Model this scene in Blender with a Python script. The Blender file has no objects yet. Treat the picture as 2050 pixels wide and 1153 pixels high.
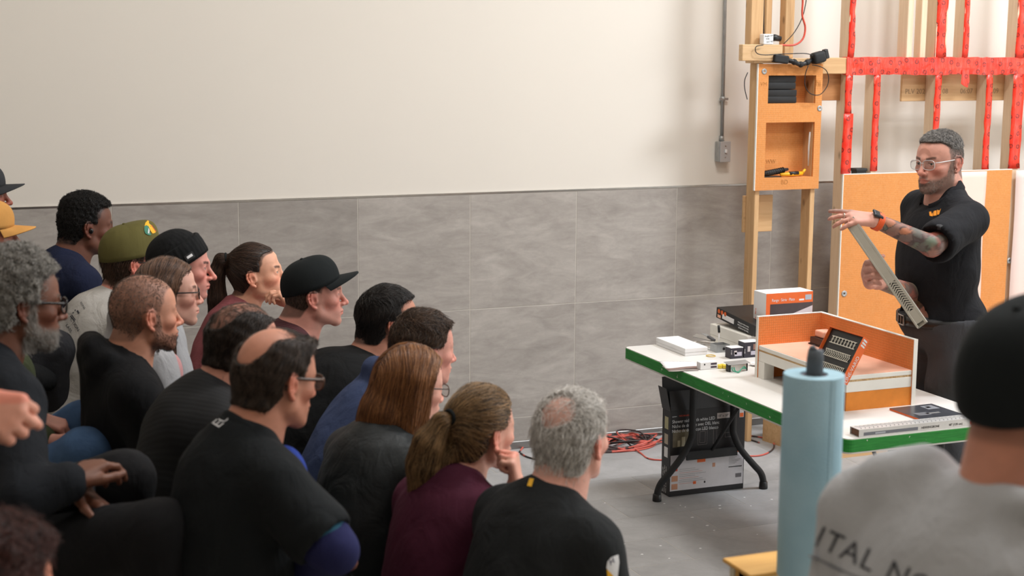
import bpy, bmesh, math, random
import numpy as np
from mathutils import Vector, Matrix
random.seed(7); np.random.seed(7)
SC = bpy.context.scene
COL = SC.collection

# ------------------------------------------------------------------ camera, world, lights, exposure
FPX = 3053.6
YAW, PIT, ROL, CAMH = 0.3859, 0.1592, 0.0065, 2.160
_w = np.array([math.sin(YAW)*math.cos(PIT), math.cos(YAW)*math.cos(PIT), -math.sin(PIT)])
_r = np.array([math.cos(YAW), -math.sin(YAW), 0.0])
_u = np.cross(_r, _w)
CR = math.cos(ROL)*_r + math.sin(ROL)*_u
CU = -math.sin(ROL)*_r + math.cos(ROL)*_u
CW = _w
CC = np.array([0, 0, CAMH])
def ray(x, y): return CW + CR*(x-1025)/FPX - CU*(y-576.5)/FPX
def at_d(x, y, d): return CC + ray(x, y)*d                   # photograph pixel + depth in metres -> point in the room
def at_z(x, y, z):
    d = ray(x, y); return CC + d*(z-CC[2])/d[2]
def at_y(x, y, Y):
    d = ray(x, y); return CC + d*Y/d[1]
cam = bpy.data.cameras.new('camera'); camo = bpy.data.objects.new('camera', cam); COL.objects.link(camo)
camo.matrix_world = Matrix(((CR[0], CU[0], -CW[0], CC[0]), (CR[1], CU[1], -CW[1], CC[1]), (CR[2], CU[2], -CW[2], CC[2]), (0, 0, 0, 1)))
cam.sensor_width = 36; cam.sensor_fit = 'HORIZONTAL'; cam.lens = 36*FPX/2050
cam.clip_start = 0.05; cam.clip_end = 60
cam.dof.use_dof = True; cam.dof.focus_distance = 6.7; cam.dof.aperture_fstop = 4.0
SC.camera = camo
SC.view_settings.view_transform = 'Standard'; SC.view_settings.look = 'None'
SC.view_settings.gamma = 1.0; SC.view_settings.use_curve_mapping = False
SC.view_settings.exposure = 0.08

wd = bpy.data.worlds.new('world'); SC.world = wd; wd.use_nodes = True
wd.node_tree.nodes['Background'].inputs[0].default_value = (0.8, 0.85, 0.95, 1)
wd.node_tree.nodes['Background'].inputs[1].default_value = 0.12

def area_lamp(name, loc, target, sx, sy, power, col):
    l = bpy.data.lights.new(name, 'AREA'); l.shape = 'RECTANGLE'; l.size = sx; l.size_y = sy
    l.energy = power; l.color = col
    o = bpy.data.objects.new(name, l); COL.objects.link(o); o.location = loc
    d = Vector(target)-Vector(loc)
    o.rotation_euler = d.to_track_quat('-Z', 'Y').to_euler()
    return o
CEIL = 5.2
# rows of ceiling panels, and the open loading door with daylight at the right end of the hall
for (x, y, p) in ((-2.6, 1.6, 5), (-2.6, 5.0, 6), (0.6, 1.6, 13), (0.6, 5.0, 24), (3.4, 1.8, 50), (3.2, 4.6, 84), (6.4, 1.8, 80), (6.2, 5.0, 200)):
    area_lamp('ceiling_lamp', (x, y, CEIL-.06), (x, y, 0), 1.2, 0.6, p, (1.0, 0.975, 0.945) if x < 5 else (0.89, 0.94, 1.0))
area_lamp('door_daylight', (9.2, 2.5, 2.2), (3.5, 5.0, 1.0), 3.2, 3.4, 130, (0.90, 0.96, 1.0))
# ------------------------------------------------------------------ materials
def srgb(c):
    if isinstance(c, str):
        c = c.lstrip('#'); c = tuple(int(c[i:i+2], 16) for i in (0, 2, 4))
    out = []
    for v in c[:3]:
        v = v/255.0
        out.append(v/12.92 if v <= 0.04045 else ((v+0.055)/1.055)**2.4)
    return tuple(out)
class NT:
    def __init__(s, name):
        s.m = bpy.data.materials.new(name); s.m.use_nodes = True
        s.n = s.m.node_tree.nodes; s.l = s.m.node_tree.links
        s.b = s.n['Principled BSDF']
    def add(s, t, **kw):
        nd = s.n.new(t)
        for k, v in kw.items():
            if k.startswith('i_'):
                key = k[2:]
                key = int(key) if key.isdigit() else key.replace('_', ' ')
                nd.inputs[key].default_value = v
            else: setattr(nd, k, v)
        return nd
    def link(s, a, b): s.l.new(a, b)
    def coords(s, scale=(1, 1, 1), kind='Object', rot=(0, 0, 0)):
        tc = s.add('ShaderNodeTexCoord'); mp = s.add('ShaderNodeMapping')
        mp.inputs['Scale'].default_value = scale; mp.inputs['Rotation'].default_value = rot
        s.link(tc.outputs[kind], mp.inputs['Vector']); return mp.outputs['Vector']
    def noise(s, vec, scale, detail=4, rough=.55, dist=0):
        nd = s.add('ShaderNodeTexNoise', i_Scale=scale, i_Detail=detail, i_Roughness=rough, i_Distortion=dist)
        s.link(vec, nd.inputs['Vector']); return nd.outputs['Fac']
    def ramp(s, fac, stops, interp='LINEAR'):
        r = s.add('ShaderNodeValToRGB'); e = r.color_ramp.elements; r.color_ramp.interpolation = interp
        while len(e) < len(stops): e.new(0.5)
        for i, (p, c) in enumerate(stops):
            e[i].position = p; e[i].color = (c[0], c[1], c[2], 1)
        s.link(fac, r.inputs['Fac']); return r.outputs['Color']
    def mix(s, fac, a, b, typ='MIX'):
        m = s.add('ShaderNodeMix', data_type='RGBA', blend_type=typ)
        for v, i in ((fac, 0), (a, 6), (b, 7)):
            if hasattr(v, 'is_linked') or hasattr(v, 'node'): s.link(v, m.inputs[i])
            elif i == 0: m.inputs[0].default_value = v
            else: m.inputs[i].default_value = (v[0], v[1], v[2], 1)
        return m.outputs[2]
    def math(s, op, a, b=None):
        m = s.add('ShaderNodeMath', operation=op)
        for v, i in ((a, 0), (b, 1)):
            if v is None: continue
            if hasattr(v, 'node'): s.link(v, m.inputs[i])
            else: m.inputs[i].default_value = v
        return m.outputs[0]
    def sep(s, vec):
        x = s.add('ShaderNodeSeparateXYZ'); s.link(vec, x.inputs[0]); return x.outputs
    def comb(s, x, y, z):
        c = s.add('ShaderNodeCombineXYZ')
        for i, v in enumerate((x, y, z)):
            if hasattr(v, 'node'): s.link(v, c.inputs[i])
            else: c.inputs[i].default_value = v
        return c.outputs[0]
    def color(s, v):
        if hasattr(v, 'node'): s.link(v, s.b.inputs['Base Color'])
        else: s.b.inputs['Base Color'].default_value = (v[0], v[1], v[2], 1)
    def bump(s, h, strength=.3, dist=.002):
        b = s.add('ShaderNodeBump', i_Strength=strength, i_Distance=dist); s.link(h, b.inputs['Height'])
        s.link(b.outputs[0], s.b.inputs['Normal'])
    def rough(s, r, metal=0, spec=None):
        if hasattr(r, 'node'): s.link(r, s.b.inputs['Roughness'])
        else: s.b.inputs['Roughness'].default_value = r
        s.b.inputs['Metallic'].default_value = metal
        if spec is not None: s.b.inputs['Specular IOR Level'].default_value = spec

_plain = {}
def plain(name, c, rough=.6, metal=0, spec=None, var=.06, scale=12, bump=0):
    """One colour with a faint procedural unevenness."""
    key = (name, str(c), rough)
    if key in _plain: return _plain[key]
    t = NT(name); c = srgb(c); v = t.coords()
    n = t.noise(v, scale, 5)
    t.color(t.ramp(n, [(.3, tuple(x*(1-var) for x in c)), (.7, tuple(min(1, x*(1+var)) for x in c))]))
    t.rough(rough, metal, spec)
    if bump: t.bump(t.noise(v, scale*8, 3), .4, bump)
    _plain[key] = t.m; return t.m

def cloth(name, c, scale=160, fold=14, var=.12, rough=.9, bump=.6, spec=.2, c2=None, sheen=.0):
    t = NT(name); c = srgb(c); v = t.coords()
    n = t.noise(v, 6, 4); f = t.noise(v, scale, 2)
    lo = tuple(x*(1-var) for x in c); hi = tuple(x*(1+var) for x in c)
    if c2: hi = srgb(c2)
    col = t.ramp(n, [(.3, lo), (.7, hi)])
    col = t.mix(t.math('MULTIPLY', f, .25), col, tuple(x*.6 for x in c))
    t.color(col); t.rough(rough, 0, spec)
    folds = t.noise(t.coords((1, 1, .55)), fold, 3, .5, .6)
    h = t.math('ADD', t.math('MULTIPLY', folds, 3.0), t.math('MULTIPLY', f, .18))
    t.bump(h, bump, .006)
    if sheen: t.b.inputs['Sheen Weight'].default_value = sheen
    return t.m

def wood(name, light, dark, axis=2, scale=1.0, knots=True):
    t = NT(name); a, b = srgb(light), srgb(dark)
    sc = [14*scale]*3; sc[axis] = .9*scale
    oi = t.add('ShaderNodeObjectInfo')
    tc = t.add('ShaderNodeTexCoord'); ad = t.add('ShaderNodeVectorMath', operation='ADD')
    rnd = t.math('MULTIPLY', oi.outputs['Random'], 13.0)
    t.link(tc.outputs['Object'], ad.inputs[0]); t.link(t.comb(rnd, rnd, rnd), ad.inputs[1])
    mp = t.add('ShaderNodeMapping'); mp.inputs['Scale'].default_value = sc; t.link(ad.outputs[0], mp.inputs['Vector'])
    n = t.noise(mp.outputs['Vector'], 3.2, 5, .6, 1.2)
    fine = t.noise(mp.outputs['Vector'], 22, 2)
    col = t.ramp(n, [(.28, b), (.5, tuple((x+y)/2 for x, y in zip(a, b))), (.7, a)])
    col = t.mix(t.math('MULTIPLY', fine, .3), col, tuple(x*.82 for x in a))
    if knots:
        mp2 = t.add('ShaderNodeMapping'); s2 = [9.0]*3; s2[axis] = 5.0; mp2.inputs['Scale'].default_value = s2
        t.link(ad.outputs[0], mp2.inputs['Vector'])
        vo = t.add('ShaderNodeTexVoronoi', i_Scale=.9); t.link(mp2.outputs['Vector'], vo.inputs['Vector'])
        k = t.ramp(vo.outputs['Distance'], [(.05, (1, 1, 1)), (.14, (0, 0, 0))])
        col = t.mix(k, col, tuple(x*.35 for x in b))
    t.color(col); t.rough(.62, 0, .3); t.bump(fine, .25, .001)
    return t.m

# ------------------------------------------------------------------ objects
def thing(name, label, cat, loc=(0, 0, 0), group=None):
    o = bpy.data.objects.new(name, None); COL.objects.link(o); o.location = loc; o.empty_display_size = .05
    o['label'] = label; o['category'] = cat
    if group: o['group'] = group
    return o
def tag(o, label=None, cat=None, group=None, kind=None):
    for k, v in (('label', label), ('category', cat), ('group', group), ('kind', kind)):
        if v: o[k] = v
    return o
def wloc(o):
    v = Vector((0, 0, 0))
    while o is not None: v += o.location; o = o.parent
    return v
def link_mesh(name, me, mat=None, parent=None, loc=None):
    """Mesh given in room coordinates; the object's origin goes to loc (or its parent's origin)."""
    o = bpy.data.objects.new(name, me); COL.objects.link(o)
    base = wloc(parent) if parent is not None else Vector((0, 0, 0))
    org = Vector(loc) if loc is not None else base
    if org.length > 0: me.transform(Matrix.Translation(-org))
    if parent is not None: o.parent = parent
    o.location = org-base
    if mat is not None:
        for m in (mat if isinstance(mat, (list, tuple)) else [mat]): me.materials.append(m)
    return o
def centre_loc(bm):
    xs = [v.co for v in bm.verts]
    mn = Vector((min(v.x for v in xs), min(v.y for v in xs), min(v.z for v in xs))); mx = Vector((max(v.x for v in xs), max(v.y for v in xs), max(v.z for v in xs)))
    return ((mn.x+mx.x)/2, (mn.y+mx.y)/2, mn.z)
def obj(name, bm, mat, parent=None, smooth=False, loc='base', shade_angle=None):
    me = bpy.data.meshes.new(name)
    bmesh.ops.recalc_face_normals(bm, faces=bm.faces[:])
    if loc == 'base': loc = centre_loc(bm)
    bm.to_mesh(me); bm.free()
    if smooth: me.polygons.foreach_set('use_smooth', [True]*len(me.polygons))
    o = link_mesh(name, me, mat, parent, loc)
    if shade_angle is not None:
        me.polygons.foreach_set('use_smooth', [True]*len(me.polygons)); me.set_sharp_from_angle(angle=shade_angle)
    return o
def add_box(bm, mn, mx, bev=0.0, seg=1, M=None):
    b = bmesh.new(); bmesh.ops.create_cube(b, size=1)
    mn = Vector(mn); mx = Vector(mx); s = mx-mn; c = (mx+mn)/2
    for v in b.verts: v.co = Vector((v.co.x*s.x, v.co.y*s.y, v.co.z*s.z))+c
    if bev > 0: bmesh.ops.bevel(b, geom=b.edges[:], offset=bev, segments=seg, affect='EDGES', profile=.5)
    if M is not None: bmesh.ops.transform(b, matrix=M, verts=b.verts[:])
    merge(bm, b)
def merge(bm, b):
    me = bpy.data.meshes.new('tmp'); b.to_mesh(me); b.free(); bm.from_mesh(me); bpy.data.meshes.remove(me)
def box(name, mn, mx, mat, parent=None, bev=.0015, M=None, loc='base', seg=1):
    bm = bmesh.new(); add_box(bm, mn, mx, bev, seg, M); return obj(name, bm, mat, parent, loc=loc)
def frame_M(o, x, y):
    x = Vector(x).normalized(); y = Vector(y); y = (y-x*y.dot(x)).normalized(); z = x.cross(y)
    return Matrix(((x.x, y.x, z.x, o[0]), (x.y, y.y, z.y, o[1]), (x.z, y.z, z.z, o[2]), (0, 0, 0, 1)))
def smooth_path(pts, n=6):
    """Catmull-Rom through the points."""
    P = [Vector(p) for p in pts]; out = []
    for i in range(len(P)-1):
        p0 = P[max(i-1, 0)]; p1 = P[i]; p2 = P[i+1]; p3 = P[min(i+2, len(P)-1)]
        for k in range(n):
            t = k/n
            out.append(0.5*((2*p1)+(p2-p0)*t+(2*p0-5*p1+4*p2-p3)*t*t+(3*p1-p0-3*p2+p3)*t**3))
    out.append(P[-1]); return out
def add_tube(bm, pts, r, n=8, cap=True, closed=False):
    P = [Vector(p) for p in pts]; m = len(P)
    rr = r if isinstance(r, (list, tuple)) else [r]*m
    up = None; rings = []
    for i in range(m):
        a = P[i-1] if (i > 0 or closed) else P[i]; b = P[(i+1) % m] if (i < m-1 or closed) else P[i]
        d = (b-a)
        d = d.normalized() if d.length > 1e-9 else Vector((0, 0, 1))
        if up is None:
            up = Vector((0, 0, 1)) if abs(d.z) < .9 else Vector((1, 0, 0))
        u = (up-d*up.dot(d)).normalized(); w = d.cross(u); up = u
        rings.append([bm.verts.new(P[i]+(u*math.cos(2*math.pi*k/n)+w*math.sin(2*math.pi*k/n))*rr[i]) for k in range(n)])
    for i in range(m-1 if not closed else m):
        A = rings[i]; B = rings[(i+1) % m]
        for k in range(n): bm.faces.new((A[k], A[(k+1) % n], B[(k+1) % n], B[k]))
    if cap and not closed:
        bm.faces.new(rings[0][::-1]); bm.faces.new(rings[-1])
def tube(name, pts, r, mat, parent=None, n=8, closed=False, loc='base'):
    bm = bmesh.new(); add_tube(bm, pts, r, n, closed=closed); return obj(name, bm, mat, parent, smooth=True, loc=loc)
def add_lathe(bm, prof, n=24, M=None, close=True):
    rings = []
    for (r, z) in prof:
        rings.append([bm.verts.new(Vector((r*math.cos(2*math.pi*k/n), r*math.sin(2*math.pi*k/n), z))) for k in range(n)])
    for A, B in zip(rings, rings[1:]):
        for k in range(n): bm.faces.new((A[k], A[(k+1) % n], B[(k+1) % n], B[k]))
    if close: bm.faces.new(rings[0][::-1]); bm.faces.new(rings[-1])
    if M is not None: bmesh.ops.transform(bm, matrix=M, verts=bm.verts[:])
def add_prism(bm, poly, z0, z1, M=None):
    """Polygon in local xy, extruded z0..z1, placed with M."""
    M = M or Matrix.Identity(4)
    A = [bm.verts.new(M @ Vector((p[0], p[1], z0))) for p in poly]; B = [bm.verts.new(M @ Vector((p[0], p[1], z1))) for p in poly]
    n = len(poly); bm.faces.new(A[::-1]); bm.faces.new(B)
    for i in range(n): bm.faces.new((A[i], A[(i+1) % n], B[(i+1) % n], B[i]))
def text(name, body, size, mat, origin, xd, yd, parent=None, align='LEFT', extrude=0.0002, sx=1.0):
    c = bpy.data.curves.new(name, 'FONT'); c.body = body; c.size = size; c.align_x = align; c.extrude = extrude; c.resolution_u = 3
    c.materials.append(mat)
    o = bpy.data.objects.new(name, c); COL.objects.link(o)
    M = frame_M(origin, xd, yd)
    if sx != 1: M = M @ Matrix.Diagonal((sx, 1, 1, 1))
    if parent is not None:
        o.parent = parent; M = Matrix.Translation(-wloc(parent)) @ M
    o.matrix_local = M
    return o
def print_quad(name, o, xd, yd, w, h, mat, parent=None, t=.0004):
    """A flat printed patch (label, picture) lying on a face."""
    M = frame_M(o, xd, yd); bm = bmesh.new(); add_box(bm, (0, 0, 0), (w, h, t), 0, 1, M)
    return obj(name, bm, mat, parent)
# ------------------------------------------------------------------ the hall
WALL_Y = 7.40; TT = 1.3835; TW = .6056; TX0 = 1.5542; XL, XR, YB = -4.5, 9.6, -5.0
def tile_mat(name, a, b, seed):
    t = NT(name); v = t.coords()
    oi = t.add('ShaderNodeObjectInfo')
    ad = t.add('ShaderNodeVectorMath', operation='ADD'); t.link(v, ad.inputs[0])
    rn = t.math('MULTIPLY', oi.outputs['Random'], 30.0); t.link(t.comb(rn, rn, rn), ad.inputs[1])
    mp = t.add('ShaderNodeMapping'); mp.inputs['Rotation'].default_value = (0, .6, .5); mp.inputs['Scale'].default_value = (1, 1, 3.2)
    t.link(ad.outputs[0], mp.inputs['Vector'])
    n1 = t.noise(mp.outputs[0], 2.6, 6, .62, 1.1); n2 = t.noise(ad.outputs[0], 60, 3); n3 = t.noise(mp.outputs[0], 9, 5, .65, .8)
    col = t.ramp(t.math('ADD', t.math('MULTIPLY', n1, .65), t.math('MULTIPLY', n3, .35)), [(.32, srgb(b)), (.52, tuple((x+y)/2 for x, y in zip(srgb(a), srgb(b)))), (.7, srgb(a))])
    col = t.mix(t.math('MULTIPLY', n2, .25), col, tuple(x*.8 for x in srgb(b)))
    # a little tone difference from tile to tile
    hs = t.add('ShaderNodeHueSaturation'); t.link(t.math('ADD', t.math('MULTIPLY', oi.outputs['Random'], .16), .92), hs.inputs['Value']); t.link(col, hs.inputs['Color'])
    t.color(hs.outputs[0]); t.rough(.55, 0, .35); t.bump(n3, .15, .002)
    return t.m
def paint_mat(name, c):
    t = NT(name); c = srgb(c); v = t.coords()
    n = t.noise(v, 1.1, 4); f = t.noise(v, 180, 2)
    t.color(t.ramp(n, [(.3, tuple(x*.975 for x in c)), (.7, c)])); t.rough(.7, 0, .25); t.bump(f, .08, .001)
    return t.m
M_PAINT = paint_mat('wall_paint', (228, 221, 211))
M_GROUT = plain('grout', (196, 190, 180), .9)
M_WTILE = tile_mat('grey_stone_wall_tile', (188, 181, 174), (148, 141, 135), 1)
M_FTILE = tile_mat('grey_stone_floor_tile', (182, 181, 181), (152, 151, 151), 2)
M_STEEL = plain('brushed_steel', (190, 188, 186), .28, 1.0, var=.1)
M_GALV = plain('galvanised_steel', (170, 172, 172), .45, .6, var=.12, scale=30)
def struct(o): o['kind'] = 'structure'; return o
back = struct(box('wall_back', (XL, WALL_Y, -.05), (XR, WALL_Y+.15, CEIL), M_PAINT, bev=0))
struct(box('wall_left', (XL-.15, YB, -.05), (XL, WALL_Y, CEIL), M_PAINT, bev=0))
struct(box('wall_right', (XR, YB, -.05), (XR+.15, WALL_Y, CEIL), M_PAINT, bev=0))
struct(box('wall_front', (XL, YB-.15, -.05), (XR, YB, CEIL), M_PAINT, bev=0))
struct(box('ceiling', (XL, YB, CEIL), (XR, WALL_Y, CEIL+.1), M_PAINT, bev=0))
floor = struct(box('floor', (XL, YB, -.05), (XR, WALL_Y, -.0006), M_GROUT, bev=0))
# wainscot tiles: two full rows and a cut row at the foot, each tile an object under the wall
box('grout_bed', (XL, WALL_Y-.0106, 0), (XR, WALL_Y, TT), M_GROUT, back, bev=0)
_tm = {}
def tile_obj(parent, name, x0, x1, y0, y1, z0, z1, mat, bev):
    key = (name, round(x1-x0, 3), round(y1-y0, 3), round(z1-z0, 3))
    if key not in _tm:
        bm = bmesh.new(); h = Vector((x1-x0, y1-y0, z1-z0))/2
        add_box(bm, -h, h, bev, 1); me = bpy.data.meshes.new(name); bm.to_mesh(me); bm.free(); me.materials.append(mat); _tm[key] = me
    o = bpy.data.objects.new(name, _tm[key]); COL.objects.link(o); o.parent = parent
    o.location = Vector(((x0+x1)/2, (y0+y1)/2, (z0+z1)/2))-wloc(parent)
    return o
g = .0016
for k in range(-3, 9):
    x0 = TX0+k*TW
    for (z1, z0) in ((TT, TT-TW), (TT-TW, TT-2*TW), (TT-2*TW, 0.0)):
        tile_obj(back, 'wall_tile', x0+g, x0+TW-g, WALL_Y-.0117+random.uniform(-.0004, .0004), WALL_Y-.004, z0+g, z1-g, M_WTILE, .0012)
struct(box('trim_1', (XL, WALL_Y-.0135, TT), (XR, WALL_Y, TT+.010), M_STEEL, bev=.001))
struct(box('baseboard_back', (XL, WALL_Y-.020, 0), (XR, WALL_Y-.0118, .042), plain('polished_cove_trim', (150, 148, 146), .42, .8), bev=.003))
# floor tiles in running bond
FX, FY, FL, FW = 2.7576, 6.0716, .61, .305
for j in range(-13, 5):
    y0 = FY+j*FW; y1 = min(y0+FW, WALL_Y-.004)
    if y1-y0 < .03: continue
    ph = .5 if (j % 2 == 0) else 0.0
    for c in range(-5, 7):
        x0 = FX+(c+ph)*FL
        cen = np.array([x0+FL/2, (y0+y1)/2, 0])-CC
        d = cen@CW
        if d < 1.5: continue
        px = 1025+FPX*(cen@CR)/d; py = 576.5-FPX*(cen@CU)/d
        if not (-200 < px < 2500 and py < 1750): continue
        tile_obj(floor, 'floor_tile', x0+g, x0+FL-g, y0+g, y1-g, -.008, random.uniform(.0001, .0005), M_FTILE, .0004)
# ------------------------------------------------------------------ people: distance fields meshed on a stretched grid
F32 = np.float32
def norm(v):
    v = np.asarray(v, float); return v/max(np.linalg.norm(v), 1e-12)
class Field:
    """A solid sampled on a rectilinear grid in a frame (rows of Rf are the frame's axes in the room, org its origin)."""
    def __init__(s, xs, ys, zs, Rf=None, org=(0, 0, 0)):
        s.ax = [np.asarray(a, F32) for a in (xs, ys, zs)]
        s.a = np.full([len(a) for a in s.ax], 1.0, F32); s.margin = 0.0
        s.Rf = np.eye(3) if Rf is None else np.asarray(Rf, float); s.org = np.asarray(org, float)
    def loc(s, p): return s.Rf @ (np.asarray(p, float)-s.org)
    def rot(s, M): return s.Rf @ np.asarray(M, float)
    def put(s, fn, lo, hi, k=0.0, op='u'):
        idx = []
        m = max(k*1.05, 0)+s.margin
        for a, l, h in zip(s.ax, lo, hi):
            i0 = max(np.searchsorted(a, l-m)-2, 0); i1 = min(np.searchsorted(a, h+m)+2, len(a))
            if i1-i0 < 2: return
            idx.append(slice(i0, i1))
        X = s.ax[0][idx[0]][:, None, None]; Y = s.ax[1][idx[1]][None, :, None]; Z = s.ax[2][idx[2]][None, None, :]
        d = fn(X, Y, Z).astype(F32); A = s.a[tuple(idx)]
        if op == 'u':
            if k > 0:
                h = np.maximum(k-np.abs(A-d), 0)/k; A[...] = np.minimum(A, d)-h*h*k*.25
            else: np.minimum(A, d, out=A)
        elif op == 's':
            d = -d
            if k > 0:
                h = np.maximum(k-np.abs(A-d), 0)/k; A[...] = np.maximum(A, d)+h*h*k*.25
            else: np.maximum(A, d, out=A)
        elif op == 'i': np.maximum(A, d, out=A)
    # primitives; c, a, b in frame coordinates
    def ell(s, c, r, k=.02, R=None, op='u', grow=0.0):
        c = np.asarray(c, float); r = np.asarray(r, float)+grow
        if R is None: ext = r
        else: ext = np.sqrt(((np.asarray(R).T*r[:, None])**2).sum(0))      # rows of R = ellipsoid axes
        def fn(X, Y, Z):
            x, y, z = X-c[0], Y-c[1], Z-c[2]
            if R is not None: x, y, z = (R[i][0]*x+R[i][1]*y+R[i][2]*z for i in range(3))
            k0 = np.sqrt((x/r[0])**2+(y/r[1])**2+(z/r[2])**2)
            k1 = np.sqrt((x/r[0]**2)**2+(y/r[1]**2)**2+(z/r[2]**2)**2)
            return k0*(k0-1)/np.maximum(k1, 1e-6)
        s.put(fn, c-ext, c+ext, k, op)
    def rc(s, a, b, r1, r2=None, k=.02, op='u', grow=0.0, flat=None):
        """Tapered capsule; flat=(axis, factor) squeezes it along an axis."""
        a = np.asarray(a, float); b = np.asarray(b, float); r2 = r1 if r2 is None else r2; r1 = r1+grow; r2 = r2+grow
        ba = b-a; L2 = max(ba @ ba, 1e-12); m = max(r1, r2)
        def fn(X, Y, Z):
            x, y, z = X-a[0], Y-a[1], Z-a[2]
            t = np.clip((x*ba[0]+y*ba[1]+z*ba[2])/L2, 0, 1)
            dx, dy, dz = x-t*ba[0], y-t*ba[1], z-t*ba[2]
            if flat is not None:
                n, f = flat; q = dx*n[0]+dy*n[1]+dz*n[2]
                return np.sqrt(np.maximum(dx*dx+dy*dy+dz*dz+q*q*(f*f-1), 0))-(r1+(r2-r1)*t)
            return np.sqrt(dx*dx+dy*dy+dz*dz)-(r1+(r2-r1)*t)
        s.put(fn, np.minimum(a, b)-m, np.maximum(a, b)+m, k, op)
    def chain(s, pts, rr, k=.01, op='u', grow=0.0):
        for i in range(len(pts)-1): s.rc(pts[i], pts[i+1], rr[i], rr[i+1], k, op, grow)
    def grid(s): return s.ax[0][:, None, None], s.ax[1][None, :, None], s.ax[2][None, None, :]
    def cut(s, p, n):
        """Keep the side of the plane the normal n points away from."""
        n = norm(n); X, Y, Z = s.grid()
        np.maximum(s.a, ((X-p[0])*n[0]+(Y-p[1])*n[1]+(Z-p[2])*n[2]).astype(F32), out=s.a)
    def ripple(s, amp, freq, seed, dirs=6, stretch=(1, 1, 1)):
        rg = np.random.RandomState(seed); X, Y, Z = s.grid(); t = np.zeros_like(s.a)
        for i in range(dirs):
            d = rg.normal(size=3)*np.array(stretch); d = d/np.linalg.norm(d)*freq*rg.uniform(.6, 1.5)
            t += np.sin(d[0]*X+d[1]*Y+d[2]*Z+rg.uniform(0, 6.28)+1.3*np.sin(X*freq*.31+i)*np.cos(Z*freq*.27+Y*freq*.2)).astype(F32)
        s.a += (amp/math.sqrt(dirs))*t
    def sample(s, p):
        """Trilinear value at frame points p (n,3)."""
        ii, ff = [], []
        for d in range(3):
            a = s.ax[d]; i = np.clip(np.searchsorted(a, p[:, d])-1, 0, len(a)-2)
            ii.append(i); ff.append(np.clip((p[:, d]-a[i])/(a[i+1]-a[i]), 0, 1))
        out = 0
        for dx in (0, 1):
            for dy in (0, 1):
                for dz in (0, 1):
                    w = (ff[0] if dx else 1-ff[0])*(ff[1] if dy else 1-ff[1])*(ff[2] if dz else 1-ff[2])
                    out = out+w*s.a[ii[0]+dx, ii[1]+dy, ii[2]+dz]
        return out
    def grad(s, p, e=.003):
        g = np.stack([s.sample(p+np.eye(3)[i]*e)-s.sample(p-np.eye(3)[i]*e) for i in range(3)], 1)
        return g/np.maximum(np.linalg.norm(g, axis=1, keepdims=True), 1e-9)
    def nets(s):
        """Surface nets: frame vertices and quads."""
        a = s.a; a[0], a[-1] = np.maximum(a[0], 1e-4), np.maximum(a[-1], 1e-4)
        a[:, 0] = np.maximum(a[:, 0], 1e-4); a[:, -1] = np.maximum(a[:, -1], 1e-4); a[:, :, 0] = np.maximum(a[:, :, 0], 1e-4); a[:, :, -1] = np.maximum(a[:, :, -1], 1e-4)
        ins = a < 0
        allc = None; anyc = None
        for dx in (0, 1):
            for dy in (0, 1):
                for dz in (0, 1):
                    c = ins[dx:ins.shape[0]-1+dx, dy:ins.shape[1]-1+dy, dz:ins.shape[2]-1+dz]
                    allc = c.copy() if allc is None else allc & c; anyc = c.copy() if anyc is None else anyc | c
        act = anyc & ~allc; I, J, K = np.nonzero(act); n = len(I)
        acc = np.zeros((n, 3)); cnt = np.zeros(n)
        offs = [(x, y, z) for x in (0, 1) for y in (0, 1) for z in (0, 1)]
        val = {o: a[I+o[0], J+o[1], K+o[2]].astype(np.float64) for o in offs}
        for o in offs:
            for d in range(3):
                if o[d]: continue
                q = list(o); q[d] = 1; q = tuple(q)
                va, vb = val[o], val[q]; m = (va < 0) != (vb < 0)
                t = np.where(m, va/np.where(m, va-vb, 1), 0); p = np.array(o, float)[None].repeat(n, 0); p[:, d] = t
                acc += p*m[:, None]; cnt += m
        p = acc/cnt[:, None]
        V = np.empty((n, 3))
        for d, B in enumerate((I, J, K)):
            x = s.ax[d]; V[:, d] = x[B]+(x[B+1]-x[B])*p[:, d]
        num = np.full(act.shape, -1, np.int32); num[I, J, K] = np.arange(n)
        quads = []
        for d in range(3):
            sl0 = [slice(None)]*3; sl1 = [slice(None)]*3; sl0[d] = slice(0, -1); sl1[d] = slice(1, None)
            A, B = ins[tuple(sl0)], ins[tuple(sl1)]; ch = A != B
            u, v = (d+1) % 3, (d+2) % 3
            P = list(np.nonzero(ch)); ok = (P[u] > 0) & (P[v] > 0) & (P[u] < a.shape[u]-1) & (P[v] < a.shape[v]-1)
            P = [q[ok] for q in P]; flip = ~A[tuple(P)]
            def g(du, dv):
                q = [x.copy() for x in P]; q[u] = q[u]+du; q[v] = q[v]+dv; return num[tuple(q)]
            f = np.stack([g(-1, -1), g(0, -1), g(0, 0), g(-1, 0)], 1); f[flip] = f[flip][:, ::-1]; quads.append(f)
        Q = np.concatenate(quads); Q = Q[(Q >= 0).all(1)]
        return V, Q
    def world(s, V): return V @ s.Rf+s.org
def relax(V, Q, it=2, w=.5):
    """Light Laplacian smoothing of a quad mesh."""
    e = np.concatenate([Q[:, [0, 1]], Q[:, [1, 2]], Q[:, [2, 3]], Q[:, [3, 0]]])
    for _ in range(it):
        S = np.zeros_like(V); c = np.bincount(e[:, 0], minlength=len(V)).astype(float)
        for d in range(3): S[:, d] = np.bincount(e[:, 0], weights=V[e[:, 1], d], minlength=len(V))
        V = V+w*(S/np.maximum(c, 1)[:, None]-V)
    return V
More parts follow.
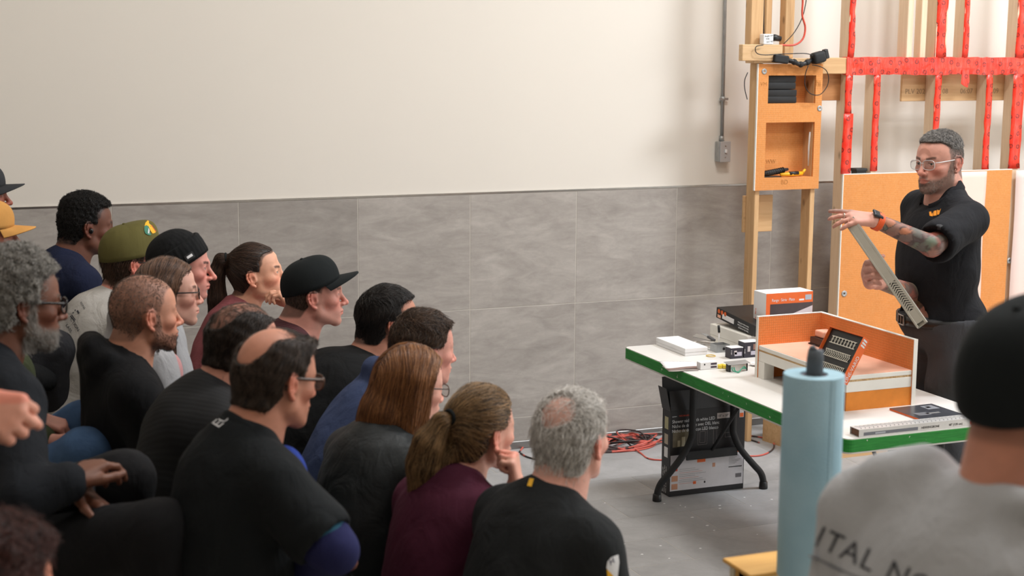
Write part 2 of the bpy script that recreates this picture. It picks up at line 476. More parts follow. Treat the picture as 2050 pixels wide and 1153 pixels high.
def np_mesh(name, V, Q, mat, parent, cols=None):
    me = bpy.data.meshes.new(name)
    V = V-np.array(wloc(parent)) if parent is not None else V
    me.vertices.add(len(V)); me.vertices.foreach_set('co', V.astype(F32).ravel())
    me.loops.add(Q.size); me.loops.foreach_set('vertex_index', Q.astype(np.int32).ravel())
    me.polygons.add(len(Q)); me.polygons.foreach_set('loop_start', np.arange(0, Q.size, Q.shape[1], dtype=np.int32))
    me.polygons.foreach_set('loop_total', np.full(len(Q), Q.shape[1], np.int32))
    me.update(calc_edges=True); me.polygons.foreach_set('use_smooth', [True]*len(Q))
    if cols is not None:
        at = me.color_attributes.new('Col', 'FLOAT_COLOR', 'POINT')
        at.data.foreach_set('color', np.concatenate([cols, np.ones((len(cols), 1))], 1).astype(F32).ravel())
    me.materials.append(mat)
    o = bpy.data.objects.new(name, me); COL.objects.link(o)
    if parent is not None: o.parent = parent
    return o
def axis_grid(lo, hi, coarse, fine):
    """Coordinates lo..hi with step `coarse`, refined inside each (a, b, step) of fine."""
    pts = [lo]; x = lo
    while x < hi:
        st = coarse
        for (a, b, h) in fine:
            if a-1e-9 <= x < b: st = min(st, h)
            elif x < a < x+st: st = min(st, max(a-x, h))
        x += st; pts.append(x)
    return np.array(pts)
def sstep(x, a, b):
    t = np.clip((x-a)/(b-a), 0, 1); return t*t*(3-2*t)
def vnoise(p, f, seed):
    """Cheap smooth noise in about -1..1 at points p."""
    rg = np.random.RandomState(seed); o = 0
    for i in range(5):
        d = rg.normal(size=3); d = d/np.linalg.norm(d)*f*rg.uniform(.7, 1.6)
        o = o+np.sin(p @ d+rg.uniform(0, 6.28)+1.2*np.sin(p @ (d[[1, 2, 0]]*.6)))
    return o/2.6
# ------------------------------------------------------------------ head, hair, hats, glasses
def pw(z, tab):
    return np.interp(z, [t[0] for t in tab], [t[1] for t in tab])
class Head:
    """Head frame: x to the person's right, y out of the face, z up; metres at head scale hs."""
    def __init__(s, c, yaw, pitch=0, roll=0, hs=1.0, fem=False, **kw):
        f = np.array([math.sin(yaw), math.cos(yaw), 0]); r = np.array([math.cos(yaw), -math.sin(yaw), 0]); u = np.array([0, 0, 1.0])
        f2 = f*math.cos(pitch)+u*math.sin(pitch); u2 = np.cross(r, f2)
        r3 = r*math.cos(roll)-u2*math.sin(roll); u3 = np.cross(r3, f2)
        s.R = np.stack([r3, f2, u3]); s.c = np.asarray(c, float); s.hs = hs; s.fem = fem
        s.p = dict(nose=1.0, jaw=1.0, chin=0.0, wide=1.0, brow=1.0, lips=1.0, neck=.056, long=1.0)
        if fem: s.p.update(jaw=.86, brow=.35, lips=1.2, neck=.046, nose=.85, wide=.97)
        s.p.update(kw)
    def w(s, p): return s.c+(np.asarray(p, float)*s.hs) @ s.R
    def wd(s, v): return np.asarray(v, float) @ s.R
def sc_sym(F, h, fn, *pts, **kw):
    for sg in (1, -1): fn(*[(np.array([p[0]*sg, p[1], p[2]])*h) for p in pts], **kw)
def head_prims(F, H, ears=True):
    h = H.hs; p = H.p; W = p['wide']; J = p['jaw']; N = p['nose']
    v = lambda *a: np.array(a, float)*h
    F.ell(v(0, -.012, .036), v(.0745*W, .093*p['long'], .083), k=0)
    F.ell(v(0, -.03, .012), v(.066*W, .07, .066), k=.02*h)
    F.ell(v(0, .029, .028), v(.061*W, .062, .064), k=.03*h)
    F.ell(v(0, .032, -.03), v(.056*W, .054, .074), k=.03*h)
    for sg in (1, -1):
        F.rc(v(.056*sg*W, .0, -.015), v(.049*sg*J, .006, -.058), .013*h, .015*h, k=.025*h)
        F.rc(v(.047*sg*J, .008, -.06), v(.018*sg*J, .070, -.098), .0165*h, .0155*h, k=.025*h)
        F.ell(v(.043*sg*W, .054, -.021), v(.020, .026, .017), k=.02*h)
        F.rc(v(0, .086, .019), v(.043*sg, .070, .021), .0095*h*(.6+.4*p['brow']), .0075*h, k=.014*h)
    F.ell(v(0, .077+p['chin'], -.099), v(.021*J, .017, .0165), k=.018*h)
    F.ell(v(0, .069, -.062), v(.034, .031, .033), k=.02*h)
    for sg in (1, -1):
        F.ell(v(.032*sg, .101, .003), v(.019, .0185, .0125), k=.012*h, op='s')
    # nose
    F.rc(v(0, .085, .014), v(0, .086+.025*N, -.029), .0070*h, .0095*h, k=.012*h)
    F.ell(v(0, .087+.026*N, -.034), v(.0115, .0115, .0100)*(.7+.3*N), k=.006*h)
    for sg in (1, -1):
        F.ell(v(.0125*sg, .099, -.037), v(.0078, .0115, .0075), k=.006*h)
        F.ell(v(.0065*sg, .104, -.0455), v(.0036, .0050, .004), k=.003*h, op='s')
    # lids
    for sg in (1, -1):
        F.ell(v(.032*sg, .0750, .002), v(.0170, .0128, .0128), k=.006*h)
        F.ell(v(.0325*sg, .0895, .0015), v(.0128, .012, .0038), k=.002*h, op='s')
    # mouth
    F.ell(v(0, .0955, -.0605), v(.0215, .0085, .0055*p['lips']), k=.006*h)
    F.ell(v(0, .0935, -.0715), v(.019, .0090, .0062*p['lips']), k=.006*h)
    F.chain([v(-.025, .087, -.0668), v(-.012, .1015, -.0655), v(0, .1055, -.066), v(.012, .1015, -.0655), v(.025, .087, -.0668)], [.0012*h, .0018*h, .002*h, .0018*h, .0012*h], k=.003*h, op='s')
    F.ell(v(0, .0985, -.0840), v(.016, .008, .0055), k=.01*h, op='s')
    if ears:
        for sg in (1, -1):
            b = lambda f, z, o: v(sg*(.0725*W+o), -.010+f, -.006+z)
            pts = [b(.011, .010, .000), b(.010, .023, .003), b(.0, .031, .008), b(-.012, .030, .013), b(-.0195, .019, .0165), b(-.0205, .004, .016), b(-.016, -.011, .0125), b(-.006, -.024, .008)]
            F.ell(b(-.004, .003, .006), v(.0065, .016, .027), k=.008*h)
            F.chain(pts, [.0036*h]*8, k=.003*h)
            F.chain([b(-.006, -.024, .008), b(.004, -.031, .004)], [.0050*h, .0068*h], k=.004*h)
            F.ell(b(.002, -.003, .015), v(.0085, .0085, .013), k=.003*h, op='s')
            F.chain([b(-.008, .022, .012), b(-.011, .008, .0125), b(-.006, -.012, .010)], [.0026*h]*3, k=.003*h)
            F.rc(b(.0115, -.006, .003), b(.010, -.012, .003), .0042*h, .0036*h, k=.003*h)
HAIRLINE = [(-.11, -.085), (-.085, -.070), (-.06, -.050), (-.035, -.030), (-.026, -.022), (-.012, .006), (.015, .020), (.035, .026), (.055, .044), (.075, .068), (.088, .088), (.1, .2)]
def hair_mask(p, kind='short', rec=0.0, nape=-.072):
    """1 inside the hair, 0 on bare skin, at head points p (unit scale)."""
    x, y, z = p[..., 0], p[..., 1], p[..., 2]
    ymax = pw(z, HAIRLINE)-rec*sstep(z, .02, .06)
    # temples recede more than the middle
    ymax = ymax-.018*sstep(np.abs(x), .02, .055)*sstep(z, .04, .07)*(1+rec*20)
    m = sstep(ymax-y, -.004, .006)*sstep(z, nape-.004, nape+.008)
    m = m*(1-sstep(.031-np.hypot(y+.008, (z+.006)*.85), -.001, .004)*sstep(np.abs(x), .055, .065)*(z < .018))
    if kind == 'crown_bald':
        d = np.sqrt((x/1.0)**2+((y+.078)/1.05)**2+((z-.088)/.95)**2)
        m = m*sstep(d, .040, .054)
    if kind == 'horseshoe':
        t = np.clip((y+.085)/.105, 0, 1); d = np.sqrt(x**2+(y+.085-t*.105)**2+(z-.076-t*.040)**2)
        m = m*sstep(d, .043, .056)
    if kind == 'thin_top':
        d = np.sqrt((x/1.0)**2+((y-.00)/1.5)**2+((z-.12)/.9)**2)
        m = m*(.25+.75*sstep(d, .035, .066))
    return m
def beard_mask(p, kind='full'):
    x, y, z = p[..., 0], p[..., 1], p[..., 2]
    top = np.where(np.abs(x) < .020, -.050, np.where(np.abs(x) < .046, -.063+.2*(np.abs(x)-.02), -.045+1.7*(np.abs(x)-.046)))
    top = np.where(np.abs(x) < .046, top, -.060+.8*(np.abs(x)-.046))+.055*sstep(.032-y, 0, .018)
    m = sstep(top-z, -.008, .012)*sstep(y, -.012, .004)*sstep(z, -.128, -.115)
    lips = np.sqrt((x/.021)**2+((z+.066)/.0115)**2)
    m = m*sstep(lips, .85, 1.15)
    if kind == 'goatee': m = m*(1-.65*sstep(np.abs(x), .02, .034))
    return m
def skin_cols(P, skin, H, hair=None, beard=None, hairc=None, beardc=None, hkw=None, browc=None, scalp=.85, lipc=None, seed=1):
    """Base colours of the skin itself: lips, ears and cheeks, brows, stubble and the scalp under the hair."""
    c = np.tile(np.array(srgb(skin)), (len(P), 1)); n = vnoise(P, 60, seed)[:, None]; n2 = vnoise(P, 260, seed+1)[:, None]
    c = c*(1+.05*n+.03*n2)
    near = (np.abs(P) < .16).all(1)
    x, y, z = P.T
    red = np.array([1.08, .82, .80])
    def blend(m, col, k=1.0):
        nonlocal c
        m = np.clip(m*k, 0, 1)[:, None]; c = c*(1-m)+np.asarray(col)*m
    g = np.exp(-((np.abs(x)-.045)**2+(z+.03)**2)/.0005)*(y > .03)+np.exp(-(x**2+(y-.115)**2+(z+.034)**2)/.0003)+sstep(np.abs(x), .074, .082)*(np.abs(z) < .045)
    c = c*(1+(red-1)*np.clip(g, 0, 1)[:, None])
    lip = sstep(1.12-np.sqrt((x/.0225)**2+((z+.066)/.0115)**2), 0, .2)*(y > .082)
    blend(lip, lipc if lipc is not None else c*np.array([.92, .62, .60]), .8)
    if browc is not None:
        zz = .0215+.004*np.clip((np.abs(x)-.018)/.02, 0, 1)-.02*np.clip(np.abs(x)-.042, 0, 1)
        bm = sstep(.0062-np.abs(z-zz), 0, .003)*sstep(np.abs(x), .012, .016)*sstep(.053-np.abs(x), 0, .006)*(y > .05)
        blend(bm, srgb(browc), .85)
        lm = sstep(.0022-np.abs(z-.0058), 0, .0014)*(np.abs(np.abs(x)-.032) < .015)*(y > .07)
        blend(lm, np.array(srgb(browc))*.6, .75)
    if beard:
        m = beard_mask(P, beard if isinstance(beard, str) else 'full')
        blend(m*(.92+.08*n2[:, 0]), srgb(beardc), H.p.get('beard_k', .7))
    if hairc is not None:
        m = hair_mask(P, **(hkw or {}))
        blend(m*(.97+.03*n2[:, 0]), srgb(hairc), scalp)
    return np.clip(c, 0, 1)
def make_skin_mat():
    t = NT('skin'); a = t.add('ShaderNodeAttribute', attribute_name='Col')
    v = t.coords(); n = t.noise(v, 190, 4)
    t.color(t.mix(t.math('MULTIPLY', n, .14), a.outputs['Color'], (.30, .11, .07)))
    t.rough(.50, 0, .38); t.bump(n, .22, .0012)
    t.b.inputs['Subsurface Weight'].default_value = .12
    t.b.inputs['Subsurface Radius'].default_value = (.010, .004, .002); t.b.inputs['Subsurface Scale'].default_value = .6
    return t.m
M_SKIN = make_skin_mat()
def hair_mat(name, root, tip, rough=.42):
    t = NT(name); hi = t.add('ShaderNodeHairInfo'); v = t.coords()
    n = t.noise(v, 45, 3)
    f = t.math('ADD', t.math('MULTIPLY', hi.outputs['Random'], .65), t.math('MULTIPLY', n, .35))
    t.color(t.ramp(f, [(.2, srgb(root)), (.75, srgb(tip))])); t.rough(rough, 0, .35)
    return t.m
_hm = {}
def hmat(root, tip, rough=.42):
    k = (root, tip, rough)
    if k not in _hm: _hm[k] = hair_mat('hair', root, tip, rough)
    return _hm[k]
def curves_obj(name, P, mat, parent, r0, r1):
    """P (n, k, 3) world strand points -> one hair curves object."""
    n, k, _ = P.shape
    hc = bpy.data.hair_curves.new(name); hc.add_curves([k]*n)
    base = np.array(wloc(parent))
    hc.position_data.foreach_set('vector', (P-base).astype(F32).ravel())
    rad = np.tile(np.linspace(r0, r1, k), n).astype(F32)
    at = hc.attributes.get('radius') or hc.attributes.new('radius', 'FLOAT', 'POINT')
    at.data.foreach_set('value', rad)
    hc.materials.append(mat)
    o = bpy.data.objects.new(name, hc); COL.objects.link(o); o.parent = parent
    return o
def strands(F, V, w, n, length, flow, rg, k=7, lift=.0008, lift_end=None, curl=0.0, curl_f=250, jit=.25):
    """Strands that start at weighted vertices V and run over the solid F along flow(p) (frame coordinates)."""
    w = np.clip(w, 0, None); w = w/w.sum()
    i = rg.choice(len(V), n, p=w); p = V[i]+rg.normal(size=(n, 3))*.0012
    L = length*rg.uniform(.6, 1.25, n); st = (L/(k-1))[:, None]
    out = []; lift_end = lift if lift_end is None else lift_end
    lf = np.abs(rg.normal(size=n))*.6+.5
    jd = rg.normal(size=(n, 3))*jit
    for j in range(k):
        g = F.grad(p); d = F.sample(p)[:, None]; d = np.where(np.abs(d) > .2, 0, d)
        tgt = ((lift+(lift_end-lift)*j/(k-1))*lf)[:, None]
        p = p-g*np.clip(d-tgt, -.03, .03)
        q = p
        if curl: q = p+curl*np.stack([vnoise(p+jd*.02, curl_f, s) for s in (3, 5, 9)], 1)
        out.append(q)
        t = flow(p)+jd; t = t/np.maximum(np.linalg.norm(t, axis=1, keepdims=True), 1e-6)
        t = t-g*(t*g).sum(1, keepdims=True); t = t/np.maximum(np.linalg.norm(t, axis=1, keepdims=True), .25)
        p = p+t*st
    return np.stack(out, 1)
def eyes(person, H, iris, sclera='#b9afa7', gaze=(0, 0)):
    for sg in (1, -1):
        n, m = 14, 10; V = []; Cc = []; Q = []
        gv = norm([gaze[0], 1, gaze[1]]); a = norm(np.cross([0, 0, 1.0], gv)); b = np.cross(gv, a)
        for i in range(m+1):
            th = math.pi*i/m
            for k in range(n):
                q = gv*math.cos(th)+math.sin(th)*(a*math.cos(2*math.pi*k/n)+b*math.sin(2*math.pi*k/n))
                V.append(H.w(np.array([.032*sg, .0752, .002])+q*.0112))
                Cc.append(srgb('#0a0808') if th < .35 else srgb(iris) if th < .62 else srgb(sclera))
        for i in range(m):
            for k in range(n): Q.append((i*n+k, i*n+(k+1) % n, (i+1)*n+(k+1) % n, (i+1)*n+k))
        np_mesh('eye', np.array(V), np.array(Q)[:, ::-1], M_EYE, person, np.array(Cc))
def make_eye_mat():
    t = NT('eye'); a = t.add('ShaderNodeAttribute', attribute_name='Col'); t.color(a.outputs['Color']); t.rough(.15, 0, .5); return t.m
M_EYE = make_eye_mat()
M_LENS = None
def lens_mat():
    global M_LENS
    if M_LENS: return M_LENS
    t = NT('spectacle_lens'); tr = t.add('ShaderNodeBsdfTransparent'); gl = t.add('ShaderNodeBsdfGlossy', i_Roughness=.04); mx = t.add('ShaderNodeMixShader', i_Fac=.07)
    tr.inputs[0].default_value = (.95, .96, .96, 1); t.link(tr.outputs[0], mx.inputs[1]); t.link(gl.outputs[0], mx.inputs[2]); t.link(mx.outputs[0], t.n['Material Output'].inputs['Surface'])
    M_LENS = t.m; return M_LENS
def glasses(person, H, mat, label=None, w=.050, hh=.036, r=.0017, y=.102, z=-.001, tmat=None, square=.35, slim=None):
    base = thing_part('glasses', person)
    def rim(sg):
        pts = []
        for k in range(28):
            t = 2*math.pi*k/28; c, s_ = math.cos(t), math.sin(t)
            e = 1-square*.6
            x = math.copysign(abs(c)**e, c)*w/2; zz = math.copysign(abs(s_)**e, s_)*hh/2
            pts.append(H.w((sg*.0325+x*(1 if sg > 0 else 1), y-.10*abs(sg*.0325+x), z+zz)))
        return pts
    bm = bmesh.new()
    for sg in (1, -1): add_tube(bm, rim(sg), r*H.hs, 6, closed=True)
    add_tube(bm, [H.w(q) for q in ((-.009, y-.001, z+.006), (0, y+.001, z+.008), (.009, y-.001, z+.006))], r*H.hs, 6)
    f = obj('frame', bm, mat, base, smooth=True, loc=None)
    for sg in (1, -1):
        bm = bmesh.new(); tw = w/2+.0325
        add_tube(bm, smooth_path([H.w(q) for q in ((sg*tw, y-.012, z+.009), (sg*(tw+.010), y-.022, z+.010), (sg*.0765, .03, z+.012), (sg*.0795, -.012, z+.013), (sg*.0785, -.024, z+.002), (sg*.076, -.030, z-.016))], 5), (slim or r*1.25)*H.hs, 6)
        obj('temple', bm, tmat or mat, base, smooth=True, loc=None)
        bm = bmesh.new(); v = [bm.verts.new(Vector(q)) for q in rim(sg)]; bm.faces.new(v)
        ex = bmesh.ops.extrude_face_region(bm, geom=bm.faces[:]); dv = Vector(H.wd((0, .0012*H.hs, 0)))
        for q in ex['geom']:
            if isinstance(q, bmesh.types.BMVert): q.co += dv
        obj('lens', bm, lens_mat(), base, loc=None)
    return base
def thing_part(name, parent):
    o = bpy.data.objects.new(name, None); COL.objects.link(o); o.parent = parent; o.empty_display_size = .02
    return o
def cap(person, H, mat, brim_mat=None, tilt=-.30, grow=.010, brim=True, brim_len=.072, high=1.0, seam=True, name='cap', sq=.82, drop=0.0, curve=.9, brim_w=1.12):
    """Six-panel cap: crown, brim and button, tilted by `tilt` (front edge higher than the back when negative)."""
    brim_mat = brim_mat or mat
    c = np.array([0, -.010, .030-drop]); ct, stt = math.cos(tilt), math.sin(tilt)
    def E(x, y, z):                       # cap frame -> room
        return H.w(c+np.array([x, y*ct+z*stt, -y*stt+z*ct]))
    A, B, Hh = (.0775+grow)*H.p['wide'], .098+grow, (.088+grow)*high
    n, m = 60, 16; V = []; Q = []
    for i in range(m+1):
        ph = (i/m)*math.pi/2
        for k in range(n):
            th = 2*math.pi*k/n
            rr = math.cos(ph)**(.82-(.82-sq)*max(0, math.sin(th))); zz = math.sin(ph)**(.92)
            fr = max(0, math.sin(th))**2*math.sin(2*ph)*.010*high       # fuller front panels
            se = 0
            if seam:
                dth = abs(((th-math.pi/2)/(math.pi/3)+.5) % 1-.5)*math.pi/3; se = -.0018*math.exp(-(dth/.035)**2)*math.sin(ph+.2)
            x = (A+se)*rr*math.cos(th); y = (B+se)*rr*math.sin(th)+fr
            V.append(E(x, y, Hh*zz+fr*.5))
    for i in range(m):
        for k in range(n): Q.append((i*n+k, i*n+(k+1) % n, (i+1)*n+(k+1) % n, (i+1)*n+k))
    b0 = len(V)
    for k in range(n): th = 2*math.pi*k/n; V.append(E((A-.004)*math.cos(th), (B-.004)*math.sin(th), -.001))
    for k in range(n):
        th = 2*math.pi*k/n; V.append(E((A-.008)*math.cos(th), (B-.008)*math.sin(th), .03))
    for k in range(n):
        Q.append((b0+k, b0+(k+1) % n, (k+1) % n, k)); Q.append((b0+n+k, b0+n+(k+1) % n, b0+(k+1) % n, b0+k))
    o = np_mesh(name, np.array(V), np.array(Q), mat, person)
    if brim:
        V = []; Q = []; nu, nv = 24, 8; half = 1.02*brim_w
        for side in (0, 1):
            for j in range(nv+1):
                for i in range(nu+1):
                    t = -1+2*i/nu; th = math.pi/2-t*half
                    s_ = j/nv; ext = brim_len*(math.cos(t*math.pi/2*.96)**.62)
                    x = (A-.003)*math.cos(th)*(1+.02*s_); y = (B-.003)*math.sin(th)+ext*s_
                    z = -.012*s_-.030*curve*abs(t)**2.0*(.25+.75*s_)+.004+.006*curve*s_
                    V.append(E(x, y, z-.0032*side))
        g = lambda s_, j, i: s_*(nu+1)*(nv+1)+j*(nu+1)+i
        for j in range(nv):
            for i in range(nu):
                Q.append((g(0, j, i), g(0, j, i+1), g(0, j+1, i+1), g(0, j+1, i))); Q.append((g(1, j, i+1), g(1, j, i), g(1, j+1, i), g(1, j+1, i+1)))
        for i in range(nu): Q.append((g(0, nv, i), g(0, nv, i+1), g(1, nv, i+1), g(1, nv, i)))
        np_mesh('brim', np.array(V), np.array(Q), brim_mat, o)
    bm = bmesh.new(); bmesh.ops.create_uvsphere(bm, u_segments=10, v_segments=6, radius=.0062)
    for v in bm.verts: v.co.z *= .6; v.co = Vector(E(*(np.array(v.co)+np.array([0, 0, Hh+.001]))))
    obj('button', bm, mat, o, smooth=True, loc=None)
    return o, E, (A, B, Hh)
def beanie(person, H, mat, tilt=-.32):
    c = np.array([0, -.014, .022]); ct, stt = math.cos(tilt), math.sin(tilt)
    E = lambda x, y, z: H.w(c+np.array([x, y*ct+z*stt, -y*stt+z*ct]))
    A, B, Hh = .086, .108, .112
    def sheet(rows, ribs, amp):
        n = 120; V = []; Q = []
        for (rs, z) in rows:
            for k in range(n):
                th = 2*math.pi*k/n; w = 1+amp*math.cos(ribs*th)*min(1, rs*1.4)
                V.append(E(A*rs*w*math.cos(th), B*rs*w*math.sin(th), z))
        for i in range(len(rows)-1):
            for k in range(n): Q.append((i*n+k, i*n+(k+1) % n, (i+1)*n+(k+1) % n, (i+1)*n+k))
        return np.array(V), np.array(Q)
    rows = [(math.cos(a)**.85 if a < 1.55 else .02, Hh*math.sin(a)**.95+.0) for a in np.linspace(0.15, math.pi/2, 16)]
    o = np_mesh('beanie', *sheet(rows, 30, .006), mat, person)
    cuff = [(.99, -.012), (1.03, -.024), (1.062, -.014), (1.070, .020), (1.05, .046), (1.0, .052), (.95, .05)]
    np_mesh('cuff', *sheet(cuff, 36, .008), mat, o)
    return o, E, (A, B, Hh)
# ------------------------------------------------------------------ whole figures
def hand(F, wr, d, n, side, k=.006, curl=(.5, .5, .55, .6), spread=.06, sc=1.0, thumb=(.6, .35), g=0.0, tcurl=.5):
    """Palm, four jointed fingers and a thumb; wr wrist, d towards the fingers, n out of the palm, side towards the thumb (room axes)."""
    d = norm(d); n = norm(np.asarray(n)-d*np.dot(n, d)); sd = norm(np.asarray(side)-d*np.dot(side, d)-n*np.dot(side, n))
    L = lambda p: F.loc(p)
    offs = (.030, .0105, -.009, -.027); kn = []
    for i, o in enumerate(offs):
        kp = wr+sc*(d*(.092-.006*abs(i-1)-.004*(i == 3))+sd*o); kn.append(kp)
        F.rc(L(wr+sc*(d*.012+sd*o*.62)), L(kp), .0150*sc, .0118*sc, k=.014*sc, grow=g)
    F.rc(L(wr+sc*(d*.02+sd*.02+n*.006)), L(wr+sc*(d*.05+sd*.024+n*.010)), .014*sc, .013*sc, k=.012*sc)
    lens = (.074, .083, .077, .060)
    for i in range(4):
        p = kn[i]; a = 0; c = curl[i]; seg = lens[i]*sc; sp = spread*(1.5-i)
        fd0 = norm(d+sd*sp)
        rr = (.0093, .0086, .0078, .0066)
        for j, (fr, ca) in enumerate(((.44, 1.0), (.31, 1.15), (.25, .75))):
            a += c*ca; q = p+seg*fr*(fd0*math.cos(a)+n*math.sin(a))
            F.rc(L(p), L(q), rr[j]*sc, rr[j+1]*sc, k=.004*sc); p = q
    t0 = wr+sc*(d*.022+sd*.024+n*.006)
    td = norm(sd*thumb[0]+d*.75+n*thumb[1]); t1 = t0+td*.040*sc
    td2 = norm(td+d*tcurl*.6-sd*tcurl*.7+n*tcurl*.2); t2 = t1+td2*.034*sc; td3 = norm(td2+d*tcurl*.4-sd*tcurl*.5); t3 = t2+td3*.028*sc
    F.chain([L(t0), L(t1), L(t2), L(t3)], [.0145*sc, .0115*sc, .0102*sc, .0080*sc], k=.006*sc)
    return kn
class Pose: pass
def seated_pose(H, yaw, lean=.35, hunch=.03, wid=1.0, deep=1.0, tall=1.0, neck_f=.0, arms=None, knees=None, side_lean=0.0, foot_z=0.0, shoulder_drop=0.0, twist=0.0, neck_up=0.0):
    """Joints (room coordinates) of a sitting figure hung from its head; yaw = body heading."""
    P = Pose(); s = tall
    f = np.array([math.sin(yaw), math.cos(yaw), 0]); r = np.array([math.cos(yaw), -math.sin(yaw), 0]); u = np.array([0, 0, 1.0])
    P.f, P.r, P.u = f, r, u; P.wid, P.deep, P.s = wid, deep, s
    S = norm(u*math.cos(lean)+f*math.sin(lean)+r*side_lean)            # hip -> neck
    B = norm(np.cross(S, r))*-1                                       # out of the chest
    if np.dot(B, f) < 0: B = -B
    P.S, P.B = S, B
    P.N = H.c-H.R[2]*.115*H.hs-H.R[1]*.030*H.hs-u*(.042+neck_up)-f*(.045+.05*math.sin(lean)+neck_f)
    P.hip = P.N-S*.50*s-f*.0
    P.mid = (P.N*.45+P.hip*.55)-B*hunch
    P.upper = (P.N*.8+P.hip*.2)-B*hunch*.7
    sd = P.N-S*(.058+shoulder_drop)*s+B*.012
    rr = norm(r*math.cos(twist)+f*math.sin(twist))
    P.shR = sd+rr*.166*wid*s; P.shL = sd-rr*.166*wid*s
    a = dict(elR=(.10, .07, -.27), elL=(-.10, .07, -.27), haR=(-.10, .24, -.06), haL=(.10, .24, -.06)); a.update(arms or {})
    loc = lambda b, o: b+r*o[0]+f*o[1]+u*o[2]
    P.elR = loc(P.shR, a['elR']) if not isinstance(a['elR'], np.ndarray) else a['elR']; P.elL = loc(P.shL, a['elL']) if not isinstance(a['elL'], np.ndarray) else a['elL']
    P.haR = a['haR'] if isinstance(a['haR'], np.ndarray) else loc(P.elR, a['haR']); P.haL = a['haL'] if isinstance(a['haL'], np.ndarray) else loc(P.elL, a['haL'])
    P.hiR = P.hip+r*.095*wid; P.hiL = P.hip-r*.095*wid
    kk = knees or {}
    row = 1 if P.hip[0] > .95 else 2 if P.hip[0] > .35 else 3           # the tiers of the bleacher
    P.row = row; ln = kk.get('len', (.42, .33, .33)[row-1]); fz = (0.0, .17, .34)[row-1]+.075; P.foot = fz-.075
    P.knR = kk['R'] if 'R' in kk else P.hiR+r*kk.get('spread', .07)+f*ln*s+u*kk.get('up', .02); P.knL = kk['L'] if 'L' in kk else P.hiL-r*kk.get('spread', .07)+f*ln*s+u*kk.get('up', .02)
    P.anR = np.array([*(P.knR+f*kk.get('foot', .02))[:2], fz]); P.anL = np.array([*(P.knL+f*kk.get('foot', .02))[:2], fz])
    return P
def torso_prims(F, P, g=0.0, k=.06, belly=1.0, chest=1.0, hips=True):
    R = F.rot(np.stack([P.r, P.B, P.S]).T).T            # rows: ellipsoid axes in frame
    L = F.loc; w, dp, s = P.wid, P.deep, P.s
    F.ell(L(P.upper+P.B*.015), (.158*w*s, .100*dp*s, getattr(P, 'ups', .132)*s), k=k, R=R, grow=g)
    F.ell(L((P.upper+P.mid)/2+P.B*.035*chest), (.160*w*s, .108*dp*s*chest, .160*s), k=k, R=R, grow=g)
    F.ell(L(P.mid+P.B*.03*belly), (.152*w*s*(.6+.4*belly), .108*dp*s*belly, .165*s), k=k, R=R, grow=g)
    if hips: F.ell(L(P.hip+P.S*.05), (.172*w*s, .135*dp*s, .130*s), k=k, R=R, grow=g)
    for sh in (P.shR, P.shL):
        F.rc(L(P.upper+(P.N-P.upper)*.35), L(sh), .062*s, .054*s, k=k*.8, grow=g)
        F.rc(L(P.N+P.u*.015), L(P.N*.35+sh*.65+P.u*.012), .046*s, .044*s, k=k*.7, grow=g)
def arm_prims(F, P, side, g=0.0, upto=1.0, k=.03, fore=True, am=1.0, gw=None):
    sh, el, ha = (P.shR, P.elR, P.haR) if side == 'R' else (P.shL, P.elL, P.haL)
    L = F.loc
    if not fore:
        e = sh+(el-sh)*upto; F.rc(L(sh), L(e), .056*am, (.056-.012*upto)*am+(gw or 0), k=k, grow=g); return
    F.rc(L(sh), L(el), .055*am, .043*am, k=k, grow=g)
    e = el+(ha-el)*upto; F.rc(L(el), L(e), .043*am, (.043-.014*upto)*am+(gw or 0), k=k*.7, grow=g)
def leg_prims(F, P, g=0.0, k=.04, foot=True, ankle=True, lm=1.0):
    L = F.loc
    for hi, kn, an in ((P.hiR, P.knR, P.anR), (P.hiL, P.knL, P.anL)):
        F.rc(L(hi), L(kn), .088*lm, .063*lm, k=k, grow=g); F.rc(L(kn), L(an), .060*lm, .042*lm, k=k*.7, grow=g)
def shoe(person, an, f, mat, fz):
    lo = an-np.array([0, 0, an[2]-fz])
    F = Field(np.arange(-.07, .071, .010), np.arange(-.11, .22, .010), np.arange(-.004, .13, .010), np.stack([np.cross(f, [0, 0, 1.0]), f, [0, 0, 1.0]]), lo)
    F.rc((0, -.045, .045), (0, .03, .05), .042, .044, k=.02); F.rc((0, .03, .038), (0, .14, .030), .044, .036, k=.03); F.rc((0, -.03, .06), (0, -.02, .1), .044, .046, k=.03)
    F.a = np.maximum(F.a, -(F.ax[2][None, None, :]-.002).astype(F32))
    V, Q = F.nets(); np_mesh('shoe', F.world(V), Q, mat, person)
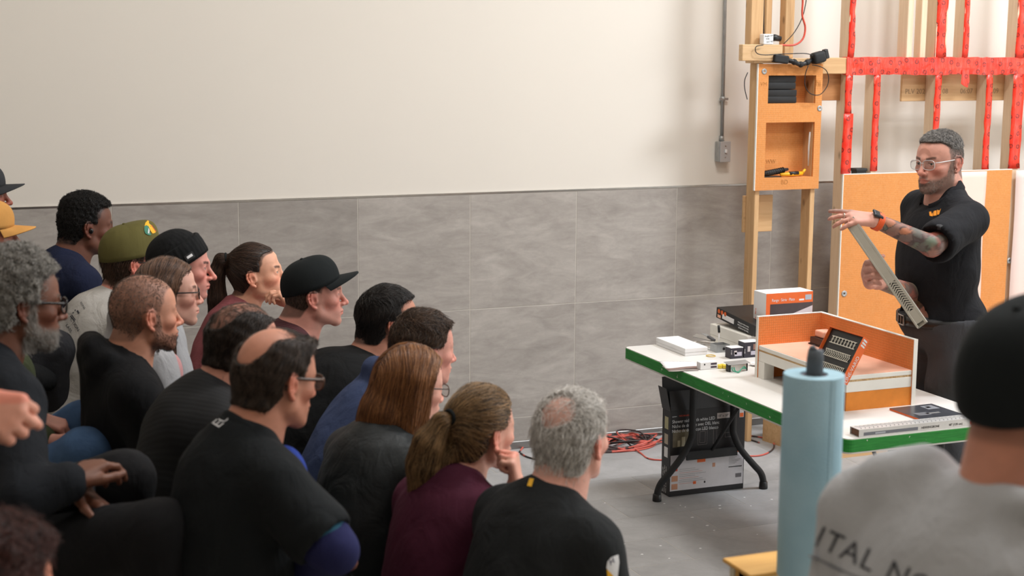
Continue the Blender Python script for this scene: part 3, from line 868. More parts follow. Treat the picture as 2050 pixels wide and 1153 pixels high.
def body_mesh(person, H, P, skin, fine=.0031, hands=(), ckw=None, prims=None, legs=True, torso=True, dark=1.0, arm_am=1.0, face_side=None, col_fn=None):
    """The one continuous body: head, neck, trunk, arms, legs; fine grid around the head and any hand in view."""
    pts = [H.c]
    if torso: pts += [P.hip, P.shR, P.shL, P.elR, P.elL, P.haR, P.haL]
    if legs: pts += [P.knR, P.knL, P.anR, P.anL]
    if not torso and P is not None: pts += [P.N]
    LP = np.array([H.R @ (p-H.c) for p in pts]); h = H.hs
    lo = LP.min(0)-.14; hi = LP.max(0)+.14
    lo = np.minimum(lo, [-.1*h, -.13*h, -.16*h]); hi = np.maximum(hi, [.1*h, .14*h, .135*h])
    fines = [[(-.096*h, .096*h, fine)], [(-.112*h, .125*h, fine)], [(-.135*h, .128*h, fine)]]
    for (q, rad, st) in hands:
        l = H.R @ (q-H.c)
        for d in range(3): fines[d].append((l[d]-rad, l[d]+rad, st))
    F = Field(*[axis_grid(lo[d], hi[d], .016, fines[d]) for d in range(3)], H.R, H.c)
    if torso: torso_prims(F, P, -.004, belly=.95)
    if torso:
        for sd in 'RL': arm_prims(F, P, sd, 0.0, am=arm_am)
    if legs:
        leg_prims(F, P)
        for an in (P.anR, P.anL): F.rc(F.loc(an), F.loc(an+P.f*.11-np.array([0, 0, .035])), .04, .03, k=.03)
    nk = H.p['neck']
    if P is not None:
        a = np.array([0, -.024, -.055])*h; b = F.loc(P.N+P.f*.03-P.u*.01)
        F.rc(a, b, nk*h, (nk+.006)*h, k=.022)
        F.rc(np.array([0, -.045, -.035])*h, F.loc(P.N-P.f*.01), (nk-.012)*h, (nk-.002)*h, k=.03)
    head_prims(F, H)
    if prims: prims(F)
    V, Q = F.nets()
    m = np.abs(V/h).max(1) < .135
    V2 = relax(V, Q, 1, .45); V = V2
    cols = skin_cols(V/h, skin, H, **(ckw or {}))
    if col_fn is not None: cols = col_fn(F.world(V), V/h, cols)
    o = np_mesh('body', F.world(V), Q, M_SKIN, person, cols)
    return o, F
def hair_shell(person, H, mat, t0=.010, kw=None, step=.0050, rip=(.0015, 130, 3), extra=None, name='hair', top=0.0, n=2200, length=.035, flow=None, r0=.0007, r1=.00025, curl=0, smat=None, lift=.0012, lift_end=None, jit=.3, k=6, cutmask=True, seed=11, rise=None, shell=True, sbias=None, curl_f=250, ext=(0, 0, 0, 0, 0), wfn=None):
    """A layer of hair over the skull with combed strands over it."""
    h = H.hs; kw = kw or {}
    F = Field(np.arange(-.125-ext[0], .126+ext[0], step)*h, np.arange(-.15-ext[1], .15+ext[2], step)*h, np.arange(-.15-ext[3], .17+ext[4], step)*h, H.R, H.c)
    F.margin = .05; W = H.p['wide']; v = lambda *a: np.array(a, float)*h
    F.ell(v(0, -.012, .036), v(.0745*W, .093*H.p['long'], .083), k=0)
    F.ell(v(0, -.03, .012), v(.066*W, .07, .066), k=.02*h)
    F.ell(v(0, .031, .028), v(.061*W, .061, .062), k=.02*h)
    F.rc(v(0, -.030, -.03), v(0, -.045, -.10), H.p['neck']*h*.95, H.p['neck']*h, k=.03)
    X, Y, Z = F.grid(); G = np.stack(np.broadcast_arrays(X, Y, Z), -1)/h
    m = hair_mask(G, **kw).astype(F32)
    t = t0*h*m-.007*(1-m)
    if top: t = t+(top*sstep(G[..., 2], .05, .11)*m).astype(F32)
    if rise is not None: t = t+(rise(G)*m).astype(F32)
    F.a = F.a-t.astype(F32)
    if rip: F.ripple(rip[0], rip[1], rip[2]+seed)
    if extra: extra(F)
    V, Q = F.nets(); V = relax(V, Q, 1, .5)
    o = np_mesh(name, F.world(V), Q, mat, person) if shell else None
    if n:
        rg = np.random.RandomState(seed); w = hair_mask(V/h, **kw) if not extra else np.ones(len(V))
        if wfn is not None: w = wfn(V/h)
        if sbias is not None: w = w*sbias(V/h)
        fl = flow or (lambda p: np.stack([p[:, 0]*.3, -.2-p[:, 1]*0-.0, -.9+0*p[:, 2]], 1))
        S = strands(F, V, w**2, n, length*h, fl, rg, k=k, lift=lift, lift_end=lift_end, curl=curl, jit=jit, curl_f=curl_f)
        sh = S.reshape(-1, 3); S = F.world(sh).reshape(S.shape)
        curves_obj('strands', S, smat or mat, o if o is not None else person, r0, r1)
    return o, F
def garment(person, name, mat, F, rip=(.003, 26, 1), it=1, fine=None):
    if rip: F.ripple(*rip)
    if fine: F.ripple(*fine)
    V, Q = F.nets(); V = relax(V, Q, it, .5)
    return np_mesh(name, F.world(V), Q, mat, person)
def body_field(P, step=.011, pad=.12, parts='torso'):
    pts = [P.N, P.hip, P.shR, P.shL, P.elR, P.elL, P.haR, P.haL] if parts == 'torso' else [P.hip, P.hiR, P.hiL, P.knR, P.knL, P.anR, P.anL]
    Rf = np.stack([P.r, P.f, P.u]); A = np.array([Rf @ (p-P.hip) for p in pts])
    lo = A.min(0)-pad-.06; hi = A.max(0)+pad+.06
    return Field(*[np.arange(lo[d], hi[d], step) for d in range(3)], Rf, P.hip)
def shirt(person, P, mat, name='shirt', g=.014, sleeve='long', collar='crew', belly=1.0, chest=1.0, step=.0105, rip=(.0026, 30, 5), fine=(.0009, 90, 8), sl_w=.012, am=1.0, extra=None, uptoR=None, uptoL=None, hem=-.02, colmat=None, neck=.056):
    F = body_field(P, step)
    torso_prims(F, P, g, belly=belly, chest=chest)
    full = sleeve == 'long'
    for sd, up in (('R', uptoR), ('L', uptoL)):
        if full: arm_prims(F, P, sd, g*.9, upto=up or .95, am=am)
        else:
            u_ = up or .82; arm_prims(F, P, sd, g*.9, upto=u_, fore=False, am=am, gw=sl_w)
            a_, b_ = (P.shR, P.elR) if sd == 'R' else (P.shL, P.elL); ax_ = norm(b_-a_); e_ = a_+(b_-a_)*u_
            F.rc(F.loc(e_+ax_*.094), F.loc(e_+ax_*.16), .090, .09, k=.004, op='s')
    F.cut(F.loc(P.hip+P.S*hem), F.rot(-P.S))
    if collar in ('crew', 'polo', 'stand', 'hood'):
        h = {'crew': .018, 'polo': .042, 'stand': .060, 'hood': .022}[collar]; r = neck+.012
        ax = norm(P.S*.7+P.B*.75+P.u*.25)            # the neck leans forward
        ring = []
        e1 = P.r; e2 = norm(np.cross(ax, e1))
        if np.dot(e2, P.f) < 0: e2 = -e2
        for q in range(20):
            t = 2*math.pi*q/20; ring.append(P.N+ax*.006+P.f*.018+e1*math.cos(t)*r+e2*math.sin(t)*(r+.004)-P.S*(.012+.012*math.sin(t)))
        for q in range(20):
            a, b = ring[q], ring[(q+1) % 20]
            F.rc(F.loc(a), F.loc(b), .0085 if collar == 'crew' else .0095, k=.008)
            if collar in ('polo', 'stand'):
                up = ax*h*.55
                F.rc(F.loc(a+up), F.loc(b+up), .006, k=.008); F.rc(F.loc(a+up*.5), F.loc(b+up*.5), .007, k=.006)
        if collar == 'hood':
            for (a0, a1, rad, out, dz) in ((-178, -140, .027, .020, .014), (-140, -110, .034, .030, .014), (-110, -70, .042, .038, .014), (-70, -40, .034, .030, .014), (-40, -2, .027, .020, .014)):
                q = []
                for t in (math.radians(a0), math.radians(a1)):
                    q.append(P.N+e1*math.cos(t)*(r+out)+e2*math.sin(t)*(r+out+.006)+P.u*dz-P.S*.012)
                F.rc(F.loc(q[0]), F.loc(q[1]), rad, rad, k=.012)
            c = P.N+e2*-(r+.034)-P.u*.03; F.rc(F.loc(c-e2*.012), F.loc(c-P.S*.10+e2*.004), .044, .032, k=.012)
            F.rc(F.loc(c-P.S*.02-P.r*.06), F.loc(c-P.S*.105), .040, .026, k=.03); F.rc(F.loc(c-P.S*.02+P.r*.06), F.loc(c-P.S*.105), .040, .026, k=.03)
            a = F.loc(P.H.w((0, -.02, -.12))); b = F.loc(P.H.w((0, -.01, .06)))
            F.rc(a, b, .070, .096, k=.012, op='s')
    if extra: extra(F)
    return garment(person, name, mat, F, rip, 1, fine)
H_of = {}
def trousers(person, P, mat, g=.014, step=.017, rip=(.003, 30, 9), lm=1.0, name='trousers'):
    F = body_field(P, step, parts='legs')
    R = F.rot(np.stack([P.r, P.B, P.S]).T).T
    F.ell(F.loc(P.hip+P.S*.02), (.172*P.wid, .135, .12), k=.05, R=R, grow=g)
    leg_prims(F, P, g, lm=lm)
    F.cut(F.loc(np.array([*P.anR[:2], P.anR[2]-.005])), (0, 0, -1.0))
    return garment(person, name, mat, F, rip)
def head_at(px, py, d, rel, pitch=0, roll=0, hs=1.0, fem=False, **kw):
    c = at_d(px, py, d); v = c-CC; yaw = math.atan2(v[0], v[1])+math.radians(rel)
    return Head(c, yaw, math.radians(pitch), math.radians(roll), hs, fem, **kw), math.atan2(v[0], v[1])
SOCK = plain('dark_shoe_leather', (34, 32, 31), .5)

# ------------------------------------------------------------------ marks laid on cloth, long hair
from mathutils.bvhtree import BVHTree
def bvh_of(o):
    M = wloc(o); return BVHTree.FromPolygons([v.co+M for v in o.data.vertices], [p.vertices[:] for p in o.data.polygons])
def drape(name, bm, target, parent, mat, off=.0012, fall=None, cuts=2):
    """bm holds a flat figure in photograph pixels (x, y); lay it on the surface of target."""
    bmesh.ops.triangulate(bm, faces=bm.faces[:])
    if cuts: bmesh.ops.subdivide_edges(bm, edges=bm.edges[:], cuts=cuts, use_grid_fill=True)
    T = bvh_of(target); last = None; cc = Vector(CC)
    for v in bm.verts:
        d = Vector(ray(v.co.x, v.co.y)); h = T.ray_cast(cc, d.normalized())
        if h[0] is not None: last = (h[0]-cc).length/d.length; v.co = h[0]-d.normalized()*off
        else: v.co = cc+d*(last or fall or 3)
    me = bpy.data.meshes.new(name); bm.to_mesh(me); bm.free()
    o = link_mesh(name, me, mat, parent); return o
def drape_poly(name, polys, target, parent, mat, cuts=2, off=.0012):
    bm = bmesh.new()
    for p in polys: bm.faces.new([bm.verts.new((q[0], q[1], 0)) for q in p])
    return drape(name, bm, target, parent, mat, off, cuts=cuts)
def drape_text(name, body, size, org, ux, vx, target, parent, mat, cuts=2, off=.0012, fall=None, bold=0):
    c = bpy.data.curves.new(name, 'FONT'); c.body = body; c.size = size; c.resolution_u = 2; c.offset = bold
    o = bpy.data.objects.new(name, c); COL.objects.link(o); bpy.context.view_layer.update()
    me = bpy.data.meshes.new_from_object(o.evaluated_get(bpy.context.evaluated_depsgraph_get())); bpy.data.objects.remove(o); bpy.data.curves.remove(c)
    bm = bmesh.new(); bm.from_mesh(me); bpy.data.meshes.remove(me)
    for v in bm.verts:
        x, y = v.co.x, v.co.y; v.co = Vector((org[0]+ux[0]*x+vx[0]*y, org[1]+ux[1]*x+vx[1]*y, 0))
    return drape(name, bm, target, parent, mat, off, fall, cuts)
def tail_flow(base, pts, h):
    """Comb towards the tie, then along the tail."""
    base = np.array(base)*h; T = np.array(pts)*h
    def fl(p):
        d = base-p; n = np.linalg.norm(d, axis=1, keepdims=True); d = d/np.maximum(n, 1e-6)
        best = np.full(len(p), 1e9); tan = np.zeros_like(p)
        for a, b in zip(T[:-1], T[1:]):
            ab = b-a; t = np.clip(((p-a) @ ab)/(ab @ ab), 0, 1); q = np.linalg.norm(p-a-t[:, None]*ab, axis=1)
            m = q < best; best[m] = q[m]; tan[m] = ab/np.linalg.norm(ab)
        dist0 = np.linalg.norm(p-base, axis=1)
        tailm = (sstep(base[1]-p[:, 1], -.012*h, .012*h))*(best < .07*h)
        return d*(1-tailm[:, None])+tan*tailm[:, None]
    return fl
def wool(name, c, pitch=90, depth=.8):
    """Knitted or quilted cloth with a lattice of stitched channels."""
    t = NT(name); c = srgb(c); v = t.coords()
    w = t.add('ShaderNodeTexWave', wave_type='BANDS', bands_direction='DIAGONAL', i_Scale=pitch, i_Distortion=1.2, i_Detail=1.0); t.link(v, w.inputs['Vector'])
    n = t.noise(v, 7, 3); t.color(t.ramp(n, [(.3, tuple(x*.85 for x in c)), (.7, tuple(x*1.15 for x in c))])); t.rough(.75, 0, .3)
    t.bump(w.outputs['Fac'], depth, .006); return t.m

def collar_leaf(person, P, mat, r=.070, open_=26, h=.046):
    """Turned-down collar: a band that stands round the neck and folds over, open at the throat."""
    ax = norm(P.S*.7+P.B*.55+P.u*.35); e1 = P.r; e2 = norm(np.cross(ax, e1))
    if np.dot(e2, P.f) < 0: e2 = -e2
    n = 40; V = []; Q = []
    for i in range(n+1):
        t = math.radians(90+open_+(360-2*open_)*i/n); fr = sstep(np.array(math.sin(t)), -.2, 1.0); c = P.N+P.f*.016-P.S*(.006+.018*math.sin(t)); d = e1*math.cos(t)+e2*math.sin(t)
        for (rr, z) in ((r-.004, -.012), (r-.003, h*.8), (r+.002, h), (r+.008, h*.85), (r+.012+.020*fr, .008-.042*fr), (r+.009+.020*fr, .005-.042*fr), (r+.004, h*.55), (r, -.012)): V.append(c+d*rr+ax*z)
    m = 8
    for i in range(n):
        for k in range(m): Q.append((i*m+k, i*m+(k+1) % m, (i+1)*m+(k+1) % m, (i+1)*m+k))
    return np_mesh('collar', np.array(V), np.array(Q), mat, person)
# ------------------------------------------------------------------ framing mock-up at the right
M_LUMBER = wood('spruce_lumber', (218, 180, 134), (196, 152, 106), 2); M_LUMX = wood('spruce_lumber_flat', (222, 188, 146), (202, 162, 116), 0); M_PALE = wood('pale_spruce', (234, 210, 182), (218, 190, 158), 2)
M_PALEX = wood('pale_board', (218, 180, 134), (196, 154, 108), 0, .7); M_PLYD = wood('brown_plywood', (188, 132, 84), (160, 106, 62), 0, .7, False)
def red_tape_mat():
    t = NT('red_sheathing_tape'); v = t.coords(); n = t.noise(v, 9, 4, .6, .8)
    col = t.ramp(n, [(.3, srgb((226, 40, 22))), (.7, srgb((250, 74, 50)))])
    x_, y_, z_ = t.sep(v); vo = t.add('ShaderNodeTexVoronoi', voronoi_dimensions='2D', i_Scale=17.0, i_Randomness=.5); t.link(t.comb(x_, z_, 0.0), vo.inputs['Vector'])
    ring = t.ramp(vo.outputs['Distance'], [(.0, (.7, .7, .7)), (.10, (.25, .25, .25)), (.15, (1, 1, 1)), (.21, (1, 1, 1)), (.24, (0, 0, 0))])
    f = t.noise(v, 160, 2); dots = t.math('GREATER_THAN', f, .40)
    k = t.math('MULTIPLY', t.sep(ring)[0], dots)
    t.color(t.mix(t.math('MULTIPLY', k, .85), col, srgb((70, 22, 20)))); t.rough(.22, 0, .5)
    t.bump(t.noise(t.coords((30, 30, 6)), 1.6, 4, .6, 1.5), .8, .006); return t.m
M_TAPE = red_tape_mat()
def kerdi(name, c, c2, grid=.0105, axis='XZ'):
    """Orange fleece board with a printed grid."""
    t = NT(name); v = t.coords(); x, y, z = t.sep(v); a = {'XZ': (x, z), 'YZ': (y, z), 'XY': (x, y)}[axis]
    def line(q): return t.math('LESS_THAN', t.math('ABSOLUTE', t.math('SUBTRACT', t.math('FRACT', t.math('DIVIDE', q, grid)), .5)), .13)
    l = t.math('MAXIMUM', line(a[0]), line(a[1])); n = t.noise(v, 14, 5); f = t.noise(v, 120, 2)
    col = t.ramp(n, [(.3, srgb(c)), (.7, tuple(min(1, q*1.12) for q in srgb(c)))]); col = t.mix(t.math('MULTIPLY', l, .42), col, srgb(c2))
    col = t.mix(t.math('MULTIPLY', f, .22), col, srgb((255, 220, 170)))
    t.color(col); t.rough(.85, 0, .2); t.bump(f, .3, .001); return t.m
M_ORANGE = kerdi('orange_foam_board', (212, 134, 66), (174, 102, 48)); M_ORANGEY = kerdi('orange_foam_board_side', (224, 126, 58), (184, 96, 40), axis='YZ'); M_ORANGEP = kerdi('orange_foam_board_small', (224, 126, 58), (184, 96, 40))
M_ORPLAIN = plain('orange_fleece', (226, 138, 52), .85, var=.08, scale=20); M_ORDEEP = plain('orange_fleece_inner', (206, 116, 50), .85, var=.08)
M_FOAM = plain('white_foam_edge', (238, 236, 228), .8, var=.03); M_WHITE = plain('white_card', (236, 236, 236), .55, var=.02); M_BLACK = plain('black_plastic', (20, 20, 21), .45); M_RUB = plain('black_rubber', (26, 26, 27), .7)
M_PINKF = plain('pink_fleece', (242, 184, 158), .9, var=.05, scale=9); M_CORD = plain('red_orange_cord', (206, 78, 58), .45, var=.2, scale=40); M_CORDB = plain('black_cord', (34, 32, 32), .5)
M_PRTW = plain('white_lettering', (225, 225, 225), .7); M_PRTK = plain('black_lettering', (40, 38, 36), .8); M_PRTG = plain('grey_lettering', (120, 118, 116), .8); M_PRTO = plain('orange_print', (230, 104, 40), .6)
FYF = 7.10
def X(px, py, Y): return at_y(px, py, Y)[0]
def Z(px, py, Y): return at_y(px, py, Y)[2]
fr = thing('stud_frame', 'timber stud framework with shiny red taped header and studs, standing before the white wall', 'stud wall', (5.3, 7.15, 0))
def stud(x0, x1, z0, z1, tape=None, flap=.004, y0=FYF, d=.089, mat=None, tz=None):
    s_ = box('stud', (x0, y0, z0), (x1, y0+d, z1), mat or M_PALE, fr, .003)
    if tape:
        a, b = tz or (z0, z1); bm = bmesh.new(); nseg = max(4, int((b-a)/.05)); rg = random.Random(int(x0*1000)); L_, R_ = [], []
        for i in range(nseg+1):
            z = a+(b-a)*i/nseg; L_.append((x0-flap+rg.uniform(-.003, .003), z)); R_.append((x1+flap+rg.uniform(-.003, .003), z))
        rows = []
        for (l, z), (r, _) in zip(L_, R_):
            q = rg.uniform(0, .002); rows.append([bm.verts.new((l, y0-.001+rg.uniform(0, .004), z)), bm.verts.new((l*.7+r*.3, y0-.003-q, z)), bm.verts.new((l*.3+r*.7, y0-.003-q, z)), bm.verts.new((r, y0-.001+rg.uniform(0, .004), z))])
        for A, B in zip(rows, rows[1:]):
            for k in range(3): bm.faces.new((A[k], A[k+1], B[k+1], B[k]))
        ex = bmesh.ops.extrude_face_region(bm, geom=bm.faces[:])
        for g_ in ex['geom']:
            if isinstance(g_, bmesh.types.BMVert): g_.co.y += .0008
        obj('tape', bm, M_TAPE, s_, smooth=True)
    return s_
HZ0, HZ1, TOPZ = 2.006, 2.093, 2.75
stud(4.852, 4.890, HZ1, TOPZ, True, .001); stud(5.232, 5.270, HZ1, TOPZ); stud(5.424, 5.500, HZ1, TOPZ, True, .001); stud(5.345, 5.383, HZ1, TOPZ, y0=FYF+.03, d=.06); stud(5.614, 5.652, HZ1, TOPZ, True, .001); stud(5.985, 6.060, HZ1, TOPZ, True, .001); stud(6.42, 6.458, HZ1, TOPZ, True, .001)
s1 = stud(4.846, 4.884, 0, HZ0, True, .004, tz=(1.78, HZ0)); stud(5.030, 5.068, .3, HZ0, True, .003, tz=(1.47, HZ0)); stud(5.438, 5.476, .3, HZ0, True, .002, tz=(1.45, HZ0)); stud(5.795, 5.833, .3, HZ0, True, .004, tz=(1.46, HZ0)); stud(5.990, 6.050, .3, HZ0, True, .010, tz=(1.46, HZ0)); stud(6.40, 6.438, .3, HZ0, True, .003, tz=(1.45, HZ0))
bm = bmesh.new(); rg = random.Random(4); rows = []
for i in range(9):                                                  # wider second strip of tape over the foot of the first stud
    z = 1.46+(1.79-1.46)*i/8; e = rg.uniform(-.002, .002); rows.append([bm.verts.new((4.834+e-.004*(8-i)/8, FYF-.006, z)), bm.verts.new((4.862+e, FYF-.009, z)), bm.verts.new((4.896+e, FYF-.006, z))])
for A, B in zip(rows, rows[1:]):
    for k in range(2): bm.faces.new((A[k], A[k+1], B[k+1], B[k]))
ex = bmesh.ops.extrude_face_region(bm, geom=bm.faces[:])
for g_ in ex['geom']:
    if isinstance(g_, bmesh.types.BMVert): g_.co.y += .001
obj('tape', bm, M_TAPE, s1, smooth=True)
hd_ = box('header', (X(1643, 250, 7.06)+.014, FYF, HZ0), (6.9, FYF+.038, HZ1), M_PALEX, fr, .003)
bm = bmesh.new(); rg = random.Random(9); rows = []                    # crumpled tape wrapped round the header
for i in range(60):
    x = 4.842+(6.9-4.842)*i/59; j = lambda a: rg.uniform(-a, a)
    rows.append([bm.verts.new((x+j(.004), y_, z_)) for (y_, z_) in ((FYF+.040, HZ0-.002+j(.001)), (FYF-.003+j(.002), HZ0-.005+j(.004)), (FYF-.006+j(.003), HZ0+.03+j(.006)), (FYF-.006+j(.003), HZ0+.058+j(.006)), (FYF-.003+j(.002), HZ1+.004+j(.003)), (FYF+.040, HZ1+.003+j(.002)))])
for A, B in zip(rows, rows[1:]):
    for k in range(6): bm.faces.new((A[k], A[(k+1) % 6], B[(k+1) % 6], B[k]))
bm.faces.new(rows[0][::-1]); bm.faces.new(rows[-1]); obj('tape', bm, M_TAPE, hd_, smooth=False)
bm = bmesh.new(); v = [bm.verts.new(q) for q in ((5.610, FYF-.010, HZ0+.02), (5.655, FYF-.010, HZ0+.02), (5.662, FYF-.012, 1.960), (5.648, FYF-.016, 1.928), (5.628, FYF-.012, 1.936), (5.606, FYF-.010, 1.950))]; bm.faces.new(v)
ex = bmesh.ops.extrude_face_region(bm, geom=bm.faces[:])
for g_ in ex['geom']:
    if isinstance(g_, bmesh.types.BMVert): g_.co.y += .0015
obj('tape_end', bm, M_TAPE, hd_)
pb = box('backing_board', (5.28, 7.190, 1.850), (6.30, 7.208, HZ0), M_PALEX, fr, .002)
for (px, b_) in ((1812, 'PLV 202'), (1880, '/ 08'), (1922, '06:07'), (1988, '09')): text('lettering', b_, .040, plain('faded_stamp', (150, 122, 92), .8), (X(px, 186, 7.189), 7.1893, 1.892), (1, 0, 0), (0, 0, 1), pb)
box('blocking', (4.70, 7.150, 1.86), (4.846, 7.168, HZ0), M_PLYD, fr, .002); box('blocking', (4.89, 7.12, 1.40), (5.028, 7.158, 1.44), M_LUMX, fr, .002)
bxb = thing('junction_box', 'small black box on the blocking behind the top of the orange board', 'box', (4.985, 7.14, 1.44))
bm = bmesh.new(); add_box(bm, (4.945, 7.112, 1.44), (5.012, 7.165, 1.478), .004, 2); obj('housing', bm, M_BLACK, bxb); bm = bmesh.new(); add_box(bm, (4.940, 7.108, 1.470), (5.017, 7.169, 1.486), .003, 1); obj('lid', bm, M_BLACK, bxb)
text('lettering', 'AX', .05, plain('pencil_mark', (150, 110, 76), .8), (4.8458, 7.176, 1.17), (0, -1, 0), (0, 0, 1), s1, sx=.8)
# --- niche stand: legs, block shelf, uprights
ns = thing('niche_stand', 'narrow timber stand carrying the orange board with two recesses', 'stand', (4.5, 7.12, 0))
NY = 7.072
lx0, rx0 = X(1511, 380, NY), X(1622, 380, NY); bx0_, bx1_ = X(1511, 377, 7.06), X(1643, 250, 7.06)
for x0 in (lx0, rx0): box('leg', (x0, NY, 0), (x0+.030, NY+.089, 2.062), M_LUMBER, ns, .003)
box('scrap_block', (X(1488, 428, 7.165), 7.163, Z(1516, 464, 7.165)), (X(1546, 428, 7.165), 7.181, Z(1516, 391, 7.165)), M_PALEX, ns, .002)
zs0, zs1 = Z(1526, 122, 7.03), Z(1526, 89, 7.03)
box('shelf_block', (X(1486, 105, 7.03), 7.03, zs0), (X(1567, 105, 7.03), 7.068, zs1), M_LUMX, ns, .003)
box('top_plate', (bx0_-.03, 7.06, 2.0625), (bx1_+.012, 7.15, 2.0895), M_LUMX, ns, .003)
for (a, b, y0) in ((1503, 1528, 7.085), (1533, 1545, 7.16), (1572, 1590, 7.10)): box('upright', (X(a, 60, y0), y0, 2.090), (X(b, 60, y0), y0+.06, TOPZ), M_LUMBER, ns, .003)
bx = thing('niche_board', 'orange foam board with two recessed niches on the timber stand', 'wall board', (4.5, 7.06, 1.39))
bx0, bx1, bz0, bz1 = X(1511, 377, 7.06), X(1643, 250, 7.06), 1.388, 2.060
by0, by1 = 7.058, 7.071
u0, u1, uz0, uz1 = X(1538, 180, by0), X(1633, 180, by0), Z(1585, 207, by0), Z(1585, 151, by0)
w0, w1, wz0, wz1 = X(1532, 300, by0), X(1629, 300, by0), Z(1580, 355, by0), Z(1580, 245, by0)
bm = bmesh.new()
for (a, b, c, d) in ((bx0, bx1, bz0, wz0), (bx0, bx1, wz1, uz0), (bx0, bx1, uz1, bz1), (bx0, w0, wz0, wz1), (w1, bx1, wz0, wz1), (bx0, u0, uz0, uz1), (u1, bx1, uz0, uz1)): add_box(bm, (a, by0, c), (b, by1, d))
obj('front_board', bm, M_ORANGE, bx); box('board_edge', (bx0-.004, by0, bz0), (bx0, by1, bz1), M_FOAM, bx, 0)
for (a, b, c, d, dp) in ((u0, u1, uz0, uz1, .090), (w0, w1, wz0, wz1, .088)):
    bm = bmesh.new(); k = .010
    add_box(bm, (a-k, by1, c-k), (a, by1+dp, d+k)); add_box(bm, (b, by1, c-k), (b+k, by1+dp, d+k)); add_box(bm, (a, by1, c-k), (b, by1+dp, c)); add_box(bm, (a, by1, d), (b, by1+dp, d+k)); add_box(bm, (a-k, by1+dp, c-k), (b+k, by1+dp+.01, d+k))
    obj('niche_box', bm, M_ORANGE, bx)
def washer(px, py, y, parent, r=.016):
    c = at_y(px, py, y); bm = bmesh.new(); add_lathe(bm, [(r*.25, 0), (r*.35, .002), (r*.8, .0035), (r, .001), (r, 0)], 20, Matrix.Translation(Vector(c)) @ Matrix.Rotation(math.pi/2, 4, 'X')); return obj('washer', bm, M_GALV, parent, smooth=True)
washer(1530, 143, by0, bx); washer(1641, 217, by0, bx)
for (px, py, b_, s_) in ((1522, 172, 'VM', .03), (1633, 172, 'hi', .045), (1529, 327, 'WW', .03), (1563, 369, 'BD', .035)): text('lettering', b_, s_, plain('board_stamp', (178, 116, 56), .8), at_y(px, py, by0-.0006) if px != 1529 else at_y(px+4, py, by1+.087), (1, 0, 0), (0, 0, 1), bx)
z_u = uz0
for k, lb in ((0, 'black zip case in the upper niche, the lower of the two'), (1, 'black zip case in the upper niche, lying on top of the other')):
    c = np.array([u0+.004+.002*k, 7.074, uz0+.0005+k*.074]); w, h = .186-.01*k, .072
    t = thing('tool_case', lb, 'case', tuple(c), 'black tool cases in the upper niche')
    for nm, z0, z1 in (('lower_shell', 0, .495), ('upper_shell', .505, 1)):
        bm = bmesh.new(); add_box(bm, c+np.array([0, 0, h*z0]), c+np.array([w, .080, h*z1]), .006, 2); obj(nm, bm, M_RUB, t, shade_angle=.6)
    bm = bmesh.new(); add_box(bm, c+np.array([.005, .004, h*.46]), c+np.array([w-.005, .076, h*.54])); obj('zip_band', bm, M_BLACK, t)
fl_ = wz0
t = thing('grout_float', 'black ribbed tool handle lying in the lower niche', 'tool', (w0+.09, 7.11, fl_)); p0 = np.array([w0+.004, 7.088, fl_+.018]); p1 = np.array([w0+.175, 7.105, fl_+.040])
bm = bmesh.new(); add_tube(bm, [p0, p0*.7+p1*.3, p0*.3+p1*.7, p1], [.013, .016, .014, .007], 10); obj('grip', bm, M_RUB, t, smooth=True)
bm = bmesh.new()
for q in np.linspace(.15, .8, 9): c = p0*(1-q)+p1*q; add_tube(bm, [c, c+(p1-p0)*.02], .0172, 10)
obj('grip_ribs', bm, M_BLACK, t, smooth=True); box('base', (w0+.002, 7.080, fl_), (w0+.12, 7.13, fl_+.006), M_BLACK, t, .001)
t = thing('utility_knife', 'yellow and black utility knife on the floor of the lower niche', 'knife', (w0+.2, 7.09, fl_)); a = np.array([w0+.112, 7.076, fl_+.014]); b = np.array([w0+.255, 7.090, fl_+.016])
bm = bmesh.new(); add_tube(bm, [a, a*.5+b*.5, b], [.008, .013, .011], 8); obj('handle', bm, plain('yellow_plastic', (234, 176, 30), .4), t, smooth=True)
bm = bmesh.new(); add_tube(bm, [a*.62+b*.38+np.array([0, -.004, .004]), a*.2+b*.8+np.array([0, -.004, .004])], .0105, 8); obj('grip_inlay', bm, M_BLACK, t, smooth=True)
bm = bmesh.new(); add_tube(bm, [b, b+np.array([.02, 0, .022])], [.009, .006], 8); obj('nose', bm, plain('yellow_plastic', (234, 176, 30), .4), t, smooth=True)
t = tag(tube('cable_tie_strip', [(w1-.003, 7.10, wz0+.055), (w1-.006, 7.098, wz0+.16), (w1-.003, 7.094, wz1-.055)], .0055, M_WHITE), 'narrow white strip standing against the right side of the lower niche', 'strip')
# --- things on top of the niche stand
zt = 2.0905
t = thing('power_adapter', 'small white power adapter with handwriting on the shelf block', 'adapter', tuple(at_y(1538, 100, 7.02)))
c = np.array([X(1538, 92, 7.03), 7.05, zs1]); bm = bmesh.new(); add_box(bm, c+np.array([-.030, -.022, 0]), c+np.array([.030, .022, .055]), .005, 2); ad_ = obj('housing', bm, M_WHITE, t)
for k, b_ in enumerate(('Angle ave', 'THE', 'DO NOT')): text('lettering', b_, .013, M_PRTK, c+np.array([-.024+.006*k, -.0226, .038-.015*k]), (1, 0, .12), (0, 0, 1), t)
bm = bmesh.new(); add_tube(bm, [c+np.array([.030, 0, .035]), c+np.array([.050, 0, .036]), c+np.array([.085, 0, .030])], [.016, .018, .014], 10); obj('plug', bm, M_BLACK, t, smooth=True)
def cable(name, pix, Y, r, mat, label, cat='cable', group=None):
    pts = smooth_path([at_y(p[0], p[1], Y if len(p) < 3 else p[2]) for p in pix], 6); return tag(tube(name, pts, r, mat), label, cat, group)
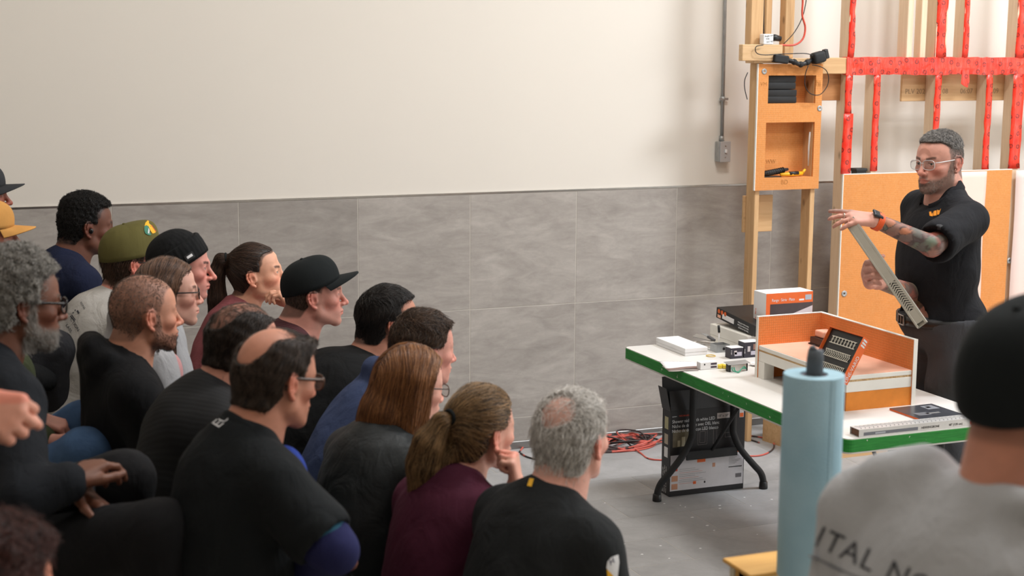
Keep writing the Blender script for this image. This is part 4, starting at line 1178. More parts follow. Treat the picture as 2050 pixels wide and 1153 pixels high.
cable('mains_cable', [(1604, -30), (1607, 0), (1606, 30), (1612, 55), (1607, 78), (1590, 90), (1562, 90)], 7.045, .0055, M_CORD, 'red and black power cord hanging from above into the white adapter', 'cord')
cable('thin_cable', [(1615, -30), (1614, 0), (1606, 35), (1590, 65), (1569, 88)], 7.05, .0025, M_BLACK, 'thin black cable hanging beside the red power cord')
cable('thin_cable', [(1528, 90), (1516, 92), (1512, 98), (1516, 107), (1532, 110), (1570, 108), (1612, 107), (1628, 112)], 7.015, .0025, M_BLACK, 'thin black cable looping from the adapter to the black clamp lamp')
cable('thin_cable', [(1618, 132), (1612, 150), (1612, 172), (1622, 187), (1640, 190), (1654, 176), (1659, 158), (1654, 141), (1641, 133), (1626, 130)], 7.02, .0025, M_BLACK, 'thin black cable hanging in a loop before the upper niche')
cable('thin_cable', [(1497, 145), (1491, 160), (1491, 178), (1496, 199)], 7.06, .0025, M_BLACK, 'short thin black cable bulging from the left of the niche stand')
cable('thin_cable', [(1529, -20), (1529, 78)], 7.15, .0035, M_BLACK, 'straight black cable running up beside the first upright')
t = thing('clamp_lamp', 'black articulated clamp lamp lying on the ledge above the niches', 'lamp', tuple(at_y(1600, 128, 7.03)))
q = lambda px, py, Y=7.03: at_y(px, py, Y)
bm = bmesh.new(); add_box(bm, (-.045, -.02, -.022), (.045, .02, .022), .008, 2, frame_M(q(1562, 118), (1, 0, -.12), (0, 1, 0))); obj('clamp', bm, M_RUB, t)
bm = bmesh.new(); add_tube(bm, [q(1575, 120), q(1590, 124), q(1602, 130), q(1615, 126), q(1628, 118)], [.012, .013, .012, .012, .010], 8); obj('arm', bm, M_BLACK, t, smooth=True)
for (px, py) in ((1590, 124), (1603, 129), (1616, 125)):
    bm = bmesh.new(); bmesh.ops.create_icosphere(bm, subdivisions=2, radius=.017)
    for v in bm.verts: v.co += Vector(q(px, py))
    obj('joint', bm, M_RUB, t, smooth=True)
bm = bmesh.new(); add_box(bm, (-.038, -.028, -.030), (.038, .028, .030), .014, 3, frame_M(q(1638, 115), (1, 0, .25), (0, 1, 0))); obj('head', bm, M_RUB, t, shade_angle=.7)
bm = bmesh.new(); add_box(bm, (-.012, -.015, -.026), (.012, .015, .026), .005, 2, frame_M(q(1653, 108), (1, 0, .3), (0, 1, 0))); obj('bracket', bm, M_BLACK, t)
# --- the big orange board leaning on the studs, membranes, plywood platform
pf = thing('plywood_platform', 'low plywood platform on the floor under the orange board', 'platform', (5.2, 6.8, 0))
Mp = frame_M((4.455, 6.62, 0), (1, .0, 0), (0, 1, 0))
bm = bmesh.new(); add_prism(bm, [(4.455, 6.60), (7.2, 6.60), (7.2, 7.075), (4.80, 7.075), (4.80, 7.068), (4.37, 7.068)], .285, .303); obj('deck', bm, M_PALEX, pf)
bm = bmesh.new(); add_prism(bm, [(4.455, 6.60), (4.475, 6.60), (4.39, 7.066), (4.37, 7.066)], 0, .285); obj('side_panel', bm, M_PALEX, pf)
box('front_panel', (4.476, 6.60, 0), (7.2, 6.62, .285), M_PALEX, pf, 0)
ob = thing('orange_wall_board', 'large orange foam board with a printed grid, standing against the studs behind the presenter', 'wall board', (5.4, 7.08, .3))
ox0, ox1, oz = X(1690, 350, 7.08), X(2027, 341, 7.08), Z(1690, 350, 7.08)
box('board', (ox0, 7.082, .304), (ox1, 7.094, oz), M_ORANGE, ob, 0); box('board_edge', (ox0-.005, 7.082, .304), (ox0, 7.094, oz), M_FOAM, ob, 0); box('board_edge', (ox0, 7.082, oz), (ox1, 7.094, oz+.004), M_FOAM, ob, 0)
box('batten', (4.852, 7.0945, .304), (4.884, 7.0995, oz-.01), M_LUMBER, ob, 0)
washer(1686+4, 588, 7.0815, ob, .018); washer(2021, 522, 7.0815, ob, .018)
def sheet(name, x0, x1, z0, z1, y, mat, label, seed):
    rg = random.Random(seed); bm = bmesh.new(); n, m = 8, 24; rows = []; ph = rg.uniform(0, 6)
    for j in range(m+1):
        z = z0+(z1-z0)*j/m; rows.append([bm.verts.new((x0+(x1-x0)*i/n+.003*math.sin(z*9+ph), y-.003-.004*math.sin(i*1.1+z*5+ph)*(1-j/m)-.002, z)) for i in range(n+1)])
    for A, B in zip(rows, rows[1:]):
        for i in range(n): bm.faces.new((A[i], A[i+1], B[i+1], B[i]))
    ex = bmesh.ops.extrude_face_region(bm, geom=bm.faces[:])
    for g_ in ex['geom']:
        if isinstance(g_, bmesh.types.BMVert): g_.co.y += .0008
    return tag(obj(name, bm, mat, None, smooth=True), label, 'membrane')
sheet('membrane_strip', X(1896, 450, 7.07), X(1969, 450, 7.07), Z(1960, 632, 7.07), Z(1960, 343, 7.07), 7.074, plain('pink_membrane', (246, 208, 194), .8, var=.03, scale=5), 'pale pink membrane strip hanging over the orange board behind the presenter', 3)
sheet('membrane_sheet', X(2029, 450, 7.07), X(2029, 450, 7.07)+.6, .32, Z(2040, 341, 7.07), 7.076, plain('pale_membrane', (236, 212, 204), .8, var=.03, scale=5), 'pale greyish pink membrane sheet at the right end of the orange board', 5)
# --- conduit and switch on the wall
cd = thing('wall_conduit', 'thin galvanised conduit running down the white wall to a metal switch box', 'conduit', (4.243, 7.38, 1.63))
CX = 4.243
tube('pipe', [(CX-.004, 7.386, CEIL), (CX-.002, 7.386, 2.4), (CX+.002, 7.386, 1.625)], .0095, M_GALV, cd, 12)
for z in (1.864, 1.648): tube('coupling', [(CX, 7.386, z-.014), (CX, 7.386, z+.014)], .0135, M_GALV, cd, 12)
bm = bmesh.new(); add_box(bm, (CX-.022, 7.375, 1.857), (CX+.030, 7.384, 1.871), .001); obj('strap', bm, M_GALV, cd)
bm = bmesh.new(); add_box(bm, (CX-.034, 7.352, 1.522), (CX+.036, 7.398, 1.632), .004, 2); sb_ = obj('switch_box', bm, M_GALV, cd)
bm = bmesh.new(); add_box(bm, (CX-.028, 7.348, 1.520), (CX+.038, 7.3515, 1.634), .002); pl_ = obj('cover_plate', bm, plain('grey_plate', (190, 190, 190), .45, .2), sb_)
bm = bmesh.new(); add_box(bm, (CX+.000, 7.338, 1.571), (CX+.011, 7.348, 1.590), .002); obj('toggle', bm, M_WHITE, sb_)
for z in (1.546, 1.608):
    bm = bmesh.new(); add_lathe(bm, [(.001, 0), (.0035, .0005), (.003, .002), (.0005, .002)], 10, Matrix.Translation((CX+.005, 7.348, z)) @ Matrix.Rotation(math.pi/2, 4, 'X')); obj('screw', bm, M_STEEL, sb_)
# ------------------------------------------------------------------ the folding table
def green_mat():
    t = NT('green_edge_band'); v = t.coords(); n = t.noise(v, 26, 4, .7); n2 = t.noise(t.coords((3, 3, 40)), 5, 3)
    c = t.ramp(n2, [(.3, srgb((30, 118, 44))), (.7, srgb((44, 140, 56)))]); t.color(t.mix(t.ramp(n, [(.665, (0, 0, 0)), (.69, (1, 1, 1))]), c, srgb((216, 216, 206)))); t.rough(.55, 0, .3); return t.m
M_GREEN = green_mat(); M_LAM = plain('white_laminate', (222, 219, 214), .38, var=.03, scale=6)
TX, TX1, TY, TY1, TZ = 3.166, 3.93, 4.545, 6.385, .740
tb = thing('folding_table', 'long white folding table with a worn green edge band and black wishbone legs', 'table', (3.55, 5.46, 0))
def rrect(x0, x1, y0, y1, r, n=6):
    P_ = []
    for (cx, cy, a0) in ((x1-r, y1-r, 0), (x0+r, y1-r, 90), (x0+r, y0+r, 180), (x1-r, y0+r, 270)):
        for k in range(n+1): a = math.radians(a0+90*k/n); P_.append((cx+r*math.cos(a), cy+r*math.sin(a)))
    return P_
bm = bmesh.new(); add_prism(bm, rrect(TX+.003, TX1-.003, TY+.003, TY1-.003, .030), TZ-.004, TZ); obj('tabletop', bm, M_LAM, tb)
bm = bmesh.new(); add_prism(bm, rrect(TX, TX1, TY, TY1, .033), TZ-.050, TZ-.0042); obj('edge_band', bm, M_GREEN, tb)
bm = bmesh.new(); add_prism(bm, rrect(TX-.001, TX1+.001, TY-.001, TY1+.001, .034), TZ-.056, TZ-.0505); obj('bottom_lip', bm, plain('white_lip', (196, 194, 186), .6), tb)
for Y in (6.267, 4.70):
    cx = (TX+TX1)/2+.048
    for sg in (-1, 1):
        xs = cx+sg*.112; xf = cx+sg*.294
        pts = smooth_path([(xs, Y, TZ-.055), (xs, Y, .55), (xs, Y, .34), (xs+sg*.006, Y, .29), (xs+sg*.045, Y, .215), (xs+sg*.115, Y, .135), (xs+sg*.162, Y, .085), (xf-sg*.003, Y, .045), (xf, Y, .012)], 5)
        lg = tube('leg', pts, .0165, M_RUB, tb, 12); bm = bmesh.new(); add_lathe(bm, [(.021, 0), (.022, .006), (.020, .034), (.017, .036)], 14, Matrix.Translation((xf, Y, 0))); obj('foot', bm, M_BLACK, lg, smooth=True)
    box('cross_bar', (cx-.140, Y-.004, .185), (cx+.140, Y+.004, .228), M_RUB, tb, .001); box('mount_plate', (cx-.16, Y-.03, TZ-.062), (cx+.16, Y+.03, TZ-.0565), M_RUB, tb, .001)
    tube('brace', [(cx, Y, .225), (cx, (Y+5.46)/2, TZ-.065)], .008, M_RUB, tb)
# ------------------------------------------------------------------ bench mock-up on the table
mk = thing('bench_mockup', 'tabletop shower bench sample with orange grid walls and pink top', 'display model', (3.57, 5.25, TZ))
mx0, mx1, my0, my1, mt = 3.415, 3.722, 4.918, 5.575, .882
box('end_panel', (mx0+.002, my0, TZ), (mx1, my0+.012, .814), M_ORPLAIN, mk, 0)
box('corner_post', (mx0, my1-.048, TZ), (mx0+.05, my1, .814), M_FOAM, mk, .001); box('back_panel', (mx1-.012, my0+.012, TZ), (mx1, my1, .814), M_ORDEEP, mk, 0); box('inner_panel', (mx0+.05, my1-.014, TZ), (mx1-.012, my1, .814), M_ORDEEP, mk, 0); box('inner_rib', (mx0+.02, 5.20, TZ), (mx1-.012, 5.212, .814), M_ORDEEP, mk, 0)
box('foam_layer', (mx0, my0, .8145), (mx1, my1, .856), M_FOAM, mk, .001); box('plywood_layer', (mx0+.001, my0+.001, .8562), (mx1, my1, .8638), wood('plywood_edge', (222, 190, 140), (150, 108, 66), 1, 2, False), mk, 0); box('top_slab', (mx0, my0, .864), (mx1, my1, mt-.001), M_FOAM, mk, .001); box('pink_membrane', (mx0+.004, my0+.004, mt-.0009), (mx1, my1, mt+.0004), M_PINKF, mk, 0)
WT = Z(1640, 625, 5.59)
def wall_panel(x0, x1, y0, y1, mat):
    w_ = box('wall_panel', (x0, y0, TZ), (x1, y1, WT), mat, mk, 0); bm = bmesh.new()
    add_box(bm, (x0-.0005, y0-.0005, WT), (x1+.0005, y1+.0005, WT+.003)); obj('top_edge', bm, M_FOAM, w_)
wall_panel(mx0-.004, mx1+.016, my1+.0005, my1+.014, M_ORANGEP); wall_panel(mx1+.0005, mx1+.016, my0-.004, my1, M_ORANGEY)
box('panel_end', (mx1-.0005, my0-.0075, TZ), (mx1+.0175, my0-.0045, WT+.003), M_FOAM, mk, 0); box('panel_end', (mx0-.0075, my1-.0005, TZ), (mx0-.0045, my1+.0155, WT+.003), M_FOAM, mk, 0)
# black block and pink foam offcut on the bench
c = at_z(1628, 690, mt); t = thing('drain_corner', 'small black plastic block on the pink bench top behind the grate display', 'block', tuple(c))
bm = bmesh.new(); add_box(bm, (c[0]-.005, c[1]-.12, mt+.0005), (c[0]+.07, c[1]+.02, mt+.034), .003, 2); obj('body', bm, plain('dark_brown_plastic', (50, 36, 32), .45), t); bm = bmesh.new(); add_box(bm, (c[0]-.010, c[1]-.125, mt+.0005), (c[0]+.075, c[1]+.025, mt+.006), .001); obj('flange', bm, M_BLACK, t)
bm = bmesh.new(); add_box(bm, (c[0]+.012, c[1]-.055, mt+.0345), (c[0]+.075, c[1]+.012, mt+.064), .006, 2); tag(obj('foam_offcut', bm, M_PINKF), 'pink foam offcut lying on the small black block', 'foam')
# grate display box leaning on the bench
gd = thing('grate_display', 'black and orange sample box with three metal drain grates, leaning on the bench top', 'display box', tuple(at_z(1690, 780, mt)))
TR = at_z(1729, 675, 1.060); lv = norm([-.098, 0, -.176]); L = (1.060-mt-.012)/-lv[2]
wv = np.array([0, 1.0, 0]); nv = norm(np.cross(lv, wv)); nv = nv if nv[0] < 0 else -nv
Wd, Th = .225, .030
def gM(o): return frame_M(o, wv, -lv)
O = TR+lv*L; M = gM(O)
nz = 1 if np.dot(np.cross(wv, -lv), nv) > 0 else -1
def gb(bm, x0, x1, y0, y1, z0, z1, bev=0): add_box(bm, (x0, y0, min(z0*nz, z1*nz)), (x1, y1, max(z0*nz, z1*nz)), bev, 1, M)
bm = bmesh.new(); gb(bm, 0, Wd, 0, L, -Th, -.012); obj('tray', bm, M_BLACK, gd)
bm = bmesh.new(); gb(bm, -.002, 0, -.002, L+.002, -Th, .002); gb(bm, Wd, Wd+.002, -.002, L+.002, -Th, .002); gb(bm, 0, Wd, L, L+.002, -Th, .002); gb(bm, 0, Wd, -.002, 0, -Th, .002); obj('orange_rim', bm, M_PRTO, gd)
bm = bmesh.new(); gb(bm, .006, Wd-.006, .006, L-.006, -.0118, -.010); obj('black_insert', bm, M_BLACK, gd)
M_GRATE = plain('satin_grate_steel', (206, 202, 190), .35, .7)
for gi, (y0, y1) in enumerate(((L*.70, L*.86), (L*.41, L*.57), (L*.12, L*.28))):
    bm = bmesh.new(); x0, x1 = .030, Wd-.028; gb(bm, x0, x1, y0, y0+.003, -.010, -.007); gb(bm, x0, x1, y1-.003, y1, -.010, -.007)
    n_ = (8, 14, 15)[gi]
    for i in range(n_):
        xc = x0+(x1-x0)*(i+.5)/n_; h = (y1-y0)
        if gi == 0:
            for a in (.55, -.55):
                for yc in (y0+h*.28, y0+h*.72): add_box(bm, (-.0016, -h*.25, -.0012), (.0016, h*.25, .0012), 0, 1, M @ Matrix.Translation((xc, yc, nz*-.0085)) @ Matrix.Rotation(a, 4, 'Z'))
        elif gi == 1:
            for a, yc in ((.6, y0+h*.28), (-.6, y0+h*.72)): add_box(bm, (-.0018, -h*.27, -.0012), (.0018, h*.27, .0012), 0, 1, M @ Matrix.Translation((xc, yc, nz*-.0085)) @ Matrix.Rotation(a, 4, 'Z'))
        else: add_box(bm, (-.002, -h*.46, -.0012), (.002, h*.46, .0012), 0, 1, M @ Matrix.Translation((xc, (y0+y1)/2, nz*-.0085)))
    obj('grate', bm, M_GRATE, gd)
# the near side of the box carries the name and a white emblem
so = TR+lv*L-wv*.0024; e_l = -lv
text('lettering', 'LINE-VARIO', .021, M_PRTW, so+nv*-.024+e_l*.004, e_l, nv, gd)
for k, (a, b) in enumerate(((.80, .85), (.86, .91), (.92, .97))):
    bm = bmesh.new(); q = [so+nv*u_+e_l*(L*v_) for (u_, v_) in ((-.024, a), (-.004, a+.015), (-.004, b+.005), (-.014, b-.005), (-.024, b-.02))]; bm.faces.new([bm.verts.new(Vector(z)) for z in q]); obj('emblem', bm, M_PRTW, gd, loc=None)
# ------------------------------------------------------------------ boxes and small parts on the table
def carton(name, label, mn, mx, mat, cat='box', lid=None, bev=.0015, group=None):
    t = thing(name, label, cat, ((mn[0]+mx[0])/2, (mn[1]+mx[1])/2, mn[2]), group)
    if lid:
        zl = mx[2]-lid; box('base', mn, (mx[0], mx[1], zl-.0006), mat, t, bev); box('lid', (mn[0]-.001, mn[1]-.001, zl), (mx[0]+.001, mx[1]+.001, mx[2]), mat, t, bev)
    else: box('body', mn, mx, mat, t, bev)
    return t
z0 = TZ+.0004
carton('white_carton', 'long flat white carton at the far left corner of the table', (3.335, 6.085, z0), (3.452, 6.372, TZ+.036), M_WHITE, lid=.020)
bwx = 3.63
carton('white_carton', 'large flat white carton under the black box, behind the clutter', (bwx, 6.03, z0), (3.905, 6.375, TZ+.084), M_FOAM, lid=.05)
t = thing('shower_niche_box', 'black product box with orange badges lying upside down on the large white carton', 'box', (3.72, 6.2, TZ+.085))
bz = TZ+.0845; box('body', (bwx+.02, 6.0, bz), (3.86, 6.36, bz+.052), M_BLACK, t, .001)
fx = bwx+.0195; dn = (0, 0, -1); yd_ = (0, 1, 0)
for k in range(3):
    bm = bmesh.new(); add_lathe(bm, [(.011, 0), (.011, .0006), (.0001, .0006)], 16, Matrix.Translation((fx, 6.335-.030*k, bz+.037)) @ Matrix.Rotation(-math.pi/2, 4, 'Y')); obj('badge', bm, M_PRTO, t)
print_quad('white_label', (fx, 6.315, bz+.038), (0, -1, 0), (0, 0, -1), .11, .026, M_WHITE, t) if False else box('white_label', (fx-.0006, 6.190, bz+.010), (fx, 6.300, bz+.034), M_WHITE, t, 0)
box('orange_label', (fx-.0006, 6.315, bz+.006), (fx, 6.345, bz+.020), M_PINKF, t, 0)
for k, b_ in enumerate(('Shower niche with white LED', 'Niche de douche avec DEL blanc', 'Nicho de ducha con LED blanco')): text('lettering', b_, .0105, M_PRTW, (fx-.0005, 6.055, bz+.010+.012*k), (0, 1, 0), (0, 0, -1), t, sx=.72)
t.rotation_euler = (.085, 0, 0); t.location.z += .0182
# orange and white product box behind the bench wall
ky = 6.02; k0, k1, kz = X(1534, 600, ky), X(1627, 600, ky), Z(1534, 588, ky)
t = thing('product_box', 'orange and white product box with a dark photo front, standing behind the bench sample', 'box', ((k0+k1)/2, ky+.06, TZ))
box('body', (k0, ky, z0), (k1, ky+.11, kz), M_WHITE, t, .001)
box('orange_front', (k0+.0, ky-.0006, TZ+.01), (k1-.0, ky-.0001, kz-.001), M_PRTO, t, 0); box('photo_panel', (k0+.022, ky-.0012, TZ+.02), (k1-.001, ky-.0007, kz-.052), plain('dark_photo', (72, 60, 62), .4, var=.2), t, 0)
bm = bmesh.new(); bm.faces.new([bm.verts.new(q) for q in ((k0+.07, ky-.0016, kz-.125), (k1-.001, ky-.0016, kz-.125), (k1-.001, ky-.0016, kz-.068))]); obj('photo_floor', bm, plain('pale_photo', (208, 196, 200), .4), t, loc=None)
text('lettering', 'Range · Série · Plato', .019, M_PRTW, (k0+.030, ky-.0010, kz-.040), (1, 0, 0), (0, 0, 1), t, sx=.8); box('pill', (k1-.075, ky-.0011, kz-.042), (k1-.048, ky-.0007, kz-.034), M_WHITE, t, 0); box('size_label', (k1-.042, ky-.0011, kz-.040), (k1-.008, ky-.0007, kz-.016), plain('grey_label', (176, 184, 196), .6), t, 0)
text('lettering', 'Range · Série', .015, M_PRTO, (k0-.0006, ky+.085, TZ+.12), (0, 0, 1), (0, 1, 0), t)
# small dark cartons
sy = 5.955
for (a, b, h, dp, lb) in ((3.500, 3.566, .052, .05, 'low dark carton with a white label beside the bench sample, the left one'), (3.570, 3.652, .074, .055, 'taller dark carton with white top, between the low carton and the bench sample')):
    t = thing('small_carton', lb, 'box', ((a+b)/2, sy+.02, TZ), 'small dark cartons on the table'); box('body', (a, sy, z0), (b, sy+dp, TZ+h-.003), plain('dark_blue_card', (44, 42, 54), .5), t, .0008); box('top_flap', (a, sy, TZ+h-.0029), (b, sy+dp, TZ+h), M_WHITE, t, .0008)
    box('label', (a+.018, sy-.0008, TZ+h*.38), (a+.032, sy-.0002, TZ+h*.72), plain('label_grey', (196, 190, 192), .6), t, 0); box('label', (b-.046, sy-.0008, TZ+.012), (b-.008, sy-.0002, TZ+.030), plain('label_lilac', (188, 186, 200), .6), t, 0)
    if h > .06: box('photo', (b-.034, sy-.0008, TZ+.036), (b-.010, sy-.0002, TZ+.062), plain('label_brown', (150, 112, 98), .6), t, 0)
    text('lettering', 'LED kit', .007, M_PRTW, (a+.006, sy-.0005, TZ+.02), (0, 0, 1), (-1, 0, 0), t)
# metal junction box, rod, blades and offcuts
c = at_z(1441, 703, TZ); t = thing('metal_box', 'small galvanised junction box among the clutter', 'box', tuple(c)); bm = bmesh.new()
for (a, b) in (((-.035, -.03, 0), (.035, .03, .002)), ((-.035, -.03, .002), (.035, -.028, .036)), ((-.035, .028, .002), (.035, .03, .036)), ((-.035, -.028, .002), (-.033, .028, .036)), ((.033, -.028, .002), (.035, .028, .036))): add_box(bm, c+np.array(a), c+np.array(b))
obj('body', bm, M_GALV, t); bm = bmesh.new(); add_lathe(bm, [(.0001, 0), (.007, 0), (.007, .001), (.0001, .001)], 14, Matrix.Translation((c[0]+.004, c[1]-.0302, c[2]+.017)) @ Matrix.Rotation(math.pi/2, 4, 'X')); obj('knockout', bm, M_BLACK, t)
c = at_z(1439, 684, TZ+.036); t = thing('test_probe', 'thin white probe with a black handle standing in the metal box', 'tool', tuple(c-np.array([0, 0, .03]))); tube('rod', [c-np.array([0, 0, .03]), c+np.array([0, 0, .048])], .0025, M_WHITE, t); tube('handle', [c+np.array([0, 0, .045]), c+np.array([-.003, 0, .078])], .006, M_BLACK, t)
for k, (a, b, w, lb) in enumerate((((1386, 674), (1422, 682), .030, 'flat metal offcut nearest the long white carton'), ((1392, 686), (1424, 690), .022, 'bright metal strip before the flat metal offcut'), ((1408, 694), (1426, 698), .018, 'short metal strip lying before the junction box'))):
    p, q_ = at_z(*a, TZ+.004+.003*k), at_z(*b, TZ+.004+.003*k); M = frame_M(p, q_-p, (0, 1, .1)); bm = bmesh.new(); add_box(bm, (0, 0, -.002), (np.linalg.norm(q_-p), w, .002), .0006, 1, M); tag(obj('metal_offcut', bm, M_STEEL), lb, 'metal', 'loose metal strips on the table')
p, q_ = at_z(1409, 668, TZ+.050), at_z(1437, 686, TZ+.034); t = thing('putty_knife', 'grey putty knife resting on the rim of the metal box', 'tool', tuple(q_)); M = frame_M(p, q_-p, (.6, .8, 0)); bm = bmesh.new(); add_prism(bm, [(0, -.016), (.055, -.010), (.055, .010), (0, .016)], -.001, .001, M); obj('blade', bm, M_GALV, t, loc=None); bm = bmesh.new(); add_box(bm, (.05, -.010, -.006), (.11, .010, .006), .004, 2, M); obj('handle', bm, plain('dark_grey_plastic', (74, 74, 76), .5), t, loc=None)
c = at_z(1458, 684, TZ); bm = bmesh.new(); bmesh.ops.create_icosphere(bm, subdivisions=3, radius=1)
for v in bm.verts: n_ = .8+.2*math.sin(v.co.x*7+v.co.y*5)*math.cos(v.co.z*6); v.co = Vector((c[0]+.045*v.co.x*n_, c[1]+.03*v.co.y*n_, TZ+.0135+.0125*v.co.z*n_))
tag(obj('parts_bag', bm, plain('clear_yellow_bag', (214, 206, 120), .25), smooth=True), 'small crumpled yellow and clear bag behind the low dark carton', 'bag')
c = at_z(1423, 713, TZ); bm = bmesh.new(); add_tube(bm, [(c[0]+.021*math.cos(q), c[1]+.021*math.sin(q), TZ+.0022) for q in np.linspace(0, 2*math.pi, 25)[:-1]], .002, 6, closed=True); tag(obj('yellow_ring', bm, plain('yellow_seal', (222, 188, 96), .5), smooth=True), 'thin yellow ring lying on the white tabletop', 'ring')
# leaflets hanging over the edge
def paper(name, pix, z, mat, label, bend=0.0):
    P_ = [at_z(x_, y_, z) for x_, y_ in pix]; bm = bmesh.new(); n = 8; g_ = []
    for j in range(n+1):
        row = []
        for i in range(n+1):
            u_, v_ = i/n, j/n; p = (P_[0]*(1-u_)+P_[1]*u_)*(1-v_)+(P_[3]*(1-u_)+P_[2]*u_)*v_; p = p+np.array([0, 0, bend*(1-u_)**2+.0012*math.sin(u_*7)*math.sin(v_*5)+.0012]); row.append(bm.verts.new(Vector(p)))
        g_.append(row)
    for A, B in zip(g_, g_[1:]):
        for i in range(n): bm.faces.new((A[i], A[i+1], B[i+1], B[i]))
    ex = bmesh.ops.extrude_face_region(bm, geom=bm.faces[:])
    for q in ex['geom']:
        if isinstance(q, bmesh.types.BMVert): q.co.z -= .0006
    return tag(obj(name, bm, mat, None, smooth=True), label, 'paper', 'leaflets on the table')
def leaflet_mat():
    t = NT('printed_leaflet'); v = t.coords(); x_, y_, z_ = t.sep(v); n = t.noise(v, 130, 2)
    ln = t.math('MULTIPLY', t.math('GREATER_THAN', t.math('FRACT', t.math('MULTIPLY', y_, 70)), .6), t.math('GREATER_THAN', n, .48)); ph = t.math('LESS_THAN', y_, -.055)
    c = t.mix(t.math('MULTIPLY', ln, .3), srgb((236, 234, 234)), srgb((150, 146, 150))); t.color(t.mix(ph, c, srgb((128, 104, 96)))); t.rough(.5); return t.m
paper('leaflet', [(1325, 733), (1402, 736), (1398, 742), (1339, 744)], TZ+.001, plain('leaflet_back', (150, 140, 134), .5), 'printed leaflet lying under the other one at the table edge')
paper('leaflet', [(1319, 723), (1388, 724), (1402, 737), (1336, 741)], TZ+.003, leaflet_mat(), 'white leaflet overhanging the green table edge, the upper one')
# wiring: white connector, yellow connectors, driver with green leads
c = at_z(1402, 741, TZ); t = thing('connector_block', 'white connector block with dark slots near the table edge', 'connector', tuple(c)); box('body', (c[0], c[1], z0), (c[0]+.085, c[1]+.035, TZ+.034), M_WHITE, t, .002)
for k in range(2):
    box('slot', (c[0]+.052, c[1]-.0006, TZ+.006+.014*k), (c[0]+.082, c[1]+.0, TZ+.014+.014*k), plain('slot_dark', (70, 58, 72), .5), t, 0)
box('slot', (c[0]+.018, c[1]-.0006, TZ+.020), (c[0]+.024, c[1], TZ+.027), M_BLACK, t, 0)
for k, (px, py) in enumerate(((1443, 738), (1450, 737), (1456, 739))):
    c = at_z(px, py, TZ); bm = bmesh.new(); add_box(bm, (-.009, -.014, 0), (.009, .014, .016), .003, 2, Matrix.Translation((c[0], c[1]+.01, z0)) @ Matrix.Rotation(.5*k-.4, 4, 'Z')); bo_ = tag(obj('lever_connector', bm, plain('yellow_nylon', (232, 204, 66), .35)), ('yellow wire connector touching the white connector block', 'yellow wire connector in the middle of three', 'yellow wire connector next to the driver unit')[k], 'connector', 'yellow wire connectors')
c = at_z(1461, 745, TZ); t = thing('led_driver', 'small white and black driver unit with curling green leads', 'driver', tuple(c)); box('case', (c[0]+.004, c[1], z0), (c[0]+.084, c[1]+.032, TZ+.032), M_WHITE, t, .002); box('end_cap', (c[0]-.002, c[1]-.001, z0), (c[0]+.004, c[1]+.033, TZ+.033), M_BLACK, t, .001); box('end_cap', (c[0]+.084, c[1]-.001, z0), (c[0]+.090, c[1]+.033, TZ+.033), M_BLACK, t, .001)
bm = bmesh.new(); add_box(bm, (-.010, -.01, 0), (.098, .038, .0018), .0005, 1, frame_M((c[0], c[1]+.004, TZ+.0335), (1, -.04, .03), (0, 1, .1))); obj('metal_plate', bm, M_GALV, t)
M_LEAD = plain('green_lead', (40, 150, 116), .4)
for k in range(2): tube('lead', smooth_path([(c[0]+.010+.01*k, c[1]-.002, TZ+.020), (c[0]+.004+.01*k, c[1]-.020, TZ+.010), (c[0]+.025, c[1]-.026-.006*k, TZ+.004), (c[0]+.050, c[1]-.016, TZ+.014), (c[0]+.068, c[1]-.008, TZ+.022-.008*k), (c[0]+.080, c[1]-.003, TZ+.010)], 6), .0022, M_LEAD, t)
c = at_z(1509, 732, TZ); bm = bmesh.new(); bmesh.ops.create_icosphere(bm, subdivisions=2, radius=1); rg = random.Random(2)
for v in bm.verts: k = rg.uniform(.7, 1.1); v.co = Vector((c[0]+.024*v.co.x*k, c[1]+.03*v.co.y*k, TZ+.0085+.0080*v.co.z*k))
tag(obj('crumpled_paper', bm, M_WHITE), 'crumpled scrap of white paper beside the bench sample', 'paper')
# brochure and packed channel at the near end
b0, b1, b2 = at_z(1795, 820, TZ), at_z(1848, 845, TZ), at_z(1927, 836, TZ)
t = thing('brochure', 'dark brochure with an orange spine lying at the near end of the table', 'brochure', tuple(b1)); M = frame_M((b1[0], b1[1], z0), b2-b1, b0-b1); wB, hB = .205, np.linalg.norm(b0-b1)
bm = bmesh.new(); add_box(bm, (0, 0, 0), (wB, hB, .007), 0, 1, M); obj('pages', bm, M_PRTO, t); bm = bmesh.new(); add_box(bm, (-.0005, 0, .0072), (wB, hB, .0082), 0, 1, M); obj('cover', bm, plain('dark_cover', (62, 64, 70), .3, var=.25, scale=18), t)
for (x0, x1, y0, y1, m_) in ((.03, .09, .06, .10, plain('cover_photo', (120, 120, 124), .3, var=.3, scale=30)), (.075, .14, .07, .085, M_PRTG), (.13, .185, .13, .185, plain('cover_panel', (140, 142, 148), .3)), (.14, .16, .15, .17, M_PRTO)):
    bm = bmesh.new(); add_box(bm, (x0, y0, .0083), (x1, y1, .0087), 0, 1, M); obj('print', bm, m_, t)
t = thing('packed_channel', 'aluminium drain channel in printed film lying along the near table end', 'drain channel', (3.5, 4.575, TZ)); ax0, ax1, ay0, ay1, ah = 3.226, 3.905, 4.553, 4.612, .030
M_FILM = plain('printed_film', (208, 206, 204), .3, .3); bm = bmesh.new()
for (a, b) in (((ax0, ay0, z0), (ax1, ay1, TZ+.0022)), ((ax0, ay0, TZ+.0022), (ax1, ay0+.002, TZ+ah)), ((ax0, ay1-.002, TZ+.0022), (ax1, ay1, TZ+ah)), ((ax0, ay0+.002, TZ+ah-.002), (ax1, ay1-.002, TZ+ah))): add_box(bm, a, b)
